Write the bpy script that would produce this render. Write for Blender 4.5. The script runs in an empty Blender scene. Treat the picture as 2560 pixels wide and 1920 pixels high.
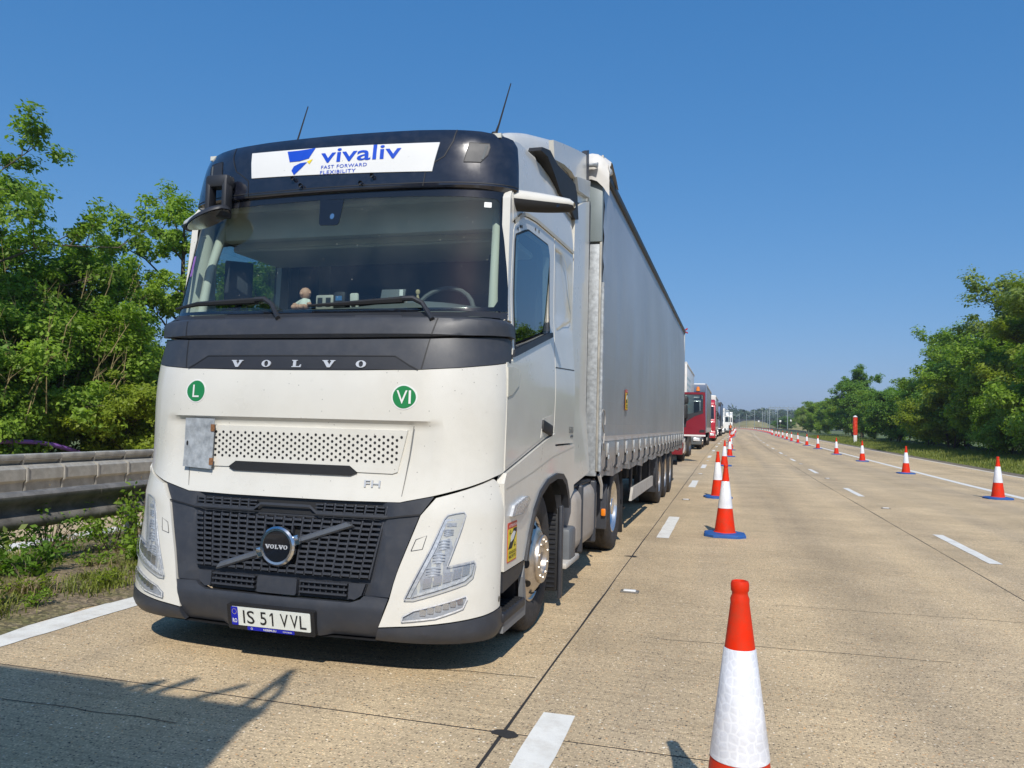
import bpy, bmesh, math, random
import numpy as np
from mathutils import Vector, Matrix

RND = random.Random(11)
scene = bpy.context.scene
COL = scene.collection
PI = math.pi

# ------------------------------------------------------------------ camera
def basis(yaw, pitch, roll):
    cy, sy, cp, sp = math.cos(yaw), math.sin(yaw), math.cos(pitch), math.sin(pitch)
    fwd = Vector((-sy * cp, cy * cp, sp)); right = Vector((cy, sy, 0)); up = right.cross(fwd)
    r = right * math.cos(roll) + up * math.sin(roll)
    u = up * math.cos(roll) - right * math.sin(roll)
    return r, u, fwd
cam_data = bpy.data.cameras.new('camera'); cam = bpy.data.objects.new('camera', cam_data); COL.objects.link(cam)
_r, _u, _f = basis(.2709, .0495, .0255)
cam.matrix_world = Matrix(((_r.x, _u.x, -_f.x, .7918), (_r.y, _u.y, -_f.y, 0), (_r.z, _u.z, -_f.z, 1.466), (0, 0, 0, 1)))
cam_data.sensor_width = 36; cam_data.lens = 27.208
cam_data.clip_start = .05; cam_data.clip_end = 6000
scene.camera = cam

# ------------------------------------------------------------------ sky, sun, exposure
SUN = Vector((.29, -1.03, 1.0)).normalized()
world = bpy.data.worlds.new('World'); scene.world = world; world.use_nodes = True
wn = world.node_tree.nodes; wl = world.node_tree.links
bg = wn['Background']
sky = wn.new('ShaderNodeTexSky'); sky.sky_type = 'NISHITA'; sky.sun_disc = False
sky.sun_elevation = math.asin(SUN.z); sky.sun_rotation = math.atan2(SUN.x, SUN.y)
sky.altitude = 0; sky.air_density = 1.0; sky.dust_density = .7; sky.ozone_density = 2.5
# deep early-summer blue: one colour response over the whole sky
_sep = wn.new('ShaderNodeSeparateColor'); _cmb = wn.new('ShaderNodeCombineColor'); wl.new(sky.outputs[0], _sep.inputs[0])
for _i, (_k, _p) in enumerate(((.425, 1.03), (1.2, .6), (2.48, .44))):
    _pw = wn.new('ShaderNodeMath'); _pw.operation = 'POWER'; _pw.inputs[1].default_value = _p; wl.new(_sep.outputs[_i], _pw.inputs[0])
    _mu = wn.new('ShaderNodeMath'); _mu.operation = 'MULTIPLY'; _mu.inputs[1].default_value = _k; wl.new(_pw.outputs[0], _mu.inputs[0]); wl.new(_mu.outputs[0], _cmb.inputs[_i])
wl.new(_cmb.outputs[0], bg.inputs[0]); bg.inputs[1].default_value = .092
sun_d = bpy.data.lights.new('sun', 'SUN'); sun_d.energy = 3.3; sun_d.angle = math.radians(.53); sun_d.color = (1, .955, .88)
sun_o = bpy.data.objects.new('sun', sun_d); COL.objects.link(sun_o)
sun_o.rotation_euler = (-SUN).to_track_quat('-Z', 'Y').to_euler(); sun_o.location = (5, -20, 30)
scene.view_settings.view_transform = 'Standard'; scene.view_settings.look = 'None'
scene.view_settings.exposure = 0.42; scene.view_settings.gamma = 1
scene.render.engine = 'CYCLES'
scene.cycles.max_bounces = 8; scene.cycles.transparent_max_bounces = 16
scene.cycles.diffuse_bounces = 3; scene.cycles.glossy_bounces = 4; scene.cycles.transmission_bounces = 6
scene.cycles.sample_clamp_indirect = 6; scene.cycles.caustics_reflective = False; scene.cycles.caustics_refractive = False
scene.cycles.use_denoising = True

# ------------------------------------------------------------------ materials
MATS = {}
def new_mat(name):
    m = bpy.data.materials.new(name); m.use_nodes = True
    m.node_tree.nodes.clear(); MATS[name] = m
    return m, m.node_tree.nodes, m.node_tree.links
def nd(ns, t, **k):
    n = ns.new(t)
    for a, v in k.items():
        if a.startswith('i_'): n.inputs[a[2:].replace('_', ' ')].default_value = v
        elif a.startswith('n_'): n.inputs[int(a[2:])].default_value = v
        else: setattr(n, a, v)
    return n
def ramp(ns, stops, interp='LINEAR'):
    r = ns.new('ShaderNodeValToRGB'); r.color_ramp.interpolation = interp
    el = r.color_ramp.elements
    while len(el) < len(stops): el.new(.5)
    for e, (p, c) in zip(el, stops):
        e.position = p; e.color = (c, c, c, 1) if isinstance(c, (int, float)) else (*c, 1)
    return r
def mixc(ns, ls, fac, a, b, bt='MIX'):
    m = ns.new('ShaderNodeMix'); m.data_type = 'RGBA'; m.blend_type = bt
    for s, v in ((0, fac), (6, a), (7, b)):
        if hasattr(v, 'links'): ls.new(v, m.inputs[s])
        elif isinstance(v, (int, float)): m.inputs[s].default_value = v
        else: m.inputs[s].default_value = (*v, 1)
    return m.outputs[2]
def pm(name, col, rough=.5, metal=0., var=.12, vs=3., bump=0., bs=60., coat=0., spec=.5, specks=0., spk=60., dirt=None, dirt_amt=.3, coords='Object', sheen=0, dscale=None):
    """painted / plain surface with slight tonal variation, grain, optional dirt specks"""
    m, ns, ls = new_mat(name)
    out = nd(ns, 'ShaderNodeOutputMaterial'); b = nd(ns, 'ShaderNodeBsdfPrincipled')
    ls.new(b.outputs[0], out.inputs[0])
    tc = nd(ns, 'ShaderNodeTexCoord'); co = tc.outputs[coords]
    n1 = nd(ns, 'ShaderNodeTexNoise', i_Scale=vs, i_Detail=5., i_Roughness=.6); ls.new(co, n1.inputs['Vector'])
    r = ramp(ns, [(.3, tuple(c * (1 - var) for c in col)), (.7, tuple(min(1, c * (1 + var)) for c in col))])
    ls.new(n1.outputs[0], r.inputs[0]); c = r.outputs[0]
    if dirt:
        n2 = nd(ns, 'ShaderNodeTexNoise', i_Scale=dscale or vs * 2.3, i_Detail=8., i_Roughness=.7); ls.new(co, n2.inputs['Vector'])
        r2 = ramp(ns, [(.45, 0.), (.75, dirt_amt)]); ls.new(n2.outputs[0], r2.inputs[0])
        c = mixc(ns, ls, r2.outputs[0], c, dirt)
    if specks:
        v = nd(ns, 'ShaderNodeTexVoronoi', i_Scale=spk); ls.new(co, v.inputs['Vector'])
        r3 = ramp(ns, [(.05, 1.), (.12, 0.)]); ls.new(v.outputs['Distance'], r3.inputs[0])
        sp = nd(ns, 'ShaderNodeSeparateColor'); ls.new(v.outputs['Color'], sp.inputs[0])
        gt = nd(ns, 'ShaderNodeMath', operation='LESS_THAN', n_1=specks); ls.new(sp.outputs[0], gt.inputs[0])
        mu = nd(ns, 'ShaderNodeMath', operation='MULTIPLY'); ls.new(r3.outputs[0], mu.inputs[0]); ls.new(gt.outputs[0], mu.inputs[1])
        mu2 = nd(ns, 'ShaderNodeMath', operation='MULTIPLY', n_1=.75); ls.new(mu.outputs[0], mu2.inputs[0])
        c = mixc(ns, ls, mu2.outputs[0], c, (.06, .05, .04))
    ls.new(c, b.inputs['Base Color'])
    nr = nd(ns, 'ShaderNodeMapRange', n_3=max(.02, rough - .08), n_4=min(1, rough + .12)); ls.new(n1.outputs[0], nr.inputs[0])
    ls.new(nr.outputs[0], b.inputs['Roughness'])
    b.inputs['Metallic'].default_value = metal; b.inputs['Coat Weight'].default_value = coat
    b.inputs['Coat Roughness'].default_value = .06
    b.inputs['Specular IOR Level'].default_value = spec
    if bump:
        n3 = nd(ns, 'ShaderNodeTexNoise', i_Scale=bs, i_Detail=4.); ls.new(co, n3.inputs['Vector'])
        bp = nd(ns, 'ShaderNodeBump', i_Strength=bump, i_Distance=.01); ls.new(n3.outputs[0], bp.inputs['Height'])
        ls.new(bp.outputs[0], b.inputs['Normal'])
    return m
def glass(name, tint, rough=.0, base=.0, f0=1.5, dust=0.):
    """thin pane: tinted see-through with a Fresnel mirror coat and a little dust"""
    m, ns, ls = new_mat(name)
    out = nd(ns, 'ShaderNodeOutputMaterial'); t = nd(ns, 'ShaderNodeBsdfTransparent'); g = nd(ns, 'ShaderNodeBsdfGlossy')
    t.inputs[0].default_value = (*tint, 1); g.inputs['Roughness'].default_value = rough
    F0 = ((f0 - 1) / (f0 + 1)) ** 2 + base; mx = nd(ns, 'ShaderNodeMixShader')   # Schlick mirror term, same from both sides
    lw = nd(ns, 'ShaderNodeLayerWeight', i_Blend=.5); fr = nd(ns, 'ShaderNodeMath', operation='POWER', n_1=5.); ls.new(lw.outputs['Facing'], fr.inputs[0])
    ad = nd(ns, 'ShaderNodeMath', operation='MULTIPLY_ADD', n_1=1 - F0, n_2=F0); ls.new(fr.outputs[0], ad.inputs[0])
    ls.new(ad.outputs[0], mx.inputs[0]); ls.new(t.outputs[0], mx.inputs[1]); ls.new(g.outputs[0], mx.inputs[2])
    res = mx.outputs[0]
    if dust:
        d = nd(ns, 'ShaderNodeBsdfDiffuse'); d.inputs[0].default_value = (.7, .68, .6, 1)
        tc = nd(ns, 'ShaderNodeTexCoord'); v = nd(ns, 'ShaderNodeTexVoronoi', i_Scale=27.); ls.new(tc.outputs['Object'], v.inputs['Vector'])
        r = ramp(ns, [(.03, 1.), (.07, 0.)]); ls.new(v.outputs['Distance'], r.inputs[0])
        sp = nd(ns, 'ShaderNodeSeparateColor'); ls.new(v.outputs['Color'], sp.inputs[0])
        lt = nd(ns, 'ShaderNodeMath', operation='LESS_THAN', n_1=.32); ls.new(sp.outputs[0], lt.inputs[0])
        mu = nd(ns, 'ShaderNodeMath', operation='MULTIPLY'); ls.new(r.outputs[0], mu.inputs[0]); ls.new(lt.outputs[0], mu.inputs[1])
        nz = nd(ns, 'ShaderNodeTexNoise', i_Scale=4., i_Detail=6.); ls.new(tc.outputs['Object'], nz.inputs['Vector'])
        nr = nd(ns, 'ShaderNodeMapRange', n_1=.4, n_2=.9, n_3=0., n_4=dust); ls.new(nz.outputs[0], nr.inputs[0])
        mxx = nd(ns, 'ShaderNodeMath', operation='MAXIMUM'); ls.new(mu.outputs[0], mxx.inputs[0]); ls.new(nr.outputs[0], mxx.inputs[1])
        m2 = nd(ns, 'ShaderNodeMixShader'); ls.new(mxx.outputs[0], m2.inputs[0]); ls.new(res, m2.inputs[1]); ls.new(d.outputs[0], m2.inputs[2])
        res = m2.outputs[0]
    ls.new(res, out.inputs[0])
    return m
def leafmat(name, c1, c2, c3=None, trans=.45):
    m, ns, ls = new_mat(name)
    out = nd(ns, 'ShaderNodeOutputMaterial')
    geo = nd(ns, 'ShaderNodeNewGeometry'); tc = nd(ns, 'ShaderNodeTexCoord')
    nz = nd(ns, 'ShaderNodeTexNoise', i_Scale=.9, i_Detail=3.); ls.new(tc.outputs['Object'], nz.inputs['Vector'])
    ad = nd(ns, 'ShaderNodeMath', operation='MULTIPLY_ADD', n_1=.55, n_2=-.05); ls.new(geo.outputs['Random Per Island'], ad.inputs[0])
    a2 = nd(ns, 'ShaderNodeMath', operation='MULTIPLY_ADD', n_1=.5); ls.new(nz.outputs[0], a2.inputs[0]); ls.new(ad.outputs[0], a2.inputs[2])
    st = [(.15, c1), (.75, c2)] + ([(1., c3)] if c3 else [])
    r = ramp(ns, st); ls.new(a2.outputs[0], r.inputs[0])
    d = nd(ns, 'ShaderNodeBsdfPrincipled', i_Roughness=.5); d.inputs['Specular IOR Level'].default_value = .35
    ls.new(r.outputs[0], d.inputs['Base Color'])
    t = nd(ns, 'ShaderNodeBsdfTranslucent')
    tcx = mixc(ns, ls, 1., r.outputs[0], (1.5, 1.6, .45), 'MULTIPLY'); ls.new(tcx, t.inputs[0])
    mx = nd(ns, 'ShaderNodeMixShader', n_0=trans); ls.new(d.outputs[0], mx.inputs[1]); ls.new(t.outputs[0], mx.inputs[2])
    ls.new(mx.outputs[0], out.inputs[0])
    return m

def concrete_mat(name, tint=(1.98, 1.92, 1.73)):
    m, ns, ls = new_mat(name)
    out = nd(ns, 'ShaderNodeOutputMaterial'); b = nd(ns, 'ShaderNodeBsdfPrincipled'); ls.new(b.outputs[0], out.inputs[0])
    geo = nd(ns, 'ShaderNodeNewGeometry'); P = geo.outputs['Position']
    # exposed aggregate: small stones of mixed colour in tan mortar
    v = nd(ns, 'ShaderNodeTexVoronoi', i_Scale=95., i_Randomness=1.); ls.new(P, v.inputs['Vector'])
    sp = nd(ns, 'ShaderNodeSeparateColor'); ls.new(v.outputs['Color'], sp.inputs[0])
    stone = ramp(ns, [(0., (.03, .028, .028)), (.07, (.05, .042, .034)), (.13, (.16, .125, .085)), (.3, (.25, .192, .125)), (.52, (.33, .258, .172)), (.78, (.4, .32, .22)), (.93, (.46, .36, .23)), (.97, (.36, .19, .08)), (1., (.58, .54, .48))])
    ls.new(sp.outputs[0], stone.inputs[0])
    mort = ramp(ns, [(.25, 0.), (.62, 1.)]); ls.new(v.outputs['Distance'], mort.inputs[0])
    c = mixc(ns, ls, mort.outputs[0], stone.outputs[0], (.27, .212, .145))
    # larger stones sprinkled
    v2 = nd(ns, 'ShaderNodeTexVoronoi', i_Scale=34.); ls.new(P, v2.inputs['Vector'])
    s2 = nd(ns, 'ShaderNodeSeparateColor'); ls.new(v2.outputs['Color'], s2.inputs[0])
    k = ramp(ns, [(.16, 1.), (.26, 0.)]); ls.new(v2.outputs['Distance'], k.inputs[0])
    lt = nd(ns, 'ShaderNodeMath', operation='LESS_THAN', n_1=.16); ls.new(s2.outputs[0], lt.inputs[0])
    mu = nd(ns, 'ShaderNodeMath', operation='MULTIPLY'); ls.new(k.outputs[0], mu.inputs[0]); ls.new(lt.outputs[0], mu.inputs[1])
    st2 = ramp(ns, [(0., (.03, .028, .026)), (.35, (.1, .07, .045)), (.5, (.34, .2, .1)), (.8, (.55, .5, .42))], 'CONSTANT'); ls.new(s2.outputs[1], st2.inputs[0])
    c = mixc(ns, ls, mu.outputs[0], c, st2.outputs[0])
    # broad stains, wheel tracks running along the road, brush lines across
    n1 = nd(ns, 'ShaderNodeTexNoise', i_Scale=.8, i_Detail=6., i_Roughness=.62); ls.new(P, n1.inputs['Vector'])
    r1 = ramp(ns, [(.3, .8), (.72, 1.12)]); ls.new(n1.outputs[0], r1.inputs[0])
    c = mixc(ns, ls, 1., c, r1.outputs[0], 'MULTIPLY')
    mp = nd(ns, 'ShaderNodeMapping'); mp.inputs['Scale'].default_value = (.55, .02, .2); ls.new(P, mp.inputs[0])
    n2 = nd(ns, 'ShaderNodeTexNoise', i_Scale=2.2, i_Detail=3.); ls.new(mp.outputs[0], n2.inputs['Vector'])
    r2 = ramp(ns, [(.34, (.84, .85, .88)), (.62, (1.06, 1.05, 1.02))]); ls.new(n2.outputs[0], r2.inputs[0])
    c = mixc(ns, ls, 1., c, r2.outputs[0], 'MULTIPLY')
    mp3 = nd(ns, 'ShaderNodeMapping'); mp3.inputs['Scale'].default_value = (.5, 26, 1); ls.new(P, mp3.inputs[0])
    n3 = nd(ns, 'ShaderNodeTexNoise', i_Scale=2., i_Detail=2.); ls.new(mp3.outputs[0], n3.inputs['Vector'])
    r3 = ramp(ns, [(.3, .84), (.55, 1.04)]); ls.new(n3.outputs[0], r3.inputs[0])
    c = mixc(ns, ls, 1., c, r3.outputs[0], 'MULTIPLY')
    # darker oily strip down the middle of each lane, paler polished tracks beside it
    sx = nd(ns, 'ShaderNodeSeparateXYZ'); ls.new(P, sx.inputs[0])
    mx_ = nd(ns, 'ShaderNodeMath', operation='MULTIPLY_ADD', n_1=1 / 3.7, n_2=.5 + 3.7 / 3.7 * .0); ls.new(sx.outputs[0], mx_.inputs[0])
    fx = nd(ns, 'ShaderNodeMath', operation='FRACT'); ls.new(mx_.outputs[0], fx.inputs[0])
    rx = ramp(ns, [(0., .9), (.12, 1.02), (.26, 1.06), (.42, 1.0), (.5, .97), (.74, 1.06), (.9, 1.), (1., .9)]); ls.new(fx.outputs[0], rx.inputs[0])
    c = mixc(ns, ls, .8, c, rx.outputs[0], 'MULTIPLY')
    # oil drips, sparse
    v4 = nd(ns, 'ShaderNodeTexNoise', i_Scale=3.1, i_Detail=2.); ls.new(P, v4.inputs['Vector'])
    r4 = ramp(ns, [(.7, 0.), (.78, .38)]); ls.new(v4.outputs[0], r4.inputs[0])
    c = mixc(ns, ls, r4.outputs[0], c, (.07, .055, .042))
    c = mixc(ns, ls, 1., c, tint, 'MULTIPLY')
    ls.new(c, b.inputs['Base Color'])
    b.inputs['Roughness'].default_value = .82; b.inputs['Specular IOR Level'].default_value = .3
    bp = nd(ns, 'ShaderNodeBump', i_Strength=.5, i_Distance=.004); ls.new(v.outputs['Distance'], bp.inputs['Height'])
    bp2 = nd(ns, 'ShaderNodeBump', i_Strength=.35, i_Distance=.004); ls.new(n3.outputs[0], bp2.inputs['Height']); ls.new(bp.outputs[0], bp2.inputs['Normal'])
    ls.new(bp2.outputs[0], b.inputs['Normal'])
    return m

def soil_mat():
    m, ns, ls = new_mat('soil')
    out = nd(ns, 'ShaderNodeOutputMaterial'); b = nd(ns, 'ShaderNodeBsdfPrincipled', i_Roughness=.95); ls.new(b.outputs[0], out.inputs[0])
    P = nd(ns, 'ShaderNodeNewGeometry').outputs['Position']
    n1 = nd(ns, 'ShaderNodeTexNoise', i_Scale=1.7, i_Detail=9., i_Roughness=.7); ls.new(P, n1.inputs['Vector'])
    r = ramp(ns, [(.28, (.11, .083, .055)), (.48, (.23, .175, .11)), (.6, (.17, .15, .06)), (.75, (.075, .1, .03))]); ls.new(n1.outputs[0], r.inputs[0])
    v = nd(ns, 'ShaderNodeTexVoronoi', i_Scale=42.); ls.new(P, v.inputs['Vector'])
    sp = nd(ns, 'ShaderNodeSeparateColor'); ls.new(v.outputs['Color'], sp.inputs[0])
    rr = ramp(ns, [(0., .55), (.8, 1.15), (1., 1.6)]); ls.new(sp.outputs[0], rr.inputs[0])
    c = mixc(ns, ls, 1., r.outputs[0], rr.outputs[0], 'MULTIPLY'); ls.new(c, b.inputs['Base Color'])
    n2 = nd(ns, 'ShaderNodeTexNoise', i_Scale=24., i_Detail=6.); ls.new(P, n2.inputs['Vector'])
    bp = nd(ns, 'ShaderNodeBump', i_Strength=.9, i_Distance=.03); ls.new(n2.outputs[0], bp.inputs['Height']); ls.new(bp.outputs[0], b.inputs['Normal'])
    return m
def grass_ground():
    m, ns, ls = new_mat('grass_ground')
    out = nd(ns, 'ShaderNodeOutputMaterial'); b = nd(ns, 'ShaderNodeBsdfPrincipled', i_Roughness=.95); ls.new(b.outputs[0], out.inputs[0])
    P = nd(ns, 'ShaderNodeNewGeometry').outputs['Position']
    n1 = nd(ns, 'ShaderNodeTexNoise', i_Scale=.35, i_Detail=9., i_Roughness=.72); ls.new(P, n1.inputs['Vector'])
    r = ramp(ns, [(.3, (.05, .09, .022)), (.5, (.1, .14, .035)), (.62, (.2, .19, .07)), (.75, (.12, .14, .04))]); ls.new(n1.outputs[0], r.inputs[0])
    ls.new(r.outputs[0], b.inputs['Base Color'])
    return m
M_CONC = concrete_mat('concrete_exposed_aggregate'); M_SOIL = soil_mat(); M_GRASSG = grass_ground()
M_JOINT = pm('joint_sealant', (.028, .025, .022), .8, bump=.4, bs=30)
M_LINE = pm('road_paint', (.80, .775, .70), .65, var=.05, vs=8, dirt=(.42, .35, .26), dirt_amt=.45, dscale=7., bump=.25, bs=120)
M_WHITE = pm('cab_white', (.67, .65, .587), .28, var=.03, vs=2.5, coat=.4, specks=.22, spk=30, dirt=(.44, .4, .32), dirt_amt=.2, dscale=3.)
M_DGREY = pm('dark_grey_plastic', (.034, .038, .048), .46, var=.1, vs=6, bump=.05, bs=300, specks=.05, spk=30, dirt=(.12, .11, .1), dirt_amt=.18)
M_DGREY2 = pm('darker_plastic', (.02, .022, .028), .5, var=.1, vs=6, bump=.05, bs=300)
M_NAVY = pm('visor_gloss', (.009, .011, .02), .16, var=.2, vs=8, coat=.8, specks=.12, spk=40, dirt=(.06, .06, .07), dirt_amt=.25)
M_BLACK = pm('matt_black', (.012, .012, .013), .6, var=.15)
M_FRIT = pm('glass_frit_black', (.008, .009, .013), .12, var=.1, coat=.5)
M_CHROME = pm('chrome', (.62, .63, .65), .14, metal=1, var=.05)
M_ALU = pm('brushed_alloy', (.62, .56, .49), .3, metal=.85, var=.12, vs=9, dirt=(.2, .14, .1), dirt_amt=.45)
M_ALUL = pm('bright_alloy', (.78, .76, .73), .22, metal=.9, var=.06, vs=9)
M_TYRE = pm('tyre_rubber', (.03, .027, .026), .78, var=.25, vs=12, bump=.3, bs=90, dirt=(.14, .11, .085), dirt_amt=.4)
M_RED = pm('lorry_red', (.2, .006, .017), .35, var=.06, coat=.3)
M_RED2 = pm('lorry_bright_red', (.42, .012, .03), .35, var=.06, coat=.3)
M_SILVER = None
M_GALV = pm('galvanised_steel', (.34, .365, .385), .55, metal=.2, var=.3, vs=24, dirt=(.6, .62, .62), dirt_amt=.5, dscale=30)
M_STEEL = pm('weathered_steel', (.44, .42, .37), .55, metal=.2, var=.25, vs=5, dirt=(.2, .17, .13), dirt_amt=.45, dscale=6)
M_STEELD = pm('dirty_beam_steel', (.21, .195, .17), .6, metal=.2, var=.3, vs=5, dirt=(.04, .03, .025), dirt_amt=.7, dscale=8)
M_GREYP = pm('trailer_grey_paint', (.21, .25, .26), .45, var=.06)
M_TARP = pm('white_tarp', (.68, .66, .62), .55, var=.05, vs=3, dirt=(.4, .35, .28), dirt_amt=.35, bump=.15, bs=12)
M_WHITE2 = pm('lorry_white', (.7, .7, .68), .35, var=.03, coat=.2, dirt=(.5, .48, .42), dirt_amt=.15)
M_GWHITE = pm('chassis_white', (.5, .47, .42), .5, var=.1, dirt=(.2, .16, .12), dirt_amt=.5)
M_TANK = pm('tank_plastic_grey', (.4, .36, .315), .45, var=.08, dirt=(.2, .16, .12), dirt_amt=.35)
M_ORANGE = pm('cone_orange', (.72, .026, .003), .5, var=.1, vs=7, dirt=(.3, .07, .035), dirt_amt=.65, dscale=9., bump=.03, bs=60, spec=.2)
M_BLUE = pm('cone_base_blue', (.012, .09, .33), .6, var=.15, vs=10, dirt=(.1, .12, .18), dirt_amt=.5)
M_GREEN = pm('sticker_green', (.012, .2, .06), .4, var=.03)
M_SWHITE = pm('print_white', (.74, .74, .72), .45, var=.02)
M_PLATE = pm('plate_white', (.72, .75, .7), .35, var=.03, dirt=(.4, .38, .3), dirt_amt=.2, dscale=20)
M_PBLUE = pm('plate_blue', (.004, .012, .4), .35, var=.03)
M_LBLUE = pm('logo_blue', (.004, .06, .5), .4, var=.03)
M_YELLOW = pm('print_yellow', (.8, .62, .02), .4, var=.03)
M_PRED = pm('print_red', (.62, .05, .02), .4, var=.03)
M_AMBER = pm('amber_lamp', (.8, .22, .01), .25, var=.05, coat=.5)
M_LAMPR = pm('red_lamp', (.4, .01, .015), .2, var=.05, coat=.5)
M_SIGN = pm('lightbox_white', (.72, .72, .7), .3, var=.02, specks=.1, spk=30)
M_PURPLE = pm('purple_duct', (.33, .15, .58), .4, var=.06)
M_WOOD = pm('grey_timber', (.2, .17, .13), .85, var=.3, vs=12, bump=.4, bs=40)
M_BARK = pm('bark', (.085, .067, .048), .9, var=.4, vs=9, bump=.8, bs=25, dirt=(.2, .16, .05), dirt_amt=.35)
M_GLASS = glass('windscreen_glass', (.77, .86, .82), f0=1.5, base=.045, dust=.03)
M_SGLASS = glass('side_glass', (.4, .5, .5), f0=1.7, base=.16)
M_LENS = glass('lamp_lens', (.86, .88, .9), f0=1.45, base=.03)
M_LAMPIN = pm('lamp_reflector', (.8, .81, .83), .25, metal=.4, var=.25, vs=40)
M_LAMPD = pm('lamp_housing', (.46, .47, .49), .3, metal=.15, var=.18, vs=30)
M_INT_L = pm('interior_beige', (.58, .58, .52), .7, var=.06)
M_INT_D = pm('interior_dark', (.022, .028, .042), .7, var=.1)
M_INT_M = pm('interior_grey', (.11, .12, .125), .7, var=.1)
M_LETTER = pm('silver_letter', (.55, .57, .6), .4, metal=.25, var=.04)
M_STONE = pm('pale_stone', (.42, .38, .32), .9, var=.25, vs=14, bump=.5, bs=20)
M_TWIG = pm('sunlit_twig_bark', (.3, .235, .11), .85, var=.3, vs=8)  # paler than the trunk bark: sunlight on the twigs put into the colour
L_ASH = leafmat('leaves_ash', (0.111, 0.187, 0.029), (0.253, 0.388, 0.050), (0.357, 0.465, 0.062))
L_DARK = leafmat('leaves_dark_shrub', (0.073, 0.151, 0.022), (0.188, 0.333, 0.040), (0.276, 0.422, 0.056))
L_MID = leafmat('leaves_hazel', (0.128, 0.215, 0.026), (0.289, 0.424, 0.048), (0.416, 0.522, 0.062))
L_GREY = leafmat('leaves_willow', (0.155, 0.224, 0.057), (0.310, 0.382, 0.103), (0.402, 0.461, 0.123))
L_LIME = leafmat('leaves_lime', (0.150, 0.207, 0.020), (0.294, 0.364, 0.034), (0.389, 0.414, 0.047))
L_GRASS = leafmat('grass_blades', (.12, .16, .027), (.26, .28, .052), (.45, .37, .11), trans=.25)
L_DRY = leafmat('dry_stalks', (.2, .14, .07), (.3, .23, .12), (.15, .17, .05), trans=.15)

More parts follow.
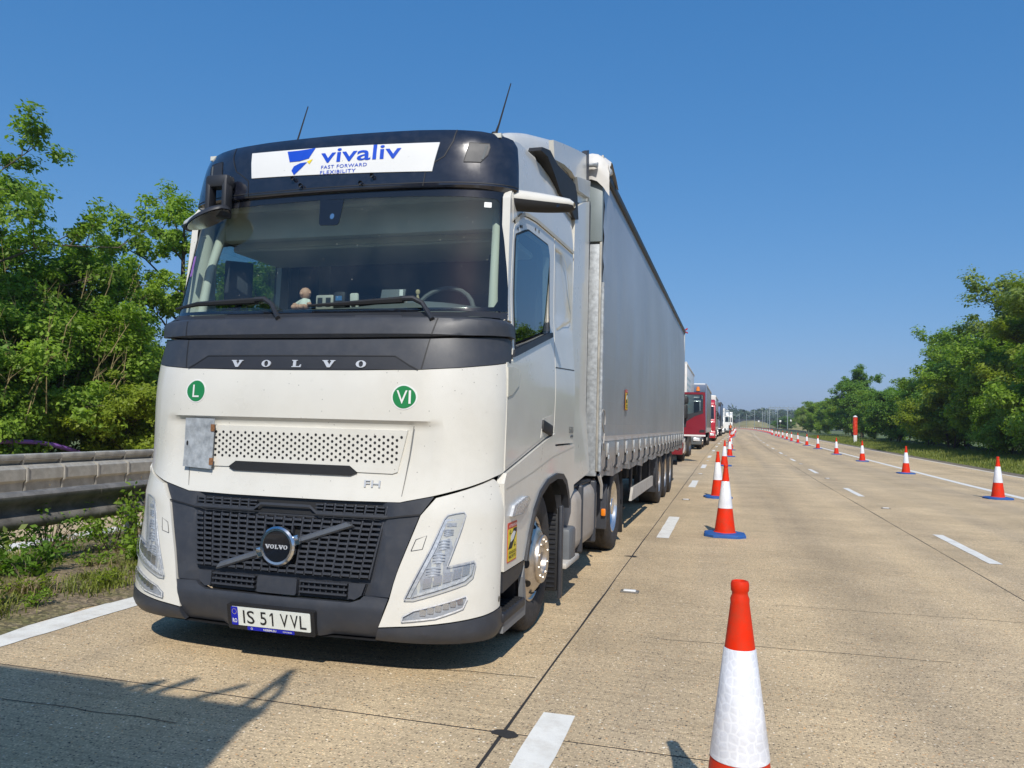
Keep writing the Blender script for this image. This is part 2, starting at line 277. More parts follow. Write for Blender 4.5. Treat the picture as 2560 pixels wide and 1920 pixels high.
# ------------------------------------------------------------------ mesh helpers
class MB:
    """collects shapes into one mesh"""
    def __init__(s): s.v = []; s.f = []
    def add(s, v, f):
        o = len(s.v); s.v += [tuple(p) for p in v]; s.f += [tuple(i + o for i in q) for q in f]; return s
    def box(s, c, d, rot=None, b=0):
        x, y, z = (k / 2 for k in d)
        P = [Vector((i * x, j * y, k * z)) for i in (-1, 1) for j in (-1, 1) for k in (-1, 1)]
        if rot is not None: P = [rot @ p for p in P]
        P = [p + Vector(c) for p in P]
        return s.add(P, [(0, 1, 3, 2), (4, 6, 7, 5), (0, 4, 5, 1), (2, 3, 7, 6), (0, 2, 6, 4), (1, 5, 7, 3)])
    def bbox(s, c, d, b=.02, rot=None, seg=2):
        bm = bmesh.new(); bmesh.ops.create_cube(bm, size=1)
        for v in bm.verts: v.co = Vector((v.co.x * d[0], v.co.y * d[1], v.co.z * d[2]))
        bmesh.ops.bevel(bm, geom=bm.edges[:], offset=min(b, min(d) * .45), segments=seg, affect='EDGES', profile=.5)
        for v in bm.verts: v.co = (rot @ v.co if rot is not None else v.co) + Vector(c)
        bm.verts.index_update()
        s.add([v.co for v in bm.verts], [[v.index for v in f.verts] for f in bm.faces]); bm.free(); return s
    def tube(s, pts, r, n=8, cap=True):
        pts = [Vector(p) for p in pts]; rs = r if isinstance(r, (list, tuple)) else [r] * len(pts)
        o = len(s.v); prev = None
        for i, p in enumerate(pts):
            t = (pts[min(i + 1, len(pts) - 1)] - pts[max(i - 1, 0)]).normalized()
            if prev is None: a = t.orthogonal().normalized()
            else: a = (prev - t * prev.dot(t)).normalized()
            prev = a; b = t.cross(a)
            for k in range(n):
                q = 2 * PI * k / n; s.v.append(tuple(p + (a * math.cos(q) + b * math.sin(q)) * rs[i]))
        for i in range(len(pts) - 1):
            for k in range(n):
                k2 = (k + 1) % n; s.f.append((o + i * n + k, o + i * n + k2, o + (i + 1) * n + k2, o + (i + 1) * n + k))
        if cap:
            s.f.append(tuple(o + k for k in reversed(range(n)))); e = o + (len(pts) - 1) * n; s.f.append(tuple(e + k for k in range(n)))
        return s
    def lathe(s, prof, n=24, axis='z', c=(0, 0, 0)):
        """prof: (radius, along)"""
        o = len(s.v); c = Vector(c)
        for r, h in prof:
            for k in range(n):
                q = 2 * PI * k / n; x, y = r * math.cos(q), r * math.sin(q)
                p = Vector((x, y, h)) if axis == 'z' else (Vector((h, x, y)) if axis == 'x' else Vector((y, h, x)))
                s.v.append(tuple(p + c))
        for i in range(len(prof) - 1):
            for k in range(n):
                k2 = (k + 1) % n; s.f.append((o + i * n + k, o + i * n + k2, o + (i + 1) * n + k2, o + (i + 1) * n + k))
        return s
    def prism(s, poly, fn, t0, t1):
        """poly 2-D (ccw), fn(a,b,t)->3-D"""
        o = len(s.v); n = len(poly)
        s.v += [tuple(fn(a, b, t0)) for a, b in poly] + [tuple(fn(a, b, t1)) for a, b in poly]
        s.f.append(tuple(o + k for k in range(n))); s.f.append(tuple(o + n + k for k in reversed(range(n))))
        for k in range(n):
            k2 = (k + 1) % n; s.f.append((o + k, o + n + k, o + n + k2, o + k2))
        return s
    def grid(s, fn, na, nb):
        o = len(s.v)
        for i in range(na + 1):
            for j in range(nb + 1): s.v.append(tuple(fn(i / na, j / nb)))
        for i in range(na):
            for j in range(nb):
                a = o + i * (nb + 1) + j; s.f.append((a, a + nb + 1, a + nb + 2, a + 1))
        return s
    def disc(s, c, ax1, ax2, n=16):
        c, ax1, ax2 = Vector(c), Vector(ax1), Vector(ax2); o = len(s.v)
        for k in range(n): q = 2 * PI * k / n; s.v.append(tuple(c + ax1 * math.cos(q) + ax2 * math.sin(q)))
        s.f.append(tuple(range(o, o + n))); return s
    def mesh(s, name):
        me = bpy.data.meshes.new(name); me.from_pydata(s.v, [], s.f)
        bm = bmesh.new(); bm.from_mesh(me); bmesh.ops.recalc_face_normals(bm, faces=bm.faces[:]); bm.to_mesh(me); bm.free()
        return me
    def build(s, name, mat, parent=None, smooth=35, recalc=True):
        me = s.mesh(name) if recalc else None
        if me is None: me = bpy.data.meshes.new(name); me.from_pydata(s.v, [], s.f)
        return mk(name, me, mat, parent, smooth)
def mk(name, me, mat, parent=None, smooth=35):
    if mat is not None and not me.materials: me.materials.append(mat)
    if smooth and len(me.polygons):
        me.polygons.foreach_set('use_smooth', np.ones(len(me.polygons), bool)); me.set_sharp_from_angle(angle=math.radians(smooth))
    o = bpy.data.objects.new(name, me); COL.objects.link(o)
    if parent is not None: o.parent = parent
    return o
def empty(name, loc=(0, 0, 0), rz=0):
    o = bpy.data.objects.new(name, None); COL.objects.link(o); o.location = loc; o.rotation_euler = (0, 0, rz); o.empty_display_size = .2
    return o
def tag(o, label=None, cat=None, group=None, kind=None):
    if label: o['label'] = label
    if cat: o['category'] = cat
    if group: o['group'] = group
    if kind: o['kind'] = kind
    return o
def copy_tree(o, parent=None):
    c = o.copy(); COL.objects.link(c)
    if parent is not None: c.parent = parent
    for ch in list(o.children): copy_tree(ch, c)
    return c
def text_mesh(body, size=1., bold=0., space=1., shear=0.):
    cu = bpy.data.curves.new('t', 'FONT'); cu.body = body; cu.size = size; cu.offset = bold; cu.space_character = space; cu.shear = shear
    cu.resolution_u = 3; cu.align_x = 'CENTER'; cu.align_y = 'CENTER'
    ob = bpy.data.objects.new('t', cu); COL.objects.link(ob)
    dg = bpy.context.evaluated_depsgraph_get(); me = bpy.data.meshes.new_from_object(ob.evaluated_get(dg))
    V = [tuple(v.co[:2]) for v in me.vertices]; F = [tuple(p.vertices) for p in me.polygons]
    bpy.data.objects.remove(ob); bpy.data.curves.remove(cu); bpy.data.meshes.remove(me)
    return V, F
def fit_text(body, w, h, **k):
    V, F = text_mesh(body, **k)
    xs = [p[0] for p in V]; ys = [p[1] for p in V]; x0, x1, y0, y1 = min(xs), max(xs), min(ys), max(ys)
    return [((x - (x0 + x1) / 2) / (x1 - x0) * w, (y - (y0 + y1) / 2) / (y1 - y0) * h) for x, y in V], F

# ================================================================== SETTING
def B(y):          # gentle bend of the motorway
    if y < 20: return 0.
    if y < 140: return 1.2e-4 * (y - 20) ** 2
    t = y - 140; return 1.728 + .0288 * t - 2.4e-4 * t * t
def ZR(y): return 0. if y < 25 else min(1.38, .0042 * (y - 25))
def road_pt(x, y, z=0.): return (x + B(y), y, ZR(y) + z)
def ribbon(mb, x0, x1, y0, y1, z, step=4., jit=0.):
    n = max(1, int((y1 - y0) / step)); o = len(mb.v)
    for i in range(n + 1):
        y = y0 + (y1 - y0) * i / n
        for x in (x0, x1): mb.v.append(road_pt(x + RND.uniform(-jit, jit), y, z))
    for i in range(n): a = o + 2 * i; mb.f.append((a, a + 1, a + 3, a + 2))
    return mb
def dash(mb, xc, w, y0, y1, z=.004):
    n = 10; L = []; Rr = []
    for i in range(n + 1):
        y = y0 + (y1 - y0) * i / n; e = .006
        L.append(road_pt(xc - w / 2 + RND.uniform(-e, e), y, z)); Rr.append(road_pt(xc + w / 2 + RND.uniform(-e, e), y + RND.uniform(-.01, .01), z))
    o = len(mb.v); mb.v += L + Rr
    for i in range(n): mb.f.append((o + i, o + n + 1 + i, o + n + 2 + i, o + i + 1))
    return mb

# ground sheet out to the horizon
g = MB()
ys = [-300, -60, -20, 0, 25, 60, 100, 150, 200, 260, 330, 400, 600, 1000, 2000, 4000]
xs = [-4000, -800, -200, -60, -14, -6.3, 0, 11, 30, 80, 200, 800, 4000]
for y in ys:
    for x in xs: g.v.append((x, y, ZR(y) - .13))
for i in range(len(ys) - 1):
    for j in range(len(xs) - 1):
        a = i * len(xs) + j; g.f.append((a, a + 1, a + len(xs) + 1, a + len(xs)))
tag(g.build('ground', M_GRASSG, smooth=0), kind='structure')

# carriageway: far sheet plus near slabs that can be told apart
Y_FAR = 3.6 + 5.2 * 9
road = tag(ribbon(MB(), -3.95, 10.95, Y_FAR, 560, 0., 6).build('road', M_CONC, smooth=0), kind='structure')
ribbon(MB(), -3.95, 10.95, 3.6 - 5.2 * 3, Y_FAR, -.0016, .65).build('joint_sealant', M_JOINT, road, smooth=0)
m = MB()
for xj in (-.21, 3.36, 7.06): ribbon(m, xj - .012, xj + .012, Y_FAR, 420, .004, 6)
m.build('longitudinal_joint', M_JOINT, road, smooth=0)
XJ = [-3.95, -.21, 3.36, 7.06, 10.95]
for k in range(-3, 9):
    y0 = 3.6 + 5.2 * k; y1 = y0 + 5.2
    for i in range(4):
        x0, x1 = XJ[i], XJ[i + 1]; gp = .007; c = .001
        wob = [RND.uniform(-.003, .003) for _ in range(16)]
        ny = 8; pts_o = []; pts_i = []
        ring = [(x0 + gp, y0 + gp), (x1 - gp, y0 + gp)] + [(x1 - gp, y0 + (y1 - y0) * t / ny) for t in range(1, ny)] + [(x1 - gp, y1 - gp), (x0 + gp, y1 - gp)] + [(x0 + gp, y1 - (y1 - y0) * t / ny) for t in range(1, ny)]
        cx, cy = (x0 + x1) / 2, (y0 + y1) / 2
        s = MB(); n = len(ring); dz = RND.uniform(0, .0008)
        for (x, y) in ring:
            j = RND.uniform(-.004, .004); s.v.append(road_pt(x + j, y + j, -.03))
        for (x, y), p in zip(ring, s.v[:n]):
            s.v.append((p[0], p[1], ZR(p[1]) - .0006))
        for p in s.v[:n]:
            sx = 1 if p[0] < cx + B(p[1]) else -1; sy = 0 if y0 + .1 < p[1] < y1 - .1 else (1 if p[1] < cy else -1)
            s.v.append((p[0] + sx * c, p[1] + sy * c, ZR(p[1]) + dz))
        for k2 in range(n):
            q = (k2 + 1) % n; s.f.append((k2, q, n + q, n + k2)); s.f.append((n + k2, n + q, 2 * n + q, 2 * n + k2))
        # top split across so that it follows the bend
        T = 2 * n
        s.f.append((T, T + 1, T + 2, T + n - 1))
        for t in range(1, ny - 1): s.f.append((T + n - t, T + 1 + t, T + 2 + t, T + n - t - 1))
        s.f.append((T + n - ny + 1, T + ny, T + ny + 1, T + ny + 2))
        s.build('concrete_slab', M_CONC, road, smooth=0)
# broken sealant at the near joint crossing and fine cracks
m = MB()
for cxk, cyk in ((-.2, 3.58), (-.2, 8.8)):
    P = [(cxk + math.cos(q) * RND.uniform(.03, .1), cyk + math.sin(q) * RND.uniform(.02, .06)) for q in [2 * PI * k / 11 for k in range(11)]]
    m.v += [(x, y, .0025) for x, y in P]; n = len(P); m.f.append(tuple(range(len(m.v) - n, len(m.v))))
m.build('sealant_patch', M_JOINT, road, smooth=0)
m = MB()
for (xa, ya, xb, yb) in ((-1.6, 4.3, -.25, 4.42), (-3.4, 3.15, -1.7, 3.2), (.3, 5.5, 2.2, 5.62), (-3.1, 2.4, -1.4, 2.44), (1.2, 6.9, 3.2, 7.0), (3.6, 12.2, 6.6, 12.3)):
    n = 14; P = [(xa + (xb - xa) * i / n, ya + (yb - ya) * i / n + RND.uniform(-.012, .012)) for i in range(n + 1)]
    o = len(m.v)
    for x, y in P: m.v += [(x, y - .0025, .003), (x, y + .0025, .003)]
    for i in range(n): a = o + 2 * i; m.f.append((a, a + 2, a + 3, a + 1))
m.build('hairline_crack', M_JOINT, road, smooth=0)
# markings
for k in range(-1, 22):
    dash(MB(), 0, .165, 3.909 - 2.5 + 9 * k, 3.909 + 9 * k).build('lane_dash', M_LINE, road, smooth=0)
for k in range(-1, 24):
    dash(MB(), 3.752, .135, 9.996 + 9 * k, 12.5 + 9 * k).build('lane_dash', M_LINE, road, smooth=0)
ribbon(MB(), 7.36, 7.58, -10, 420, .004, .5, .006).build('edge_line', M_LINE, road, smooth=0)
ribbon(MB(), 10.42, 10.54, -10, 300, .004, .5, .006).build('edge_line', M_LINE, road, smooth=0)
ribbon(MB(), -3.765, -3.51, -10, 60, .004, .12, .007).build('edge_line', M_LINE, road, smooth=0)
ribbon(MB(), 10.64, 11.2, -10, 200, .004, .65, .02).build('drain_channel', pm('dirty_channel_concrete', (.2, .165, .125), .9, var=.3, vs=2, dirt=(.08, .07, .05), dirt_amt=.7), road, smooth=0)
# road studs
st = MB().bbox((0, 0, .006), (.16, .1, .014), .006)
stm = st.mesh('stud_frame'); stw = MB().bbox((0, 0, .014), (.11, .055, .016), .007).mesh('stud_reflector')
for i, (x, y) in enumerate([(-.01, 6.93), (.03, 16.0), (.03, 25.), (3.75, 16.26), (3.75, 7.3), (3.77, 25.3)] + [(.03, 34. + 9 * k) for k in range(4)] + [(3.77, 34.3 + 9 * k) for k in range(4)]):
    o = mk('road_stud', stm, M_STEELD, road); o.location = road_pt(x, y)
    c = mk('stud_reflector', stw, M_SWHITE if i == 0 else M_INT_M, o)

# soil verge of the central reservation (left) with a ragged edge on the road
def noise2(x, y):
    return (math.sin(x * 3.1 + y * 1.7) + math.sin(x * 7.3 - y * 4.1 + 1.3) * .5 + math.sin(x * 13.7 + y * 11.9 + .7) * .3) / 1.8
def vfn(a, b):
    y = -8 + 60 * a; x = -3.80 - 2.35 * b
    if b == 0: x += .07 * noise2(0, y * 3) + .03 * noise2(3, y * 11) + .03
    h = .012 + .05 * min(1, b * 3) * (1 + noise2(x, y)) + .03 * b
    if b == 0: h = .0045
    if b > .93: h = -.02
    return (x, y, h)
tag(MB().grid(vfn, 300, 16).build('central_reserve_soil', M_SOIL, smooth=60), kind='structure')
# strip of the far carriageway
cw = tag(ribbon(MB(), -13.2, -6.1, -20, 120, -.03, 5).build('opposite_carriageway', M_CONC, smooth=0), kind='structure')
ribbon(MB(), -6.85, -6.5, -20, 120, -.024, .6, .01).build('edge_line', M_LINE, cw, smooth=0)
# right verge
def rfn(a, b):
    y = -10 + 300 * a; x = 10.93 + 9 * b
    z = .03 + .25 * b + .05 * noise2(x * .6, y * .6) * min(1, b * 6)
    if b == 0: z = -.03; x -= .03 * noise2(1, y)
    p = road_pt(x, y); return (p[0], p[1], p[2] + z)
tag(MB().grid(rfn, 240, 12).build('verge', M_GRASSG, smooth=60), kind='structure')
# far grassy embankments and wooded rise
M_STRAW = pm('dry_grass_bank', (.27, .23, .1), .95, var=.35, vs=.25, dirt=(.1, .13, .04), dirt_amt=.8, dscale=.3)
def mound(name, cx, cy, rx, ry, h, mat):
    def f(a, b):
        x = cx + rx * (2 * a - 1); y = cy + ry * (2 * b - 1)
        q = max(0, 1 - ((2 * a - 1) ** 2 + (2 * b - 1) ** 2)); q = q ** .7
        return (x, y, ZR(y) - .2 + h * q * (1 + .1 * noise2(x * .2, y * .2)))
    return tag(MB().grid(f, 28, 28).build(name, mat, smooth=60), kind='structure')
mound('embankment', 14, 430, 12, 26, 4.3, M_STRAW)
mound('embankment', 26, 330, 9, 30, 3.9, M_STRAW)
mound('hill', 60, 900, 700, 240, 13, M_GRASSG)
mound('hill', -500, 800, 420, 200, 14, M_GRASSG)

# ================================================================== WHITE LORRY CAB (tractor unit)
def interp(x, t):
    if x <= t[0][0]: return t[0][1]
    for (a, b), (c, d) in zip(t, t[1:]):
        if x <= c: return b + (d - b) * (x - a) / (c - a)
    return t[-1][1]
def smooth_table(t, n=6):
    # Catmull-Rom resampled so that reflections run smoothly
    out = []
    for i in range(len(t) - 1):
        p0, p1, p2, p3 = t[max(i - 1, 0)], t[i], t[i + 1], t[min(i + 2, len(t) - 1)]
        m1 = (p2[1] - p0[1]) / max(1e-6, p2[0] - p0[0]); m2 = (p3[1] - p1[1]) / max(1e-6, p3[0] - p1[0]); dx = p2[0] - p1[0]
        for k in range(n):
            s = k / n; h = [2 * s ** 3 - 3 * s * s + 1, s ** 3 - 2 * s * s + s, -2 * s ** 3 + 3 * s * s, s ** 3 - s * s]
            out.append((p1[0] + dx * s, h[0] * p1[1] + h[1] * dx * m1 + h[2] * p2[1] + h[3] * dx * m2))
    return out + [t[-1]]
VC = smooth_table([(.15, .05), (.25, .02), (.4, .03), (.6, .05), (.95, .10), (1.2, .13), (1.6, .13), (1.78, .15), (1.95, .19), (2.08, .24), (2.12, .33), (2.2, .36), (2.75, .49), (2.92, .52), (3.1, .54), (3.25, .565), (3.34, .61), (3.41, .70), (3.45, .82), (3.5, 1.05)])
HW = smooth_table([(1.0, 1.25), (1.2, 1.25), (1.75, 1.245), (2.1, 1.215), (2.33, 1.2), (3.0, 1.185), (3.3, 1.16), (3.6, 1.10)])
DC = [(1.95, .3), (2.12, .17), (3.0, .16), (3.4, .2), (3.5, .25)]
def wrap(a, z):
    aa = abs(a); sg = 1 if a >= 0 else -1; dc = interp(z, DC)
    if aa < .75: u = aa; dv = 0
    elif aa < 1.37:
        ph = (aa - .75) / .62 * PI / 2; u = .75 + .5 * math.sin(ph); dv = dc * (1 - math.cos(ph))
    else: u = 1.25; dv = dc + (aa - 1.37)
    u *= interp(z, HW) / 1.25
    return Vector((sg * u, interp(z, VC) + .06 * u * u + dv, z))
def side(v, z): return Vector((interp(z, HW), v, z))
def fnorm(fn, a, b):
    e = .004; return ((fn(a + e, b) - fn(a - e, b)).cross(fn(a, b + e) - fn(a, b - e))).normalized()
def mapped(fn, a, b, off, mir):
    p = fn(a, b) + fnorm(fn, a, b) * off
    if mir: p.x = -p.x
    return p
def panel(name, poly, fn, parent, mat, off=.0, thick=.02, step=(.06, .06), holes=(), mir=False, push=None, smooth=35, round_=0):
    """outline on a curved surface -> a shell piece with real thickness"""
    bm = bmesh.new(); edges = []
    for lp in [poly] + list(holes):
        vs = [bm.verts.new((a, b, 0)) for a, b in lp]
        edges += [bm.edges.new((vs[i], vs[(i + 1) % len(vs)])) for i in range(len(vs))]
    bmesh.ops.triangle_fill(bm, use_beauty=True, use_dissolve=False, edges=edges, normal=(0, 0, 1))
    xs = [p[0] for p in poly]; ys = [p[1] for p in poly]
    for ax, lo, hi, st in ((0, min(xs), max(xs), step[0]), (1, min(ys), max(ys), step[1])):
        n = int((hi - lo) / st)
        for i in range(1, n + 1):
            c = lo + (hi - lo) * i / (n + 1); co = (c, 0, 0) if ax == 0 else (0, c, 0); no = (1, 0, 0) if ax == 0 else (0, 1, 0)
            bmesh.ops.bisect_plane(bm, geom=bm.verts[:] + bm.edges[:] + bm.faces[:], plane_co=co, plane_no=no)
    for f in bm.faces:
        if f.normal.z < 0: f.normal_flip()
    be = [e for e in bm.edges if len(e.link_faces) == 1]
    r = bmesh.ops.extrude_edge_only(bm, edges=be)
    low = {v for v in r['geom'] if isinstance(v, bmesh.types.BMVert)}
    for v in bm.verts:
        a, b = v.co.x, v.co.y; o = off
        if push: o += push(a, b)
        if v in low: o -= thick
        v.co = mapped(fn, a, b, o, mir)
    bmesh.ops.recalc_face_normals(bm, faces=bm.faces[:])
    bm.normal_update()
    # outward: compare one top face with the surface normal
    me = bpy.data.meshes.new(name); bm.to_mesh(me); bm.free()
    return mk(name, me, mat, parent, smooth)
def seam(name, path, fn, parent, w=.007, off=.0015, mat=None, mir=False):
    m = MB(); P = []
    for (a, b), (c, d) in zip(path, path[1:]):
        n = max(1, int(math.hypot(c - a, d - b) / .04))
        P += [(a + (c - a) * i / n, b + (d - b) * i / n) for i in range(n)]
    P.append(path[-1])
    for i, (a, b) in enumerate(P):
        q0, q1 = P[max(0, i - 1)], P[min(len(P) - 1, i + 1)]; t = Vector((q1[0] - q0[0], q1[1] - q0[1])).normalized(); n = Vector((-t.y, t.x)) * w / 2
        m.v += [tuple(mapped(fn, a + n.x, b + n.y, off, mir)), tuple(mapped(fn, a - n.x, b - n.y, off, mir))]
    for i in range(len(P) - 1): m.f.append((2 * i, 2 * i + 1, 2 * i + 3, 2 * i + 2))
    return m.build(name, mat or M_BLACK, parent, smooth=0)
def print_on(name, V, F, fn, c, parent, mat, off, mir=False, thick=0):
    m = MB(); m.v = [tuple(mapped(fn, c[0] + x, c[1] + y, off, mir)) for x, y in V]; m.f = list(F)
    if thick:
        n = len(V); m.v += [tuple(mapped(fn, c[0] + x, c[1] + y, off - thick, mir)) for x, y in V]
        cnt = {}
        for f in F:
            for i in range(len(f)):
                e = (f[i], f[(i + 1) % len(f)]); cnt[e] = 1
        for (a, b) in cnt:
            if (b, a) not in cnt: m.f.append((a, a + n, b + n, b))
    return m.build(name, mat, parent, smooth=0, recalc=False)
def sym(poly):   # right half given bottom->top ... mirrored to a closed outline
    return poly + [(-a, b) for a, b in reversed(poly)]
def circ(c, r, n=24): return [(c[0] + r * math.cos(2 * PI * k / n), c[1] + r * math.sin(2 * PI * k / n)) for k in range(n)]
def rrect(x0, z0, x1, z1, r=.02, n=4):
    P = []
    for cx, cz, q0 in ((x1 - r, z0 + r, -90), (x1 - r, z1 - r, 0), (x0 + r, z1 - r, 90), (x0 + r, z0 + r, 180)):
        for k in range(n + 1): q = math.radians(q0 + 90 * k / n); P.append((cx + r * math.cos(q), cz + r * math.sin(q)))
    return P

M_GAP = pm('panel_gap_shade', (.2, .19, .17), .6)
TR = empty('lorry_cab', (-1.7386, 4.0209, 0), -.0076)
tag(TR, 'white lorry cab with dark grey grille and blue lettered roof sign', 'lorry cab')

# ---- white front panel with a stepped-in lower hatch
def step_in(a, z):
    aa = abs(a)
    k = max(0, min(1, (.90 - aa) / .07)); s = max(0, min(1, (1.452 - z) / .022)); s = s * s * (3 - 2 * s)
    lowr = max(0, min(1, (z - 1.0) / .3))
    return -.03 * k * s * (.35 + .65 * lowr)
half = [(.0, .985), (.4, .985), (.72, .99), (.88, 1.032), (1.04, 1.083), (1.206, 1.14), (1.34, 1.175), (1.352, 1.825), (1.31, 1.822), (1.16, 1.8), (.98, 1.775), (.8, 1.758), (.4, 1.75)]
fp = half + [(0, 1.748)] + [(-a, b) for a, b in reversed(half[1:])]
FRONT = panel('front_panel', fp, wrap, TR, M_WHITE, 0, .03, (.05, .022), push=step_in)
for s in (1, -1): seam('panel_gap', [(s * .775, 1.43), (s * .757, 1.25), (s * .723, .99)], lambda a, z: wrap(a, z), FRONT, .0045, -.012, M_GAP)
HATCH = [(.743, 1.403), (.69, 1.161), (.66, 1.15), (.44, 1.152), (.39, 1.187), (-.39, 1.187), (-.44, 1.152), (-.66, 1.15), (-.69, 1.161), (-.743, 1.403)]
PERF = panel('perforated_panel', HATCH, wrap, TR, M_WHITE, -.012, .02, (.06, .05))
m = MB()
for r_ in range(9):
    z = 1.362 - .0182 * r_
    for k in range(26):
        a = -.655 + .0545 * k + (.027 if r_ % 2 else 0)
        if abs(a) > .712 - (1.362 - z) * .22: continue
        c = mapped(wrap, a, z, -.0105, False); m.disc(c, (.0085, .0005, 0), (0, 0, .0085), 10)
m.build('perforation', M_BLACK, PERF, smooth=0)
panel('air_slot', [(-.435, 1.148), (-.40, 1.13), (.40, 1.13), (.44, 1.148), (.388, 1.186), (-.388, 1.186)], wrap, TR, M_BLACK, -.007, .02, (.1, .05))
V, F = fit_text('FH', .1, .04, bold=.005); print_on('model_letters', V, F, wrap, (.542, 1.088), TR, M_LETTER, -.008, thick=.006)
# bare metal hazard-plate flap riveted on the left of the hatch
PL = panel('metal_plate', [(-.768, 1.137), (-.552, 1.128), (-.545, 1.442), (-.765, 1.443)], wrap, TR, M_GALV, .012, .006, (.1, .1))
for z in (1.175, 1.385): panel('hinge', rrect(-.567, z - .022, -.54, z + .022, .004), wrap, PL, pm('rusty_hinge%d' % int(z * 100), (.22, .1, .04), .8, var=.4, vs=60), .017, .006)
m = MB(); m.disc(mapped(wrap, -.748, 1.285, .014, False), (.008, 0, 0), (0, 0, .016), 8); m.build('latch', M_BLACK, PL, smooth=0)
# stickers
for (a, z, t, w) in ((-.706, 1.614, 'L', .05), (.717, 1.597, 'VI', .085)):
    S_ = panel('round_sticker', circ((a, z), .074, 32), wrap, TR, M_SWHITE, .002, .002, (.2, .2))
    panel('green_disc', circ((a, z), .066, 32), wrap, S_, M_GREEN, .004, .002, (.2, .2))
    V, F = fit_text(t, w, .078, bold=.0); print_on('letters', V, F, wrap, (a, z), S_, M_SWHITE, .0058)

# ---- dark band with maker's letters, cowl
BAND = panel('nose_band', [(0, 1.752), (.4, 1.754), (.8, 1.762), (.98, 1.779), (1.16, 1.804), (1.31, 1.827), (1.40, 1.83), (1.42, 1.97), (1.35, 1.978), (1.16, 1.97), (.83, 1.945), (.4, 1.94), (0, 1.938), (-.4, 1.94), (-.83, 1.945), (-1.16, 1.97), (-1.35, 1.978), (-1.42, 1.97), (-1.40, 1.83), (-1.31, 1.827), (-1.16, 1.804), (-.98, 1.779), (-.8, 1.762), (-.4, 1.754)], wrap, TR, M_DGREY, .002, .03, (.05, .05))
for s in (1, -1): seam('panel_gap', [(s * .80, 1.762), (s * .832, 1.945)], wrap, BAND, .006, .004)
panel('letter_plate', [(-.785, 1.758), (.785, 1.758), (.65, 1.835), (-.65, 1.835)], wrap, TR, M_DGREY2, .004, .004, (.1, .05))
seam('plate_edge', [(-.785, 1.758), (-.65, 1.838), (.65, 1.838), (.785, 1.758)], wrap, BAND, .006, .007)
GV = ([(-.5, .5), (-.05, .5), (-.05, .4), (-.13, .38), (.06, -.15), (.2, .38), (.12, .4), (.12, .5), (.5, .5), (.5, .4), (.42, .38), (.12, -.5), (-.1, -.5), (-.42, .38), (-.5, .4)], 1)
GL = ([(-.5, .5), (.08, .5), (.08, .4), (-.06, .38), (-.06, -.36), (.3, -.36), (.4, -.12), (.5, -.12), (.46, -.5), (-.5, -.5), (-.5, -.4), (-.36, -.38), (-.36, .38), (-.5, .4)], 1)
def glyph(ch, w, h):
    """slab-serif capital drawn as an outline"""
    if ch == 'O':
        n = 24; V = []; F = []
        for k in range(n):
            q = 2 * PI * k / n; V += [(.5 * w * math.cos(q), .5 * h * math.sin(q)), (.22 * w * math.cos(q), .4 * h * math.sin(q))]
        for k in range(n): a = 2 * k; b = 2 * ((k + 1) % n); F.append((a, b, b + 1, a + 1))
        return V, F
    P = (GV if ch == 'V' else GL)[0]; bm = bmesh.new(); vs = [bm.verts.new((x * w, y * h, 0)) for x, y in P]; f = bm.faces.new(vs)
    bmesh.ops.triangulate(bm, faces=[f]); bm.verts.index_update(); V = [tuple(v.co[:2]) for v in bm.verts]; F = [tuple(v.index for v in q.verts) for q in bm.faces]
    bm.free(); return V, F
for ch, a in zip('VOLVO', (-.412, -.199, .014, .23, .44)):
    V, F = glyph(ch, .085 if ch == 'V' else .065, .043); print_on('letter', V, F, wrap, (a, 1.787), BAND, M_LETTER, .011, thick=.007)
cp = [(0, 1.95), (.4, 1.952), (.83, 1.957), (1.16, 1.982), (1.35, 1.99), (1.46, 1.985), (1.47, 2.085), (1.3, 2.1), (1.0, 2.095), (.4, 2.085)]
COWL = panel('cowl', cp + [(0, 2.083)] + [(-a, b) for a, b in reversed(cp[1:])], wrap, TR, M_DGREY, .022, .06, (.05, .02), push=lambda a, z: -.05 * max(0, (z - 2.06) / .04) ** 2 - .022 * max(0, (1.968 - z) / .018))
for s in (1, -1): seam('panel_gap', [(s * .84, 1.965), (s * .865, 2.06)], wrap, COWL, .006, .024)
m = MB()
def shelf(a, b): # top of the cowl back to the glass
    aa = -1.36 + 2.72 * a; p = wrap(aa, 2.09); q = wrap(aa, 2.135); r = p.lerp(q, b); r.z = 2.083 + .045 * b + (.012 if abs(aa) > 1 else 0); return r
m.grid(shelf, 40, 3).build('cowl_shelf', M_DGREY2, COWL)
for a0 in (-.62, .33):
    panel('wiper_well', [(a0, 2.045), (a0 + .36, 2.045), (a0 + .33, 2.078), (a0 + .03, 2.078)], wrap, COWL, M_DGREY2, .019, .004, (.1, .04))

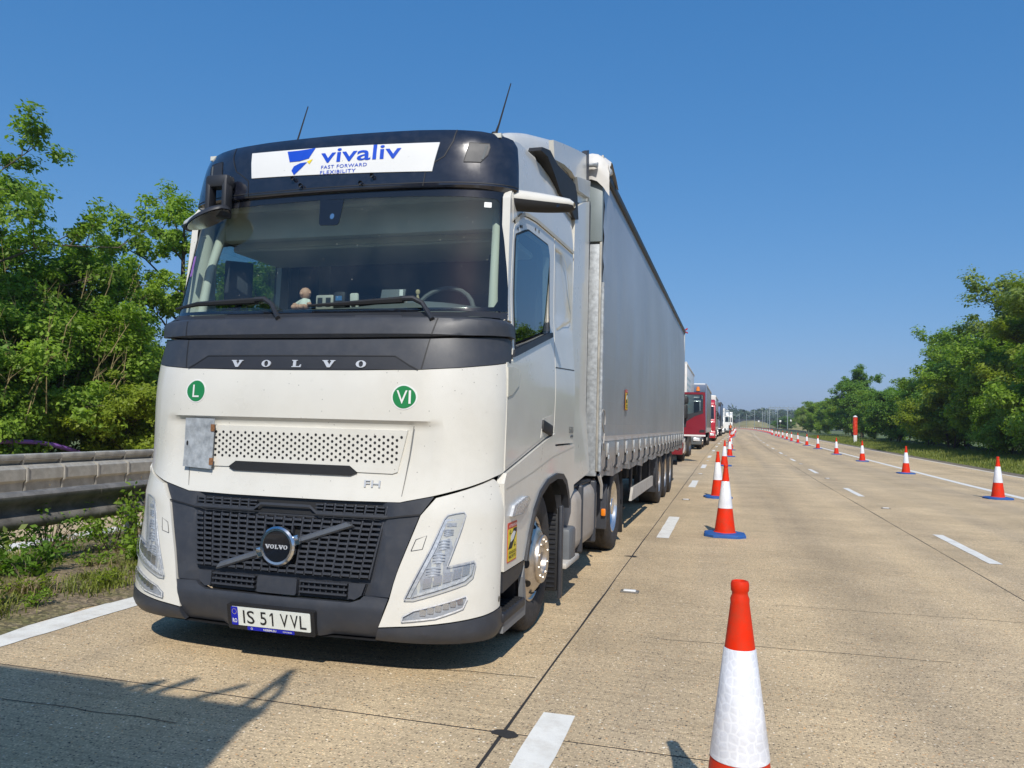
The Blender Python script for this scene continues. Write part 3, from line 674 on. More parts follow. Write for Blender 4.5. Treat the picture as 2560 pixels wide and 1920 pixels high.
# ---- windscreen
ws = [(0, 2.125), (.6, 2.127), (1.0, 2.135), (1.33, 2.15), (1.30, 2.5), (1.26, 2.93), (1.0, 2.945), (.6, 2.95)]
WSO = panel('windscreen', ws + [(0, 2.95)] + [(-a, b) for a, b in reversed(ws[1:])], wrap, TR, M_GLASS, 0, .004, (.06, .09))
FR = [(1.155, 2.17), (1.19, 2.21), (1.175, 2.5), (1.15, 2.86), (1.12, 2.885), (.6, 2.9), (0, 2.905)]
FRm = [(-a, b) for a, b in reversed(FR)]
inner = FR + FRm[1:] + [(-1.0, 2.158), (-.5, 2.15), (0, 2.148), (.5, 2.15), (1.0, 2.158)]
panel('screen_border', ws + [(0, 2.95)] + [(-a, b) for a, b in reversed(ws[1:])], wrap, WSO, M_FRIT, .003, .002, (.06, .09), holes=[inner])
panel('sensor_housing', [(-.075, 2.74), (-.06, 2.725), (.065, 2.722), (.08, 2.737), (.095, 2.9), (-.09, 2.905)], wrap, WSO, M_FRIT, .004, .002)
m = MB(); m.disc(mapped(wrap, .02, 2.785, .0055, False), (.016, 0, 0), (0, .004, .02), 12); m.build('sensor_eye', M_CHROME, WSO, smooth=0)
panel('paper_tag', rrect(1.035, 2.825, 1.085, 2.86, .004), wrap, WSO, M_SWHITE, .002, .002)
vg = panel('vignette_sticker', rrect(-1.145, 2.43, -1.105, 2.58, .004), wrap, WSO, pm('violet_print', (.25, .12, .4), .5), .002, .002)
# wipers
for (blade, arm) in ((((-1.29, 2.2), (-.9, 2.2), (-.43, 2.205)), ((-.43, 2.205), (-.355, 2.205), (-.29, 2.17), (-.17, 2.06))), (((-.03, 2.165), (.3, 2.178), (.63, 2.195)), ((.63, 2.195), (.70, 2.195), (.76, 2.16), (.84, 2.05)))):
    w = MB(); w.tube([mapped(wrap, a, z, .03, False) for a, z in blade], [.008, .016, .022], 6)
    wo = w.build('wiper', M_BLACK, TR)
    a_ = MB(); a_.tube([mapped(wrap, a, z, o, False) for (a, z), o in zip(arm, (.05, .055, .055, .03))], [.017, .017, .015, .016], 8); a_.build('wiper_arm', M_DGREY2, wo)

# ---- visor with light-box sign
vs_ = [(0, 2.952), (.6, 2.95), (1.0, 2.945), (1.27, 2.93), (1.345, 2.96), (1.33, 3.13), (1.31, 3.25), (1.25, 3.295), (1.0, 3.325), (.6, 3.342)]
VIS = panel('visor', vs_ + [(0, 3.348)] + [(-a, b) for a, b in reversed(vs_[1:])], wrap, TR, M_NAVY, .03, .06, (.05, .03), push=lambda a, z: -.03 * max(0, (2.965 - z) / .03) ** 2)
for s in (1, -1):
    seam('panel_gap', [(s * .675, 2.955), (s * .69, 3.07), (s * .80, 3.15), (s * .845, 3.25), (s * .86, 3.33)], wrap, VIS, .006, .0325)
    panel('marker_lamp', [(s * .905, 3.112), (s * 1.0, 3.112), (s * 1.045, 3.165), (s * 1.06, 3.215), (s * 1.055, 3.24), (s * .935, 3.24)][::s], wrap, VIS, M_DGREY2, .0335, .003, (.1, .1))
    panel('lamp_strip', [(s * 1.005, 3.13), (s * 1.018, 3.13), (s * 1.045, 3.225), (s * 1.03, 3.225)][::s], wrap, VIS, M_INT_M, .0365, .003, (.1, .1))
    seam('panel_gap', [(s * .905, 3.112), (s * 1.0, 3.112), (s * 1.045, 3.165), (s * 1.06, 3.215), (s * 1.055, 3.24), (s * .935, 3.24), (s * .905, 3.112)], wrap, VIS, .004, .0345)
seam('visor_lip', [(-1.33, 2.972), (-.6, 2.978), (0, 2.98), (.6, 2.978), (1.33, 2.972)], wrap, VIS, .006, .032)
SG = panel('roof_sign', [(-.66, 3.085), (.735, 3.05), (.775, 3.242), (-.70, 3.266)], wrap, TR, M_SIGN, .036, .012, (.1, .1))
V, F = fit_text('vivaliv', .61, .1, bold=.012); print_on('sign_letters', V, F, wrap, (.205, 3.198), SG, M_LBLUE, .0385)
V, F = fit_text('FAST FORWARD', .35, .024, bold=.004, space=1.1); print_on('sign_small_letters', V, F, wrap, (.088, 3.118), SG, M_LBLUE, .0385)
V, F = fit_text('FLEXIBILITY', .272, .024, bold=.004, space=1.1); print_on('sign_small_letters', V, F, wrap, (.045, 3.081), SG, M_LBLUE, .0385)
def pfill(poly):
    bm = bmesh.new(); f = bm.faces.new([bm.verts.new((x, y, 0)) for x, y in poly]); bmesh.ops.triangulate(bm, faces=[f]); bm.verts.index_update()
    V = [tuple(v.co[:2]) for v in bm.verts]; F = [tuple(v.index for v in q.verts) for q in bm.faces]; bm.free()
    return V, F
for poly, mt in (([(-.394, 3.272), (-.30, 3.272), (-.265, 3.222), (-.235, 3.275), (-.165, 3.28), (-.205, 3.212), (-.28, 3.198), (-.36, 3.198)], M_LBLUE),
                 ([(-.31, 3.102), (-.335, 3.135), (-.32, 3.165), (-.27, 3.184), (-.215, 3.187), (-.26, 3.145)], M_LBLUE), ([(-.218, 3.192), (-.172, 3.205), (-.195, 3.172)], M_YELLOW)):
    if sum(poly[i][0] * poly[(i + 1) % len(poly)][1] - poly[(i + 1) % len(poly)][0] * poly[i][1] for i in range(len(poly))) < 0: poly = poly[::-1]
    V, F = pfill(poly); print_on('sign_emblem', V, F, wrap, (.01, -.023), SG, mt, .0387)
for a, z in ((-.297, 3.053), (.314, 3.034), (-.228, 2.998), (.233, 2.988)):
    m = MB(); m.lathe([(.014, .0), (.014, .012), (.007, .014)], 10, 'y', mapped(wrap, a, z, .045, False) + Vector((0, -.012, 0))); m.build('sign_screw', M_BLACK, SG)

# ---- lower face: grille recess, mesh, badge
GRI = panel('grille', [(0, .99), (-.6, .99), (-.72, .985), (-.885, 1.028), (-.825, .92), (-.723, .536), (-.705, .46), (.705, .46), (.723, .536), (.825, .92), (.885, 1.028), (.72, .985), (.6, .99)][::-1], wrap, TR, M_DGREY, -.03, .02, (.08, .06), push=lambda a, z: .024 if abs(a) > .6 + .05 * (z - .5) else -.01)
seam('panel_gap', [(-.83, .925), (-.64, .895), (.64, .895), (.83, .925)], wrap, GRI, .008, .004)
slat_me = MB().bbox((0, 0, 0), (1, 1, 1), .12, seg=1).mesh('slat')
def slat(name, a, z, w, h, d, off, mat, parent, roll=0.):
    p = mapped(wrap, a, z, off, False); n = fnorm(wrap, a, z); tx = (wrap(a + .01, z) - wrap(a - .01, z)).normalized()
    up = tx.cross(-n).normalized() if tx.cross(-n).z > 0 else -(tx.cross(-n)).normalized()
    o = mk(name, slat_me, mat, parent, smooth=0)
    o.matrix_local = Matrix.Translation(p) @ Matrix(((tx.x, n.x, up.x), (tx.y, n.y, up.y), (tx.z, n.z, up.z))).to_4x4() @ Matrix.Rotation(roll, 4, 'Y') @ Matrix.Diagonal((w, d, h, 1))
    return o
NC = 20
panel('grille_backing', [(-.57, .548), (.57, .548), (.63, .88), (-.63, .88)], wrap, GRI, M_BLACK, -.036, .002, (.1, .1))
panel('grille_backing', [(-.62, .9), (.62, .9), (.63, .968), (-.63, .968)], wrap, GRI, M_BLACK, -.036, .002, (.1, .1))
for c in range(NC + 1):
    f = (c / NC * 2 - 1); at, ab = f * .635, f * .575
    # upright rib leaning with the outline
    for (z0, z1) in ((.548, .878), (.905, .965)):
        zc = (z0 + z1) / 2; ac = ab + (at - ab) * (zc - .548) / .33
        if z0 > .9 and abs(ac) < .2: continue
        slat('rib', ac, zc, .012, z1 - z0, .03, -.022, M_DGREY, GRI, roll=math.atan2((at - ab), .33))
for r_ in range(11):
    z = .563 + .0295 * r_
    for c in range(NC):
        f = ((c + .5) / NC * 2 - 1); a = f * (.575 + .06 * (z - .548) / .33)
        if abs(a) < .1 and abs(z - .705) < .1: continue
        slat('slat', a, z + (.003 if c % 2 else 0), .051, .0155, .026, -.016 + (.006 if abs(f) > .78 or r_ in (0, 10) else 0), M_DGREY, GRI)
for c in range(NC):
    f = ((c + .5) / NC * 2 - 1); a = f * .64
    if abs(a) < .2: continue
    for z in (.915, .935, .955): slat('slat', a, z, .05, .009, .024, -.014, M_DGREY, GRI)
panel('upper_intake', [(-.2, .895), (.2, .895), (.16, .935), (-.16, .935)], wrap, GRI, M_BLACK, -.03, .01)
seam('intake_edge', [(-.66, .905), (-.215, .905), (-.165, .942), (.165, .942), (.215, .905), (.66, .905)], wrap, GRI, .014, .002, M_DGREY)
# diagonal bar and round badge
bar = MB()
for s, mt in ((0, 0),):
    d = Vector((.84, 0, .294)).normalized()
    P0 = mapped(wrap, -.40, .562, .012, False); P1 = mapped(wrap, .443, .852, .012, False)
    ax = (P1 - P0).normalized(); nn = Vector((0, -1, 0)); up = nn.cross(ax).normalized() * -1
    prof = [(-.019, 0), (-.009, .014), (.009, .014), (.019, 0)]
    def bp_(t, q): return P0.lerp(P1, t) + up * prof[q][0] + nn * prof[q][1]
    o = len(bar.v)
    for t in (0, 1):
        sh = .05 if t == 0 else -.05
        for q in range(4): p = bp_(t, q); p = p + ax * (sh * (prof[q][0] / .024) * -.6); bar.v.append(tuple(p))
    bar.f += [(0, 1, 5, 4), (1, 2, 6, 5), (2, 3, 7, 6), (0, 4, 7, 3)]
BAR = bar.build('badge_bar', pm('satin_bar', (.3, .32, .35), .3, metal=.8), TR, smooth=0)
bc = mapped(wrap, 0, .703, .012, False)
BADGE = MB().lathe([(.116, .0), (.116, -.02), (.105, -.03), (.092, -.028), (.09, -.022)], 40, 'y', bc).build('badge', M_CHROME, TR)
m = MB(); m.lathe([(.0001, -.026), (.05, -.0255), (.09, -.023)], 40, 'y', bc); m.build('badge_disc', M_FRIT, BADGE)
for s in (1, -1):   # arrow shoulder where the bar meets the ring
    m = MB(); q = bc + Vector((s * .118, 0, s * .042)); m.bbox(q + Vector((0, -.008, 0)), (.05, .018, .06), .008, Matrix.Rotation(-.33, 3, 'Y')); m.build('badge_shoulder', M_CHROME, BADGE)
flat = lambda a, b: Vector((a, bc.y - .027, b))
x = -.058
for ch, w in zip('VOLVO', (.034, .027, .024, .034, .027)):
    V, F = glyph(ch, w, .024); print_on('badge_letter', V, F, flat, (x, .703), BADGE, M_LETTER, .002, thick=.003); x += .0295
# lower intakes with radar cover
LOW = panel('lower_intake', [(-.565, .525), (-.545, .458), (-.48, .428), (.48, .428), (.545, .458), (.565, .525)], wrap, TR, M_DGREY2, -.03, .02, (.1, .03))
for s in (1, -1):
    for z in (.455, .485, .515): slat('slat', s * .3, z, .30, .012, .03, -.015, M_DGREY, LOW)
    for k in range(8): slat('rib', s * (.17 + .037 * k), .485, .007, .075, .02, -.022, M_DGREY, LOW)
    panel('intake_cheek', [(s * .46, .525), (s * .46, .44), (s * .5, .434), (s * .54, .46), (s * .56, .525)][::s], wrap, LOW, M_DGREY, -.005, .03, (.05, .03))
panel('radar_cover', rrect(-.125, .432, .135, .528, .012), wrap, LOW, M_DGREY, .004, .04, (.1, .1))
# centre bumper
BUM = panel('bumper', [(-.655, .29), (-.63, .212), (.63, .212), (.655, .29), (.705, .455), (.56, .46), (.54, .44), (.48, .418), (-.48, .418), (-.54, .44), (-.56, .46), (-.705, .455)], wrap, TR, M_DGREY, .006, .05, (.07, .03), push=lambda a, z: -.05 * max(0, (.33 - z) / .12) * (1 if abs(a) > .34 else .35) + .012 * max(0, 1 - abs(z - .39) / .05))
m = MB()
def under(a, b):
    aa = -1.36 + 2.72 * a; p = wrap(aa, .21); return (p.x * .985, p.y + .02 + .5 * b, .21 - .0 + .03 * b)
m.grid(under, 40, 2).build('bumper_underside', M_BLACK, BUM)
# number plate
fl = lambda a, b: Vector((a, .012 + (b - .3) * -.12 * -1, b))
fl = lambda a, b: Vector((a, .02 - (b - .24) * .2 + .0, b))
PF = panel('plate_frame', rrect(-.29, .213, .285, .362, .012), fl, TR, M_BLACK, .012, .03, (.5, .5))
panel('number_plate', rrect(-.26, .24, .26, .35, .008), fl, PF, M_PLATE, .016, .004, (.5, .5))
panel('plate_band', rrect(-.26, .24, -.216, .35, .006), fl, PF, M_PBLUE, .0175, .0015, (.5, .5))
V, F = fit_text('RO', .03, .026, bold=.02); print_on('plate_letters', V, F, fl, (-.238, .268), PF, M_SWHITE, .0185)
m = MB()
for k in range(12):
    q = 2 * PI * k / 12; m.disc(mapped(fl, -.238 + .014 * math.cos(q), .322 + .016 * math.sin(q), .0185, False), (.0018, 0, 0), (0, 0, .0018), 6)
m.build('plate_stars', M_YELLOW, PF, smooth=0)
for t, a, w in (('I', -.175, .011), ('S', -.13, .05), ('5', -.046, .042), ('V', .0915, .052), ('V', .157, .05), ('L', .2135, .042)):
    V, F = fit_text(t, w, .078, bold=.004); print_on('plate_letter', V, F, fl, (a, .295), PF, M_BLACK, .0185)
V, F = [(.010, .256), (.020, .256), (.020, .334), (.010, .334), (-.003, .311), (.010, .322), (.010, .334), (-.003, .320)], [(0, 1, 2, 3), (4, 5, 6, 7)]; print_on('plate_letter', V, F, fl, (0, 0), PF, M_BLACK, .0185)
panel('plate_strip', rrect(-.16, .215, .15, .236, .003), fl, PF, M_PBLUE, .014, .002, (.5, .5))
for t, a, w, h in (('NEBIM.EU', -.01, .085, .012), ('VOLVO TRUCKS', .105, .06, .008), ('O', -.13, .013, .013)):
    V, F = fit_text(t, w, h, bold=.02); print_on('strip_letters', V, F, fl, (a, .2255), PF, M_SWHITE, .0155)

# ---- white bumper corners with lamps, black lips
for s in (1, -1):
    mi = s < 0
    cw_ = [(.66, .297), (.80, .312), (1.0, .336), (1.2, .36), (1.375, .385), (1.36, .553), (1.335, 1.01), (1.29, 1.075), (1.206, 1.128), (1.04, 1.07), (.895, 1.02), (.832, .92), (.73, .536), (.712, .45)]
    CO = panel('bumper_corner', cw_, wrap, TR, M_WHITE, .004, .04, (.05, .06), mir=mi, push=lambda a, z: .012 * max(0, min(1, (a - .8) / .1)) * max(0, 1 - abs(z - .95) / .15))
    panel('bumper_lip', [(.635, .212), (1.04, .2), (1.25, .203), (1.40, .213), (1.46, .25), (1.395, .378), (1.2, .353), (.8, .305), (.66, .29)], wrap, TR, M_DGREY, .008, .05, (.05, .04), mir=mi, push=lambda a, z: -.03 * max(0, (.26 - z) / .06))
    hl = [(.79, .459), (.83, .461), (1.065, .552), (1.10, .585), (1.112, .654), (1.10, .67), (.968, .642), (1.026, .863), (1.04, .929), (1.03, .943), (.955, .927), (.939, .904), (.887, .733), (.825, .562)]
    HLB = panel('headlight', hl, wrap, TR, M_LAMPD, .004, .03, (.04, .05), mir=mi)
    sh = lambda P, k: [(sum(p[0] for p in P) / len(P) + (x - sum(p[0] for p in P) / len(P)) * k, sum(p[1] for p in P) / len(P) + (y - sum(p[1] for p in P) / len(P)) * k) for x, y in P]
    panel('light_guide', [(.80, .468), (.815, .468), (.915, .742), (.955, .89), (1.03, .905), (1.035, .93), (.955, .915), (.944, .9), (.895, .735)], wrap, HLB, M_LAMPIN, .012, .01, (.04, .05), mir=mi)
    panel('lower_guide', [(.82, .468), (1.06, .56), (1.095, .592), (1.105, .65), (1.09, .6), (1.05, .575), (.84, .49)], wrap, HLB, M_LAMPIN, .012, .01, (.05, .05), mir=mi)
    for k, (a, z, w, h) in enumerate(((.905, .615, .034, .05), (.925, .69, .03, .055), (.945, .765, .026, .055), (.962, .83, .024, .04), (.975, .872, .024, .022))):
        RF = panel('reflector', [(a - w, z - h * .62), (a + w, z - h * .5), (a + w + h * .2, z + h * .5), (a - w + h * .3, z + h * .42)], wrap, HLB, M_LAMPIN, .012, .01, (.02, .02), mir=mi, push=lambda q, zz: -.01 * math.sin((q - a) / w * 1.5) ** 2)
        for j in (-.5, 0, .5): seam('facet', [(a - w + h * .1, z + h * (.6 * j)), (a + w + h * .05, z + h * (.6 * j + .05))], wrap, HLB, .006, .0135, M_LAMPD, mir=mi)
    for k in range(5):
        a = .885 + .045 * k; z = .545 + .017 * k
        panel('reflector', [(a - .018, z - .028), (a + .018, z - .018), (a + .021, z + .034), (a - .015, z + .028)], wrap, HLB, M_ALUL, .010, .006, (.1, .1), mir=mi)
    panel('lens', hl, wrap, HLB, M_LENS, .022, .018, (.04, .05), mir=mi)
    seam('lamp_rim', hl + [hl[0]], wrap, HLB, .006, .023, M_LAMPD, mir=mi)
    fg = [(.785, .339), (.93, .362), (1.018, .396), (1.058, .413), (1.077, .462), (1.07, .478), (.835, .401), (.788, .365)]
    FG = panel('fog_lamp', fg, wrap, TR, M_LAMPD, .006, .02, (.05, .05), mir=mi)
    for k in range(6): panel('reflector', rrect(.86 + .034 * k, .372 + .012 * k, .888 + .034 * k, .405 + .012 * k, .006), wrap, FG, M_ALUL, .012, .005, (.1, .1), mir=mi)
    panel('lens', fg, wrap, FG, M_LENS, .018, .012, (.05, .05), mir=mi)
    seam('lamp_rim', fg + [fg[0]], wrap, FG, .007, .019, M_LAMPIN, mir=mi)
    sq = [(.802, .722), (.852, .734), (.867, .81), (.82, .786)]
    seam('cover_seam', sq + [sq[0]], wrap, CO, .0035, .006, M_DGREY, mir=mi)
    m = MB(); m.disc(mapped(wrap, 1.345, .43, .006, mi), (0, .012, 0), (0, 0, .018), 10); m.build('tow_hole', M_BLACK, CO, smooth=0)

# ---- cab sides
def arch(r=.53, c=(1.42, .52), q0=200, q1=-5, n=14):
    return [(c[0] + r * math.cos(math.radians(q0 + (q1 - q0) * k / n)), c[1] + r * math.sin(math.radians(q0 + (q1 - q0) * k / n))) for k in range(n + 1)]
AR = [(.94, .565), (1.02, .72), (1.15, .88), (1.32, .99), (1.55, 1.06), (1.85, 1.085), (2.04, 1.07), (2.18, 1.01), (2.28, .9), (2.32, .8)]
DOOR = [(.475, 1.175), (.8, 1.232), (1.2, 1.305), (1.765, 1.405), (1.81, 1.66), (1.885, 2.17), (1.915, 2.93), (1.31, 2.9), (1.06, 2.87), (.95, 2.85), (.76, 2.74), (.735, 2.7), (.68, 2.3), (.66, 2.05), (.63, 1.85), (.50, 1.83)]
WIN = [(.70, 1.925), (1.2, 2.03), (1.70, 2.145), (1.725, 2.17), (1.735, 2.75), (1.68, 2.815), (1.1, 2.785), (1.0, 2.755), (.79, 2.68), (.77, 2.64)]
for s in (1, -1):
    mi = s < 0
    DO = panel('door', DOOR, side, TR, M_WHITE, .0, .05, (.08, .06), holes=[WIN], mir=mi)
    WG = panel('window', WIN, lambda v, z: Vector((1.188 + .02 * (z - 2.3), v, z)), DO, M_SGLASS, 0, .004, (.2, .2), mir=mi)
    seam('window_rubber', WIN + [WIN[0]], side, DO, .028, .002, M_BLACK, mir=mi)
    panel('window_trim', [(.62, 1.87), (.7, 1.885), (1.8, 2.13), (1.8, 2.165), (1.7, 2.15), (.66, 1.92)], side, DO, M_DGREY2, .012, .02, (.2, .1), mir=mi)
    seam('door_crease', [(.5, 1.19), (1.1, 1.305), (1.74, 1.42)], side, DO, .006, .001, pm('crease_%d' % s, (.55, .52, .46), .4), mir=mi)
    m = MB(); m.bbox((s * 1.252, 1.54, 1.43), (.03, .3, .085), .02, Matrix.Rotation(-.14, 3, 'X')); HD = m.build('handle', M_BLACK, DO)
    panel('handle_recess', [(1.36, 1.36), (1.70, 1.42), (1.73, 1.53), (1.42, 1.50)], side, DO, pm('recess_white_%d' % s, (.6, .57, .5), .35), .002, .004, (.1, .1), mir=mi)
    m = MB()
    for v, z in ((.83, 2.735), (.89, 2.765), (.93, 2.775), (1.30, 2.85), (1.40, 2.857)): m.disc(mapped(side, v, z, .003, mi), (0, .012, 0), (0, 0, .013), 10)
    m.build('plug', M_BLACK, DO, smooth=0)
    # deflector scoop at the front edge of the door
    panel('door_scoop', [(.49, 1.62), (.60, 1.64), (.74, 1.70), (.78, 1.80), (.62, 1.81), (.50, 1.80)], side, DO, pm('scoop_white_%d' % s, (.62, .6, .52), .25), .006, .01, (.1, .05), mir=mi)
    # lower wing with wheel arch
    lower = [(.47, .575), (.93, .575)] + AR[1:] + [(2.34, .82), (2.54, .9), (2.54, 1.29), (1.79, 1.29), (1.775, 1.39), (1.2, 1.29), (.8, 1.217), (.475, 1.16), (.43, 1.1), (.455, .9)]
    WI = panel('wing', lower, side, TR, M_WHITE, .012, .05, (.08, .05), mir=mi)
    seam('wing_crease', [(.48, 1.065), (1.1, 1.13), (1.72, 1.215), (2.5, 1.27)], side, WI, .006, .0135, pm('creasew_%d' % s, (.5, .47, .4), .4), mir=mi)
    archlip = AR + [(v + (.05 if v > 1.7 else .03), z - .02) if 0 else (1.5 + (v - 1.5) * .93, .5 + (z - .5) * .93) for v, z in reversed(AR)]
    panel('arch_trim', archlip, side, WI, M_DGREY2, .03, .06, (.06, .06), mir=mi)
    panel('sill', [(.47, .45), (.82, .475), (.90, .5), (.97, .565), (.47, .565)], side, TR, M_DGREY2, .006, .04, (.1, .1), mir=mi)
    # entry step
    m = MB(); m.bbox((s * 1.12, .72, .30), (.3, .5, .06), .015); STP = m.build('step', M_DGREY2, TR)
    panel('step_edge', [(.50, .205), (1.02, .2), (1.03, .3), (1.0, .42), (.97, .53), (.93, .46), (.95, .31), (.52, .30)], side, STP, pm('step_grey_%d' % s, (.16, .165, .17), .5), .006, .03, (.1, .1), mir=mi)
    for k in range(7): m = MB(); m.box((s * 1.2, .54 + .06 * k, .333), (.12, .02, .012)); m.build('tread_rib', M_BLACK, STP, smooth=0)
    # side lamp
    LP = [(.56, .895), (.76, .89), (.9, .935), (.95, .965), (.90, .99), (.62, .955)]
    SL = panel('side_lamp', LP, side, TR, M_LAMPIN, .03, .03, (.1, .1), mir=mi)
    panel('lens', LP, side, SL, M_LENS, .045, .015, (.1, .1), mir=mi)
    # sleeper side, upper side, fairing
    panel('sleeper_side', [(1.80, 1.305), (2.54, 1.305), (2.62, 1.93), (2.66, 2.96), (1.93, 2.935), (1.90, 2.17), (1.825, 1.66), (1.785, 1.41)], side, TR, M_WHITE, 0, .05, (.08, .08), mir=mi, push=lambda v, z: -.02 * max(0, min(1, (2.6 - v) / .05)) * max(0, min(1, (v - 1.96) / .05)) * max(0, min(1, (z - 2.25) / .05)) * max(0, min(1, (2.86 - z) / .05)))
    rec = [(1.97, 2.86), (2.2, 2.87), (2.36, 2.8), (2.56, 2.45), (2.53, 2.35), (2.0, 2.215)]
    seam('recess_edge', rec, side, TR, .02, .003, pm('edge_cream_%d' % s, (.62, .56, .42), .4), mir=mi)
    seam('panel_gap', [(1.85, 1.90), (2.6, 1.93)], side, TR, .007, .002, mir=mi)
    up = lambda v, z: wrap(1.37 + v - (interp(z, VC) + .06 * interp(z, HW) ** 2 + interp(z, DC)), z)
    US = panel('upper_side', [(.72, 2.76), (.95, 2.865), (1.06, 2.885), (1.31, 2.915), (2.68, 2.975), (2.66, 3.35), (2.3, 3.42), (1.6, 3.42), (.98, 3.36), (.82, 3.32), (.74, 3.2), (.72, 2.97)], side, TR, M_WHITE, 0, .05, (.08, .05), mir=mi)
    panel('pillar', [(.60, 2.10), (.665, 2.10), (.735, 2.68), (.76, 2.75), (.72, 2.76), (.70, 2.95), (.66, 2.9)], side, TR, M_WHITE, -.002, .05, (.1, .06), mir=mi)
    seam('drip_rail', [(.73, 2.755), (.955, 2.865), (1.06, 2.887), (1.31, 2.915), (1.92, 2.945), (2.66, 2.975)], side, US, .026, .012, pm('cream_trim_%d' % s, (.5, .45, .34), .4), mir=mi)
    # camera arm in place of a mirror
    m = MB(); RZ = Matrix.Rotation(0, 3, 'Z')
    def armf(t, q):
        c = Vector((1.17 + .36 * t, .80 + .21 * t, 2.925 - .0 * t)); w = .075 - .02 * t; h = .062 - .03 * t * t
        if t > .95: w *= .6; h *= .5
        an = 2 * PI * q; return Vector((s * c.x, c.y + w * math.cos(an), c.z + h * math.sin(an)))
    m.grid(armf, 14, 16); AM = m.build('camera_arm', M_WHITE, TR, smooth=60)
    m = MB()
    def armd(t, q):
        p = armf(t, .5 + .5 * q); c = Vector((s * (1.17 + .36 * t), .80 + .21 * t, 2.925)); return c + (p - c) * 1.04 + Vector((0, 0, -.012))
    m.grid(armd, 14, 10).build('arm_underside', M_BLACK, AM, smooth=60)
    m = MB(); m.disc((s * 1.45, .865, 2.885), (.012, 0, 0), (0, .004, .01), 12); m.build('camera_eye', M_FRIT, AM, smooth=0)
# blind-spot warning sticker and engine badge on the right side
def warn_sticker(fn, v0, z0, w, h, parent, off, rot=0):
    S_ = panel('warning_sticker', rrect(v0, z0, v0 + w, z0 + h, .008), fn, parent, M_PRED, off, .002, (.3, .3))
    panel('yellow_field', rrect(v0 + .008, z0 + .008, v0 + w - .008, z0 + h * .84, .004), fn, S_, M_YELLOW, off + .001, .001, (.3, .3))
    panel('dark_road', [(v0 + .012, z0 + h * .34), (v0 + w * .45, z0 + h * .34), (v0 + w - .012, z0 + h * .72), (v0 + w - .012, z0 + h * .82), (v0 + w * .6, z0 + h * .83)], fn, S_, M_BLACK, off + .002, .001, (.3, .3))
    panel('lorry_symbol', [(v0 + w * .3, z0 + h * .5), (v0 + w * .62, z0 + h * .56), (v0 + w * .82, z0 + h * .72), (v0 + w * .62, z0 + h * .76), (v0 + w * .32, z0 + h * .66)], fn, S_, M_SWHITE, off + .003, .001, (.3, .3))
    for (cx, cz) in ((.25, .76), (.75, .42)): seam('triangle', [(v0 + w * (cx - .1), z0 + h * (cz - .04)), (v0 + w * (cx + .1), z0 + h * (cz - .04)), (v0 + w * cx, z0 + h * (cz + .045)), (v0 + w * (cx - .1), z0 + h * (cz - .04))], fn, S_, .006, off + .004)
    for t, cz, mt, hh, ww in (('ATTENTION', .92, M_SWHITE, .075, .86), ('ANGLES', .245, M_BLACK, .085, .78), ('MORTS', .135, M_BLACK, .085, .72)):
        V, F = fit_text(t, w * ww, h * hh * .9, bold=.015); print_on('sticker_letters', V, F, fn, (v0 + w / 2, z0 + h * cz), S_, mt, off + .004)
warn_sticker(side, .525, .615, .205, .24, TR, .0145)
V, F = fit_text('500', .17, .055, bold=.01); print_on('power_letters', V, F, side, (2.42, 1.415), TR, M_INT_M, .006)
panel('badge_strip', rrect(2.40, 1.352, 2.51, 1.37, .004), side, TR, M_INT_M, .004, .004)

# ---- roof shell, spoiler, side fairings
m = MB()
PR = [(.60, 3.30, 1.03), (.70, 3.355, 1.05), (.85, 3.40, 1.06), (1.05, 3.44, 1.08), (1.5, 3.53, 1.10), (2.0, 3.62, 1.11), (2.66, 3.66, 1.12)]
def roof(a, b):
    k = b * (len(PR) - 1); i = min(int(k), len(PR) - 2); t = k - i
    v = PR[i][0] + (PR[i + 1][0] - PR[i][0]) * t; z = PR[i][1] + (PR[i + 1][1] - PR[i][1]) * t; w = PR[i][2] + (PR[i + 1][2] - PR[i][2]) * t
    f = 2 * a - 1; x = abs(f); sg = 1 if f >= 0 else -1
    if x < .7: u = x / .7 * (w - .16); dz = 0
    else:
        q = (x - .7) / .3; u = w - .16 + .225 * math.sin(q * PI / 2) * (1.0); dz = -.34 * (1 - math.cos(q * PI / 2)) ** 1.2
    return (sg * min(u, 1.172), v + .09 * (x ** 4) * max(0, 1 - b * 3), z + dz - .03 * x * x)
m.grid(roof, 44, 24).build('roof', M_WHITE, TR, smooth=60)
m = MB()
def spoil(a, b):
    f = 2 * a - 1; x = abs(f); sg = 1 if f >= 0 else -1
    v = 1.05 + 2.37 * b; zt = interp(v, smooth_table([(1.05, 3.44), (1.25, 3.55), (1.6, 3.68), (1.9, 3.77), (2.5, 3.94), (3.1, 4.09), (3.42, 4.16)])); w = 1.05 + .10 * min(1, b * 1.1)
    if x < .75: u = x / .75 * (w - .1); dz = 0
    else: q = (x - .75) / .25; u = w - .1 + .1 * math.sin(q * PI / 2); dz = -(.45 + .1 * b) * (1 - math.cos(q * PI / 2))
    return (sg * u, v, zt + dz)
m.grid(spoil, 44, 22).build('roof_spoiler', M_WHITE, TR, smooth=60)
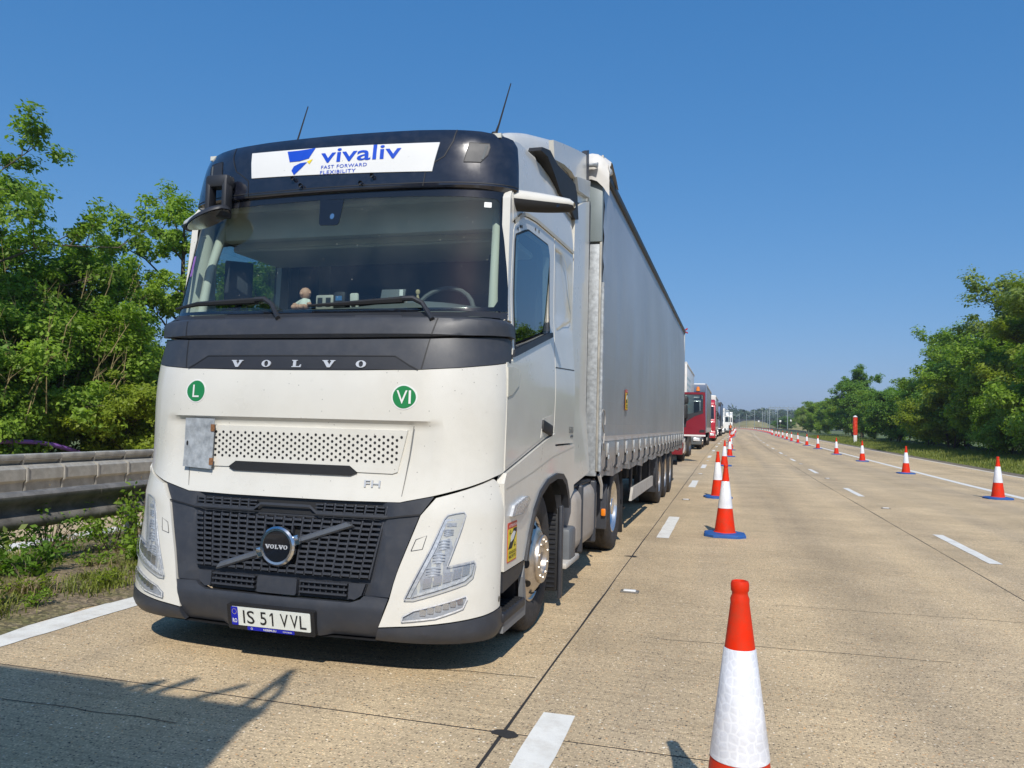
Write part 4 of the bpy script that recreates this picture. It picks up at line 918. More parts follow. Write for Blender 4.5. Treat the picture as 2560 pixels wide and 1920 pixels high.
for s in (1, -1):
    mi = s < 0
    FS = lambda v, z: Vector((1.188 + .05 * max(0, min(1, (1.6 - z) / .6)), v, z))
    panel('side_fairing', [(2.56, .93), (3.34, 1.0), (3.43, 1.02), (3.43, 3.0), (3.40, 3.65), (3.1, 3.55), (2.72, 3.4), (2.70, 2.98), (2.66, 1.93), (2.58, 1.5)], FS, TR, M_WHITE, .0, .04, (.1, .1), mir=mi)
    panel('fairing_edge', [(3.435, 2.98), (3.46, 3.0), (3.46, 3.62), (3.42, 3.66), (3.405, 3.64)], FS, TR, M_DGREY, .003, .05, (.2, .2), mir=mi)
    panel('fairing_link', [(2.87, 3.60), (3.43, 3.69), (3.46, 3.87), (2.78, 3.70)], FS, TR, pm('link_grey_%d' % s, (.45, .47, .47), .4), -.004, .04, (.2, .2), mir=mi)
    SPS = lambda v, z: Vector((1.166, v, z))
    panel('spoiler_cheek', [(1.95, 3.58), (2.32, 3.66), (2.64, 3.70), (2.79, 3.69), (3.33, 3.84), (3.30, 4.08), (2.88, 3.98), (2.3, 3.83), (1.9, 3.72)], SPS, TR, M_WHITE, .0, .04, (.1, .1), mir=mi)
    panel('spoiler_edge', [(3.335, 3.83), (3.46, 3.88), (3.42, 4.17), (3.305, 4.12)], SPS, TR, M_DGREY, .003, .05, (.2, .2), mir=mi)
    panel('air_inlet', [(1.39, 3.455), (1.6, 3.48), (1.84, 3.42), (2.06, 3.34), (2.22, 3.33), (2.57, 3.31), (2.68, 3.28), (2.83, 3.32), (2.79, 3.42), (2.76, 3.52), (2.65, 3.59), (2.33, 3.57), (1.95, 3.53), (1.8, 3.54), (1.68, 3.555), (1.42, 3.49)], SPS, TR, M_BLACK, .03, .1, (.1, .1), mir=mi)
# dark inner body that closes the gaps, cab back wall, floor
m = MB()
m.box((0, 2.60, 2.2), (2.3, .05, 2.7)); m.build('cab_back_wall', M_INT_M, TR, smooth=0)
m = MB(); m.box((0, 1.5, 1.16), (2.3, 2.2, .06)); m.build('cab_floor', M_INT_D, TR, smooth=0)
# aerials
for x, y in ((-.72, 1.15), (.93, 1.1)):
    m = MB(); m.lathe([(.045, 0), (.04, .03), (.022, .075), (.0, .08)], 12, 'z', (x, y, 3.425)); AB = m.build('aerial', M_BLACK, TR)
    m = MB(); m.tube([(x, y, 3.47), (x + .02, y + .03, 3.57), (x + .09, y + .06, 3.87)], [.012, .007, .004], 6); m.build('aerial_rod', M_BLACK, AB)

# ---- interior
m = MB()
def dashf(a, b):
    u = -1.12 + 2.24 * a; p = wrap(u * 1.05, 2.14)
    P = [(p.y + .03, 2.10), (p.y + .12, 2.17), (p.y + .34, 2.20), (p.y + .42, 2.15), (p.y + .46, 1.75)]
    k = b * 4; i = min(3, int(k)); t = k - i; y = P[i][0] + (P[i + 1][0] - P[i][0]) * t; z = P[i][1] + (P[i + 1][1] - P[i][1]) * t
    return (u, y, z + .045 * math.exp(-((u - .62) / .32) ** 2) * (1 if 0 < b < .9 else .3))
m.grid(dashf, 40, 12).build('dashboard', M_INT_M, TR, smooth=50)
m = MB(); m.tube([(.62 + .22 * math.cos(q), 1.0 + .09 * math.sin(q), 2.2 + .2 * math.sin(q)) for q in [2 * PI * k / 24 for k in range(25)]], .017, 8, False); m.tube([(.42, 1.0, 2.2), (.62, 1.03, 2.18), (.82, 1.0, 2.2)], .02, 6); m.build('steering_wheel', M_INT_M, TR)
for x in (-.6, .62):
    m = MB(); m.bbox((x, 1.75, 1.75), (.52, .5, .16), .05); ST = m.build('seat', M_INT_D, TR)
    m = MB(); m.bbox((x, 1.98, 2.15), (.5, .14, .75), .06, Matrix.Rotation(-.12, 3, 'X')); m.build('seat_back', M_INT_D, ST)
m = MB()
m.bbox((0, 1.15, 2.97), (2.2, .75, .06), .02); m.bbox((0, .86, 2.84), (2.14, .10, .22), .04); m.bbox((0, 1.3, 2.72), (2.2, .6, .05), .02); m.bbox((0, 1.02, 2.77), (2.1, .08, .12), .03); m.build('header_shelf', M_INT_L, TR)
m = MB(); m.box((0, 1.5, 3.32), (2.2, 1.6, .03)); m.build('headlining', M_INT_L, TR, smooth=0)
for s in (1, -1):
    m = MB()
    def ptr(a_, b_):
        z = 2.06 + .86 * b_; v0 = .60 + .13 * b_; w_ = .30 - .10 * b_ if b_ > .25 else .36 - .24 * b_
        return (s * (1.165 - .05 * math.sin(PI * min(1, a_ * 1.15)) + .01 * b_), v0 + w_ * a_, z)
    m.grid(ptr, 8, 10); PC = m.build('pillar_trim', M_INT_L, TR, smooth=60)
    m = MB(); m.tube([(s * 1.09, .66, 2.14), (s * 1.075, .72, 2.5), (s * 1.05, .84, 2.86)], [.035, .03, .035], 8); m.build('grab_rail', M_INT_L, PC, smooth=60)
    m = MB(); m.box((s * 1.13, 1.2, 1.62), (.06, 1.2, .55)); m.build('door_lining', M_INT_D, TR, smooth=0)
    m = MB(); m.bbox((s * 1.02, .98, 2.47), (.03, .2, .3), .012, Matrix.Rotation(s * .9, 3, 'Z')); m.tube([(s * 1.04, 1.05, 2.33), (s * 1.07, .98, 2.2), (s * 1.08, .86, 2.08)], .02, 6); m.build('mirror_screen', M_INT_D, PC)
    def cur(a, b): return (s * (1.08 + .03 * math.sin(a * 26)), 1.78 + .45 * a, 1.7 + 1.25 * b)
    m = MB(); m.grid(cur, 24, 2); m.build('cab_curtain', M_INT_M, TR, smooth=60)
# kerb mirror hanging over the left of the screen
m = MB()
for u in (-.905, -.775): m.bbox((u, .47, 2.95), (.042, .08, .27), .016)
m.bbox((-.84, .48, 3.06), (.18, .1, .09), .025); m.bbox((-.84, .46, 2.835), (.18, .1, .06), .02)
KM = m.build('kerb_mirror', M_DGREY2, TR)
m = MB(); kc = Vector((-.875, .42, 2.79)); kd = Vector((.155, 0, .062))
def kmf(a, b):
    u = 2 * a - 1; an = b * PI; w = math.sqrt(max(0, 1 - u * u)) ** .8
    return kc + kd * u + Vector((0, -.10 * w * math.cos(an), .062 * w * math.sin(an)))
m.grid(kmf, 18, 10).build('mirror_shell', M_DGREY2, KM, smooth=60)
m = MB(); m.disc(kc + Vector((0, 0, -.004)), kd * .97, (0, .097, 0), 24); m.build('mirror_glass', M_CHROME, KM, smooth=0)

# ---- wheels
def wheel(parent, c, s, r=.505, w=.3, kind='steer', tyre_mat=None):
    """c: centre of the outer face, s: +1 outer face towards +x"""
    tp = [(r * .58, -.02), (r * .62, .0), (r * .7, .012), (r * .84, .018), (r * .93, .008), (r * .975, -.012), (r * .995, -.03), (r, -.06), (r, -w + .06), (r * .97, -w + .01), (r * .6, -w + .02)]
    W = MB().lathe([(a, s * b) for a, b in tp], 48, 'x').build('wheel', tyre_mat or M_TYRE, parent, smooth=40); W.location = c
    m = MB()
    for x in (-.075, -.12, -.165, -.21, -.245):
        m.lathe([(r * 1.0015, s * (x - .004)), (r * 1.0015, s * (x + .004))], 48, 'x')
    m.build('tread_groove', M_BLACK, W, smooth=0)
    if kind == 'steer':
        prof = [(r * .575, -.03), (r * .595, -.005), (r * .57, -.002), (r * .55, -.012), (r * .5, .0), (r * .42, .03), (r * .36, .05), (r * .335, .052), (r * .335, .07), (r * .325, .078), (r * .2, .078), (r * .19, .07), (r * .185, -.02), (.001, -.03)]
        rm = MB().lathe([(a, s * b) for a, b in prof], 48, 'x').build('rim', M_ALU, W, smooth=40)
        m = MB(); h = MB()
        for k in range(10):
            q = 2 * PI * (k + .5) / 10; R_ = r * .262; m.lathe([(.012, s * .07), (.012, s * .082), (.009, s * .085), (.001, s * .085)], 6, 'x', (0, R_ * math.cos(q), R_ * math.sin(q)))
        m.build('wheel_nut', M_ALU, rm, smooth=0)
        for k in range(10):
            q = 2 * PI * k / 10; R_ = r * .475; n = Vector((s * .35, math.cos(q) * .8, math.sin(q) * .8)).normalized(); t = Vector((0, -math.sin(q), math.cos(q))); u = n.cross(t)
            h.disc(Vector((s * .0125, R_ * math.cos(q), R_ * math.sin(q))) + n * .004, t * .032, u * .024, 14)
        h.build('hand_hole', M_BLACK, rm, smooth=0)
    else:
        prof = [(r * .575, -.03), (r * .595, -.005), (r * .57, -.002), (r * .545, -.02), (r * .53, -.10), (r * .47, -.135), (r * .3, -.14), (r * .29, -.12), (r * .2, -.11), (r * .19, -.02), (r * .17, -.01), (.001, -.005)]
        rm = MB().lathe([(a, s * b) for a, b in prof], 48, 'x').build('rim', M_ALUL if kind == 'drive' else M_ALU, W, smooth=40)
        m = MB()
        for k in range(10):
            q = 2 * PI * (k + .5) / 10; R_ = r * .34; m.lathe([(.016, -s * .14), (.016, -s * .11), (.001, -s * .105)], 6, 'x', (0, R_ * math.cos(q), R_ * math.sin(q)))
        m.build('wheel_nut', M_STEELD, rm, smooth=0)
    return W
for s in (1, -1):
    wheel(TR, (s * 1.2, 1.42, .502), s, kind='steer')
    wheel(TR, (s * 1.215, 5.22, .502), s, w=.62, kind='drive')
    # wheel-well lining and mudflap
    m = MB()
    def well(a, b): q = math.radians(200 - 215 * a); return (s * (1.22 - .5 * b), 1.5 + .66 * math.cos(q), .5 + .60 * math.sin(q))
    m.grid(well, 18, 2).build('wheel_well', M_BLACK, TR, smooth=60)
    m = MB(); m.bbox((s * 1.02, 2.12, .46), (.42, .04, .66), .015); FLP = m.build('mudflap', M_BLACK, TR)
    for k in range(16): m = MB(); m.box((s * 1.02, 2.095, .17 + .038 * k), (.38, .012, .012)); m.build('flap_rib', M_DGREY2, FLP, smooth=0)
    m = MB(); m.bbox((s * 1.245, 2.14, .44), (.03, .07, .74), .012); m.build('flap_edge', M_DGREY, FLP)
    # fuel tank with straps, grey box in front of it
    m = MB(); m.bbox((s * .93, 3.35, .60), (.62, 1.25, .60), .13, seg=4); TK = m.build('fuel_tank', M_TANK, TR, smooth=50)
    for v in (3.05, 3.75): m = MB(); m.bbox((s * .93, v, .60), (.645, .06, .625), .135, seg=4); m.build('tank_strap', M_DGREY, TK, smooth=50)
    m = MB(); m.bbox((s * .93, 3.35, .905), (.55, 1.2, .03), .012); m.build('tank_cover', M_DGREY2, TK)
    m = MB(); m.bbox((s * 1.2, 2.52, .44), (.14, .26, .3), .03); m.build('battery_box', pm('box_grey_%d' % s, (.13, .14, .15), .5), TR)
    m = MB(); m.bbox((s * 1.13, 2.5, .31), (.3, .55, .05), .015); m.build('rear_step', M_GWHITE, TR)
    # drive-axle mudguard
    m = MB()
    def mg(a, b): q = math.radians(178 - 175 * a); return (s * (1.24 - .62 * b), 5.22 + .60 * math.cos(q), .5 + .60 * math.sin(q))
    m.grid(mg, 20, 2).build('rear_mudguard', M_DGREY2, TR, smooth=60)
    m = MB(); m.bbox((s * .95, 4.60, .56), (.56, .04, .5), .015); m.build('guard_apron', M_DGREY, TR)
    m = MB(); m.bbox((s * .95, 5.90, .42), (.56, .03, .62), .012); m.build('rear_mudflap', M_BLACK, TR)
    m = MB(); m.bbox((s * 1.20, 4.56, .50), (.05, .05, .08), .012); m.build('side_marker', M_AMBER, TR)
    m = MB(); m.bbox((s * .43, 3.6, .92), (.1, 5.2, .28), .01); m.build('chassis_rail', M_BLACK, TR)
m = MB(); m.tube([(-1, 1.42, .5), (1, 1.42, .5)], .07, 8); m.tube([(-1, 5.22, .5), (1, 5.22, .5)], .12, 8); m.bbox((0, 1.3, .75), (1.5, 1.8, .5), .05); m.build('axle', M_BLACK, TR)
m = MB(); m.lathe([(.001, 0), (.5, 0), (.5, .06), (.001, .08)], 24, 'z', (0, 4.9, 1.06)); m.build('fifth_wheel', M_BLACK, TR)
m = MB()
for k in range(3):
    m.tube([(-.3 + .3 * k, 2.75, 1.9), (-.3 + .28 * k, 3.0, 1.5 - .1 * k), (-.25 + .25 * k, 3.4, 1.6), (-.2 + .2 * k, 3.68, 1.85)], .022, 6)
m.build('air_line', M_DGREY2, TR)

# ================================================================== SILVER CURTAIN-SIDED TRAILER
def curtain_mat(name, col, metal=.35, rough=.42, dirt=(.3, .25, .2), rib=1.):
    m, ns, ls = new_mat(name)
    out = nd(ns, 'ShaderNodeOutputMaterial'); b = nd(ns, 'ShaderNodeBsdfPrincipled'); ls.new(b.outputs[0], out.inputs[0])
    P = nd(ns, 'ShaderNodeTexCoord').outputs['Object']
    n1 = nd(ns, 'ShaderNodeTexNoise', i_Scale=.7, i_Detail=6.); ls.new(P, n1.inputs['Vector'])
    r = ramp(ns, [(.3, tuple(c * .9 for c in col)), (.7, tuple(c * 1.08 for c in col))]); ls.new(n1.outputs[0], r.inputs[0])
    # road grime, heavier low down where spray reaches
    sx = nd(ns, 'ShaderNodeSeparateXYZ'); ls.new(P, sx.inputs[0])
    mr = nd(ns, 'ShaderNodeMapRange', n_1=2.7, n_2=1.0, n_3=.04, n_4=.6); ls.new(sx.outputs[2], mr.inputs[0])
    mp = nd(ns, 'ShaderNodeMapping'); mp.inputs['Scale'].default_value = (1, 3, .6); ls.new(P, mp.inputs[0])
    n2 = nd(ns, 'ShaderNodeTexNoise', i_Scale=1.6, i_Detail=7.); ls.new(mp.outputs[0], n2.inputs['Vector'])
    mu = nd(ns, 'ShaderNodeMath', operation='MULTIPLY'); ls.new(mr.outputs[0], mu.inputs[0]); ls.new(n2.outputs[0], mu.inputs[1])
    c = mixc(ns, ls, mu.outputs[0], r.outputs[0], dirt)
    ls.new(c, b.inputs['Base Color']); b.inputs['Metallic'].default_value = metal; b.inputs['Roughness'].default_value = rough
    # welded bands: faint horizontal lines and broad billows
    wv = nd(ns, 'ShaderNodeMath', operation='MULTIPLY', n_1=4.1); ls.new(sx.outputs[2], wv.inputs[0])
    fr = nd(ns, 'ShaderNodeMath', operation='FRACT'); ls.new(wv.outputs[0], fr.inputs[0])
    rl = ramp(ns, [(0., 0.), (.03, .5), (.06, 0.)]); ls.new(fr.outputs[0], rl.inputs[0])
    mp2 = nd(ns, 'ShaderNodeMapping'); mp2.inputs['Scale'].default_value = (1, 1.3, .35); ls.new(P, mp2.inputs[0])
    n3 = nd(ns, 'ShaderNodeTexNoise', i_Scale=1.3, i_Detail=4.); ls.new(mp2.outputs[0], n3.inputs['Vector'])
    ad = nd(ns, 'ShaderNodeMath', operation='MULTIPLY_ADD', n_1=.07 * rib); ls.new(rl.outputs[0], ad.inputs[0]); ls.new(n3.outputs[0], ad.inputs[2])
    bp = nd(ns, 'ShaderNodeBump', i_Strength=.8, i_Distance=.03); ls.new(ad.outputs[0], bp.inputs['Height']); ls.new(bp.outputs[0], b.inputs['Normal'])
    return m
M_SILVER = curtain_mat('silver_curtain', (.475, .495, .525), metal=.45)
M_STRAP = pm('webbing_grey', (.42, .40, .37), .6, var=.1, dirt=(.2, .16, .12), dirt_amt=.4)
M_RUSTY = pm('side_rail_steel', (.34, .33, .32), .45, metal=.5, var=.2, vs=5, dirt=(.26, .16, .1), dirt_amt=.8, dscale=4)
T2 = empty('curtain_trailer', (-1.7386, 4.0209, 0), -.0076)
tag(T2, 'long silver curtain-sided trailer coupled behind the white cab', 'trailer')
TF, TRR, TU = 3.70, 17.30, 1.275
straps = [4.07 + .735 * k for k in range(18)]
for s in (1, -1):
    def cur(a, b):
        v = TF + .06 + (TRR - TF - .12) * a; z = 1.0 + 3.0 * b
        bil = (.018 * math.sin(v * 1.13 + 1) + .0035 * math.sin(v * 4.27 + b * 3) + .0025 * math.sin(v * 9.1 - b * 5)) * math.sin(b * PI) + .02 * math.sin(b * PI)
        low = 0
        if z < 1.32:
            k = (1.32 - z) / .32; d = min(abs(v - t) for t in straps)
            low = .024 * math.sin(min(1, k * 1.15) * PI) * min(1, d / .18) - .03 * k * k * (1.3 - min(1, d / .15)) + .008 * math.sin(v * 37) * k
        fold = .012 * math.exp(-((v - TF - .12) / .08) ** 2) * math.sin(z * 21)
        return (s * (TU + bil + low + fold), v, z - (.03 * math.sin((v - straps[0]) / .735 * PI) ** 2 if z < 1.05 else 0))
    m = MB(); na, nb = (330, 44) if s > 0 else (40, 12)
    o = len(m.v)
    bs_ = [0, .01, .022, .034, .046, .058, .07, .082, .094, .106] + [.106 + (1 - .106) * k / 26 for k in range(1, 27)]
    if s < 0: bs_ = [k / 12 for k in range(13)]
    n2 = len(bs_)
    for i in range(na + 1):
        for b in bs_: m.v.append(cur(i / na, b))
    for i in range(na):
        for j in range(n2 - 1): q = i * n2 + j; m.f.append((q, q + n2, q + n2 + 1, q + 1))
    CU = m.build('curtain', M_SILVER, T2, smooth=60)
    m = MB(); m.bbox((s * (TU + .012), (TF + TRR) / 2 + .1, 4.03), (.05, TRR - TF - .1, .09), .02); m.build('top_rail', pm('rail_dark_%d' % s, (.035, .037, .042), .45), T2)
    m = MB(); m.bbox((s * TU, TRR - .03, 2.55), (.06, .06, 3.0), .01); m.build('rear_post', M_GALV, T2)
    # side rail, hanging hem
    m = MB()
    def hem(a, b):
        v = TF + .1 + (TRR - TF - .15) * a
        return (s * (1.255 + .012 * math.sin(v * 8.5) + .01 * b), v, 1.035 - .125 * b - .02 * math.sin(v * 4.2) * b - (.03 if 7.1 < v < 7.8 else 0) * b)
    m.grid(hem, 220 if s > 0 else 20, 3).build('side_rail', M_RUSTY, T2, smooth=50)
    if s > 0:
        m = MB(); m.v = []
        def bandf(a, b): v = TF + .15 + (TRR - TF - .2) * a; p = cur((v - TF - .06) / (TRR - TF - .12), (1.295 + .055 * b - 1.0) / 3.0); return (p[0] + .004, v, 1.295 + .055 * b)
        m.grid(bandf, 300, 3).build('reflective_band', pm('band_pink_grey', (.5, .45, .41), .4, var=.06), CU, smooth=60)
        for k, v in enumerate(straps):
            m = MB(); u = TU + .03
            m.bbox((u, v, 1.20), (.012, .045, .14), .004); SB = m.build('strap', M_STRAP, T2)
            m = MB(); m.bbox((u + .01, v - .003, 1.225), (.018, .04, .1), .005); m.bbox((u + .012, v + .02, 1.13), (.02, .03, .045), .006); m.build('buckle', M_GALV, SB)
            m = MB(); m.tube([(u, v - .01, 1.15), (u - .01, v + .012, 1.10), (u - .005, v - .03, 1.03), (u - .03, v - .035, .985)], .013, 5); m.build('hook', M_DGREY2, SB)
        # cord looped on the front post
        m = MB(); m.tube([(TU + .02, 3.83 + .13 * math.cos(q), 1.52 + .1 * math.sin(q)) for q in [-.6 + .32 * k for k in range(13)]] + [(TU + .03, 3.86, 1.38), (TU + .03, 3.82, 1.28), (TU + .03, 3.9, 1.2)], .006, 5); m.build('cord', M_STRAP, T2)
        m = MB(); m.tube([(TU, 3.75, .96), (TU + .02, 3.8, .86), (TU + .01, 3.86, .72)], [.02, .016, .014], 5); m.build('loose_strap', M_STRAP, T2)
warn_fn = lambda v, z: Vector((TU + .035, v, z))
warn_sticker(warn_fn, 5.37, 1.65, .2, .25, T2, .004)
# front wall
m = MB(); m.box((0, TF + .03, 2.5), (2.5, .04, 2.95)); FW = m.build('front_wall', M_GALV, T2, smooth=0)
for s in (1, -1):
    m = MB(); m.bbox((s * 1.20, TF + .005, 2.12), (.11, .06, 2.34), .008); m.build('corner_post', M_GALV, T2)
    m = MB(); m.bbox((s * 1.262, TF + .0, 2.6), (.022, .07, 3.2), .006); m.build('post_edge', M_STEEL, T2)
    m = MB(); m.bbox((s * 1.2, TF - .015, 3.62), (.15, .06, .62), .01); m.build('upper_panel', M_GREYP, T2)
    m = MB(); m.tube([(s * 1.285, TF - .0, 1.0), (s * 1.285, TF, 2.9)], .018, 8); m.build('curtain_pole', M_GALV, T2)
m = MB()
def cover(a, b):
    # loose white tarpaulin hood folded over the front top edge
    u = -1.34 + 2.68 * a; e = max(0, (abs(u) - 1.16) / .18)
    P = [(TF + .6, 4.10), (TF + .4, 4.19), (TF + .12, 4.26), (TF - .06, 4.22), (TF - .11, 4.08), (TF - .09, 3.93)]
    k = b * 5; i = min(4, int(k)); t = k - i; v = P[i][0] + (P[i + 1][0] - P[i][0]) * t; z = P[i][1] + (P[i + 1][1] - P[i][1]) * t
    z -= .04 * e * e + (.10 * e * e if b > .5 else .05 * e * e) + .012 * math.sin(u * 9 + b * 7)
    v += .02 * math.sin(u * 14) * b + .06 * e * e * b
    return (u, v, z + (.05 * (1 - abs(u)) if b > .8 else 0))
m.grid(cover, 46, 20)
def coverside(a, b):
    v = TF - .06 + .30 * a; z0 = 4.1 - .02 * a; z1 = 3.90 + .12 * a
    return (1.34 - .02 * a + .012 * math.sin(v * 15 + b * 5) - .03 * b * a, v, z0 + (z1 - z0) * b)
m.grid(coverside, 20, 6)
m.build('tarp_hood', M_TARP, T2, smooth=60)
m = MB(); m.tube([(1.05, TF - .14, 4.06), (1.2, TF - .17, 4.055), (1.24, TF - .17, 4.05)], [.018, .02, .03], 8); m.build('hood_lever', M_GALV, T2)
m = MB()
def rf(a, b): u = -1.26 + 2.52 * a; return (u, TF + .2 + (TRR - TF - .2) * b, 4.06 + .03 * (1 - u * u) + .012 * math.sin(b * 60))
m.grid(rf, 10, 60).build('trailer_roof', M_TARP, T2, smooth=60)
m = MB(); m.box((0, TRR - .02, 2.55), (2.5, .04, 3.0)); m.build('rear_doors', M_GREYP, T2, smooth=0)
m = MB(); m.tube([(1.26, TRR, 4.05), (1.36, TRR + .04, 4.12)], .02, 6); m.tube([(1.26, TRR, 4.05), (1.37, TRR + .05, 4.0)], .018, 6); m.build('marker_arm', M_LAMPR, T2)
m = MB(); m.box((0, (TF + TRR) / 2, 1.06), (2.44, TRR - TF, .08)); m.build('deck', M_BLACK, T2, smooth=0)
for s in (1, -1):
    m = MB(); m.bbox((s * .5, 10.5, .9), (.12, 13.2, .3), .01); m.build('chassis_beam', M_BLACK, T2)
    m = MB(); m.prism([(6.75, .43), (9.72, .43), (9.72, .60), (6.95, .60)], lambda a, b, t: (s * t, a, b), 1.20, 1.235); SG2 = m.build('side_guard', M_GWHITE, T2, smooth=0)
    for v in (7.05, 8.2, 9.5): m = MB(); m.bbox((s * 1.18, v, .78), (.04, .08, .5), .006); m.build('guard_bracket', M_DGREY2, SG2)
    m = MB(); m.bbox((s * .95, 7.3, .62), (.12, .14, .7), .01); m.bbox((s * .95, 7.3, .27), (.22, .26, .03), .008); m.build('landing_leg', M_BLACK, T2)
    for v in (11.15, 12.46, 13.77): wheel(T2, (s * 1.22, v, .5), s, w=.37, kind='trailer')
    m = MB(); m.bbox((s * 1.23, 12.75, .98), (.05, 4.6, .1), .012); m.build('mudguard_rail', M_DGREY, T2)
    m = MB(); m.bbox((s * 1.03, 10.42, .58), (.42, .05, .66), .02, Matrix.Rotation(.18, 3, 'X')); m.bbox((s * 1.22, 10.5, .68), (.03, .22, .6), .01); m.build('front_flap', M_DGREY, T2)
    m = MB(); m.bbox((s * 1.03, 14.5, .5), (.4, .03, .6), .01); m.build('rear_flap', M_BLACK, T2)
    m = MB(); m.bbox((s * 1.1, 17.27, .92), (.3, .08, .14), .02); m.bbox((s * 1.19, 16.9, .88), (.08, .07, .1), .02); m.build('tail_lamp', M_LAMPR, T2)
    for v in (5.6, 9.9, 14.8): m = MB(); m.bbox((s * 1.24, v, .93), (.03, .08, .05), .008); m.build('side_marker', M_AMBER, T2)
m = MB(); m.bbox((0, 9.9, .75), (1.6, .5, .45), .05); m.tube([(-.9, 10.2, .7), (.9, 10.2, .7)], .14, 12)
for v in (11.15, 12.46, 13.77): m.tube([(-1, v, .5), (1, v, .5)], .07, 8)
m.build('running_gear', M_BLACK, T2)
m = MB(); m.bbox((0, 17.2, .5), (2.3, .1, .12), .02); m.bbox((.7, 17.0, .75), (.08, .3, .5), .01); m.bbox((-.7, 17.0, .75), (.08, .3, .5), .01); m.build('underrun_bar', M_BLACK, T2)

# ================================================================== QUEUE OF LORRIES BEHIND
def ordinal(n):
    W = ['first', 'second', 'third', 'fourth', 'fifth', 'sixth', 'seventh', 'eighth', 'ninth', 'tenth', 'eleventh', 'twelfth', 'thirteenth', 'fourteenth', 'fifteenth', 'sixteenth', 'seventeenth', 'eighteenth', 'nineteenth']
    T = {20: 'twent', 30: 'thirt', 40: 'fort', 50: 'fift'}
    if n <= 19: return W[n - 1]
    t = n // 10 * 10; r = n % 10
    return T[t] + ('ieth' if r == 0 else 'y-' + W[r - 1])
def slab_prism(mb, prof, x0, x1):
    """side profile (y,z) extruded across x"""
    return mb.prism(prof, lambda a, b, t: (t, a, b), x0, x1)
def bev_prism(prof, x0, x1, b=.05, seg=2):
    bm = bmesh.new(); n = len(prof)
    v0 = [bm.verts.new((x0, a, z)) for a, z in prof]; v1 = [bm.verts.new((x1, a, z)) for a, z in prof]
    bm.faces.new(v0); bm.faces.new(v1[::-1])
    for k in range(n): k2 = (k + 1) % n; bm.faces.new((v0[k], v1[k], v1[k2], v0[k2]))
    bmesh.ops.recalc_face_normals(bm, faces=bm.faces[:])
    bmesh.ops.bevel(bm, geom=bm.edges[:], offset=b, segments=seg, affect='EDGES', profile=.5)
    m = MB(); bm.verts.index_update(); m.add([v.co for v in bm.verts], [[v.index for v in f.verts] for f in bm.faces]); bm.free(); return m
def small_cab(name, label, loc, rz, paint, bumper, h=3.5, roof=None, mirrors=True, door_open=False, beacon=False, L=2.3, cat='lorry cab', wheels=(1.4, 4.9), skirt=True, group='lorries queueing behind the white cab'):
    """cab-over tractor: origin at the middle of the front bumper on the ground; +y backwards"""
    t = empty(name, loc, rz); tag(t, label, cat, group)
    zr = h - .45
    bev_prism([(.06, .95), (.04, 1.75), (.2, 2.0), (.42, zr - .15), (.55, zr), (L, zr), (L, .95)], -1.22, 1.22, .09).build('cab_shell', paint, t)
    bev_prism([(.5, zr - .03), (.75, h - .1), (1.1, h), (L, h), (L, zr - .03)], -1.15, 1.15, .1).build('roof_fairing', roof or paint, t)
    bev_prism([(.0, .3), (-.02, .7), (.05, .98), (.9, .98), (.88, .3)], -1.24, 1.24, .06).build('bumper', bumper, t)
    # windscreen, set in the sloping front
    m = MB(); m.add([(-1.1, .185, 2.05), (1.1, .185, 2.05), (1.06, .385, zr - .22), (-1.06, .385, zr - .22)], [(0, 1, 2, 3)])
    m.add([(-1.1, .175, 2.05), (1.1, .175, 2.05), (1.06, .375, zr - .22), (-1.06, .375, zr - .22)], [(0, 1, 2, 3)])
    m.build('windscreen', M_FRIT, t, smooth=0)
    m = MB()
    for k in range(5): m.bbox((0, .02, 1.1 + .12 * k), (1.5, .06, .07), .015)
    m.build('grille', M_DGREY2, t)
    for s in (1, -1):
        m = MB(); m.bbox((s * .95, -.01, .62), (.42, .1, .2), .03, Matrix.Rotation(s * .25, 3, 'Z')); m.build('headlight', M_LAMPIN, t)
        if not (door_open and s > 0):
            m = MB(); m.add([(s * 1.224, .75, 2.05), (s * 1.224, 1.5, 2.05), (s * 1.224, 1.5, zr - .2), (s * 1.224, .85, zr - .2), (s * 1.224, .62, zr - .45)], [(0, 1, 2, 3, 4)]); m.build('window', M_FRIT, t, smooth=0)
        if mirrors:
            m = MB(); m.bbox((s * 1.42, .42, 2.45), (.2, .14, .42), .06); m.bbox((s * 1.42, .42, 2.12), (.2, .14, .2), .05); m.tube([(s * 1.2, .5, 2.75), (s * 1.42, .44, 2.7)], .03, 6); m.build('mirror', M_BLACK, t)
        for v in wheels: wheel(t, (s * 1.2, v, .5), s, w=.3 if v < 2 else .58, kind='steer' if v < 2 else 'drive')
        m = MB()
        def well(a, b): q = math.radians(190 - 200 * a); return (s * (1.23 - .5 * b), wheels[0] + .6 * math.cos(q), .5 + .58 * math.sin(q))
        m.grid(well, 12, 1).build('wheel_arch', M_DGREY2, t, smooth=60)
        if skirt: m = MB(); m.bbox((s * 1.1, 3.1, .62), (.2, 1.9, .5), .06); m.build('side_skirt', bumper, t)
        m = MB(); m.bbox((s * .43, 3.4, .9), (.1, 5., .26), .01); m.build('chassis_rail', M_BLACK, t)
    m = MB(); m.box((0, 1.5, .8), (2.2, 1.5, .4)); m.build('underside', M_BLACK, t, smooth=0)
    if beacon:
        m = MB(); m.lathe([(.13, 0), (.13, .05), (.11, .1), (.1, .24), (.04, .28), (.001, .28)], 14, 'z', (.95, 1.0, h)); m.build('beacon', M_AMBER, t)
    return t
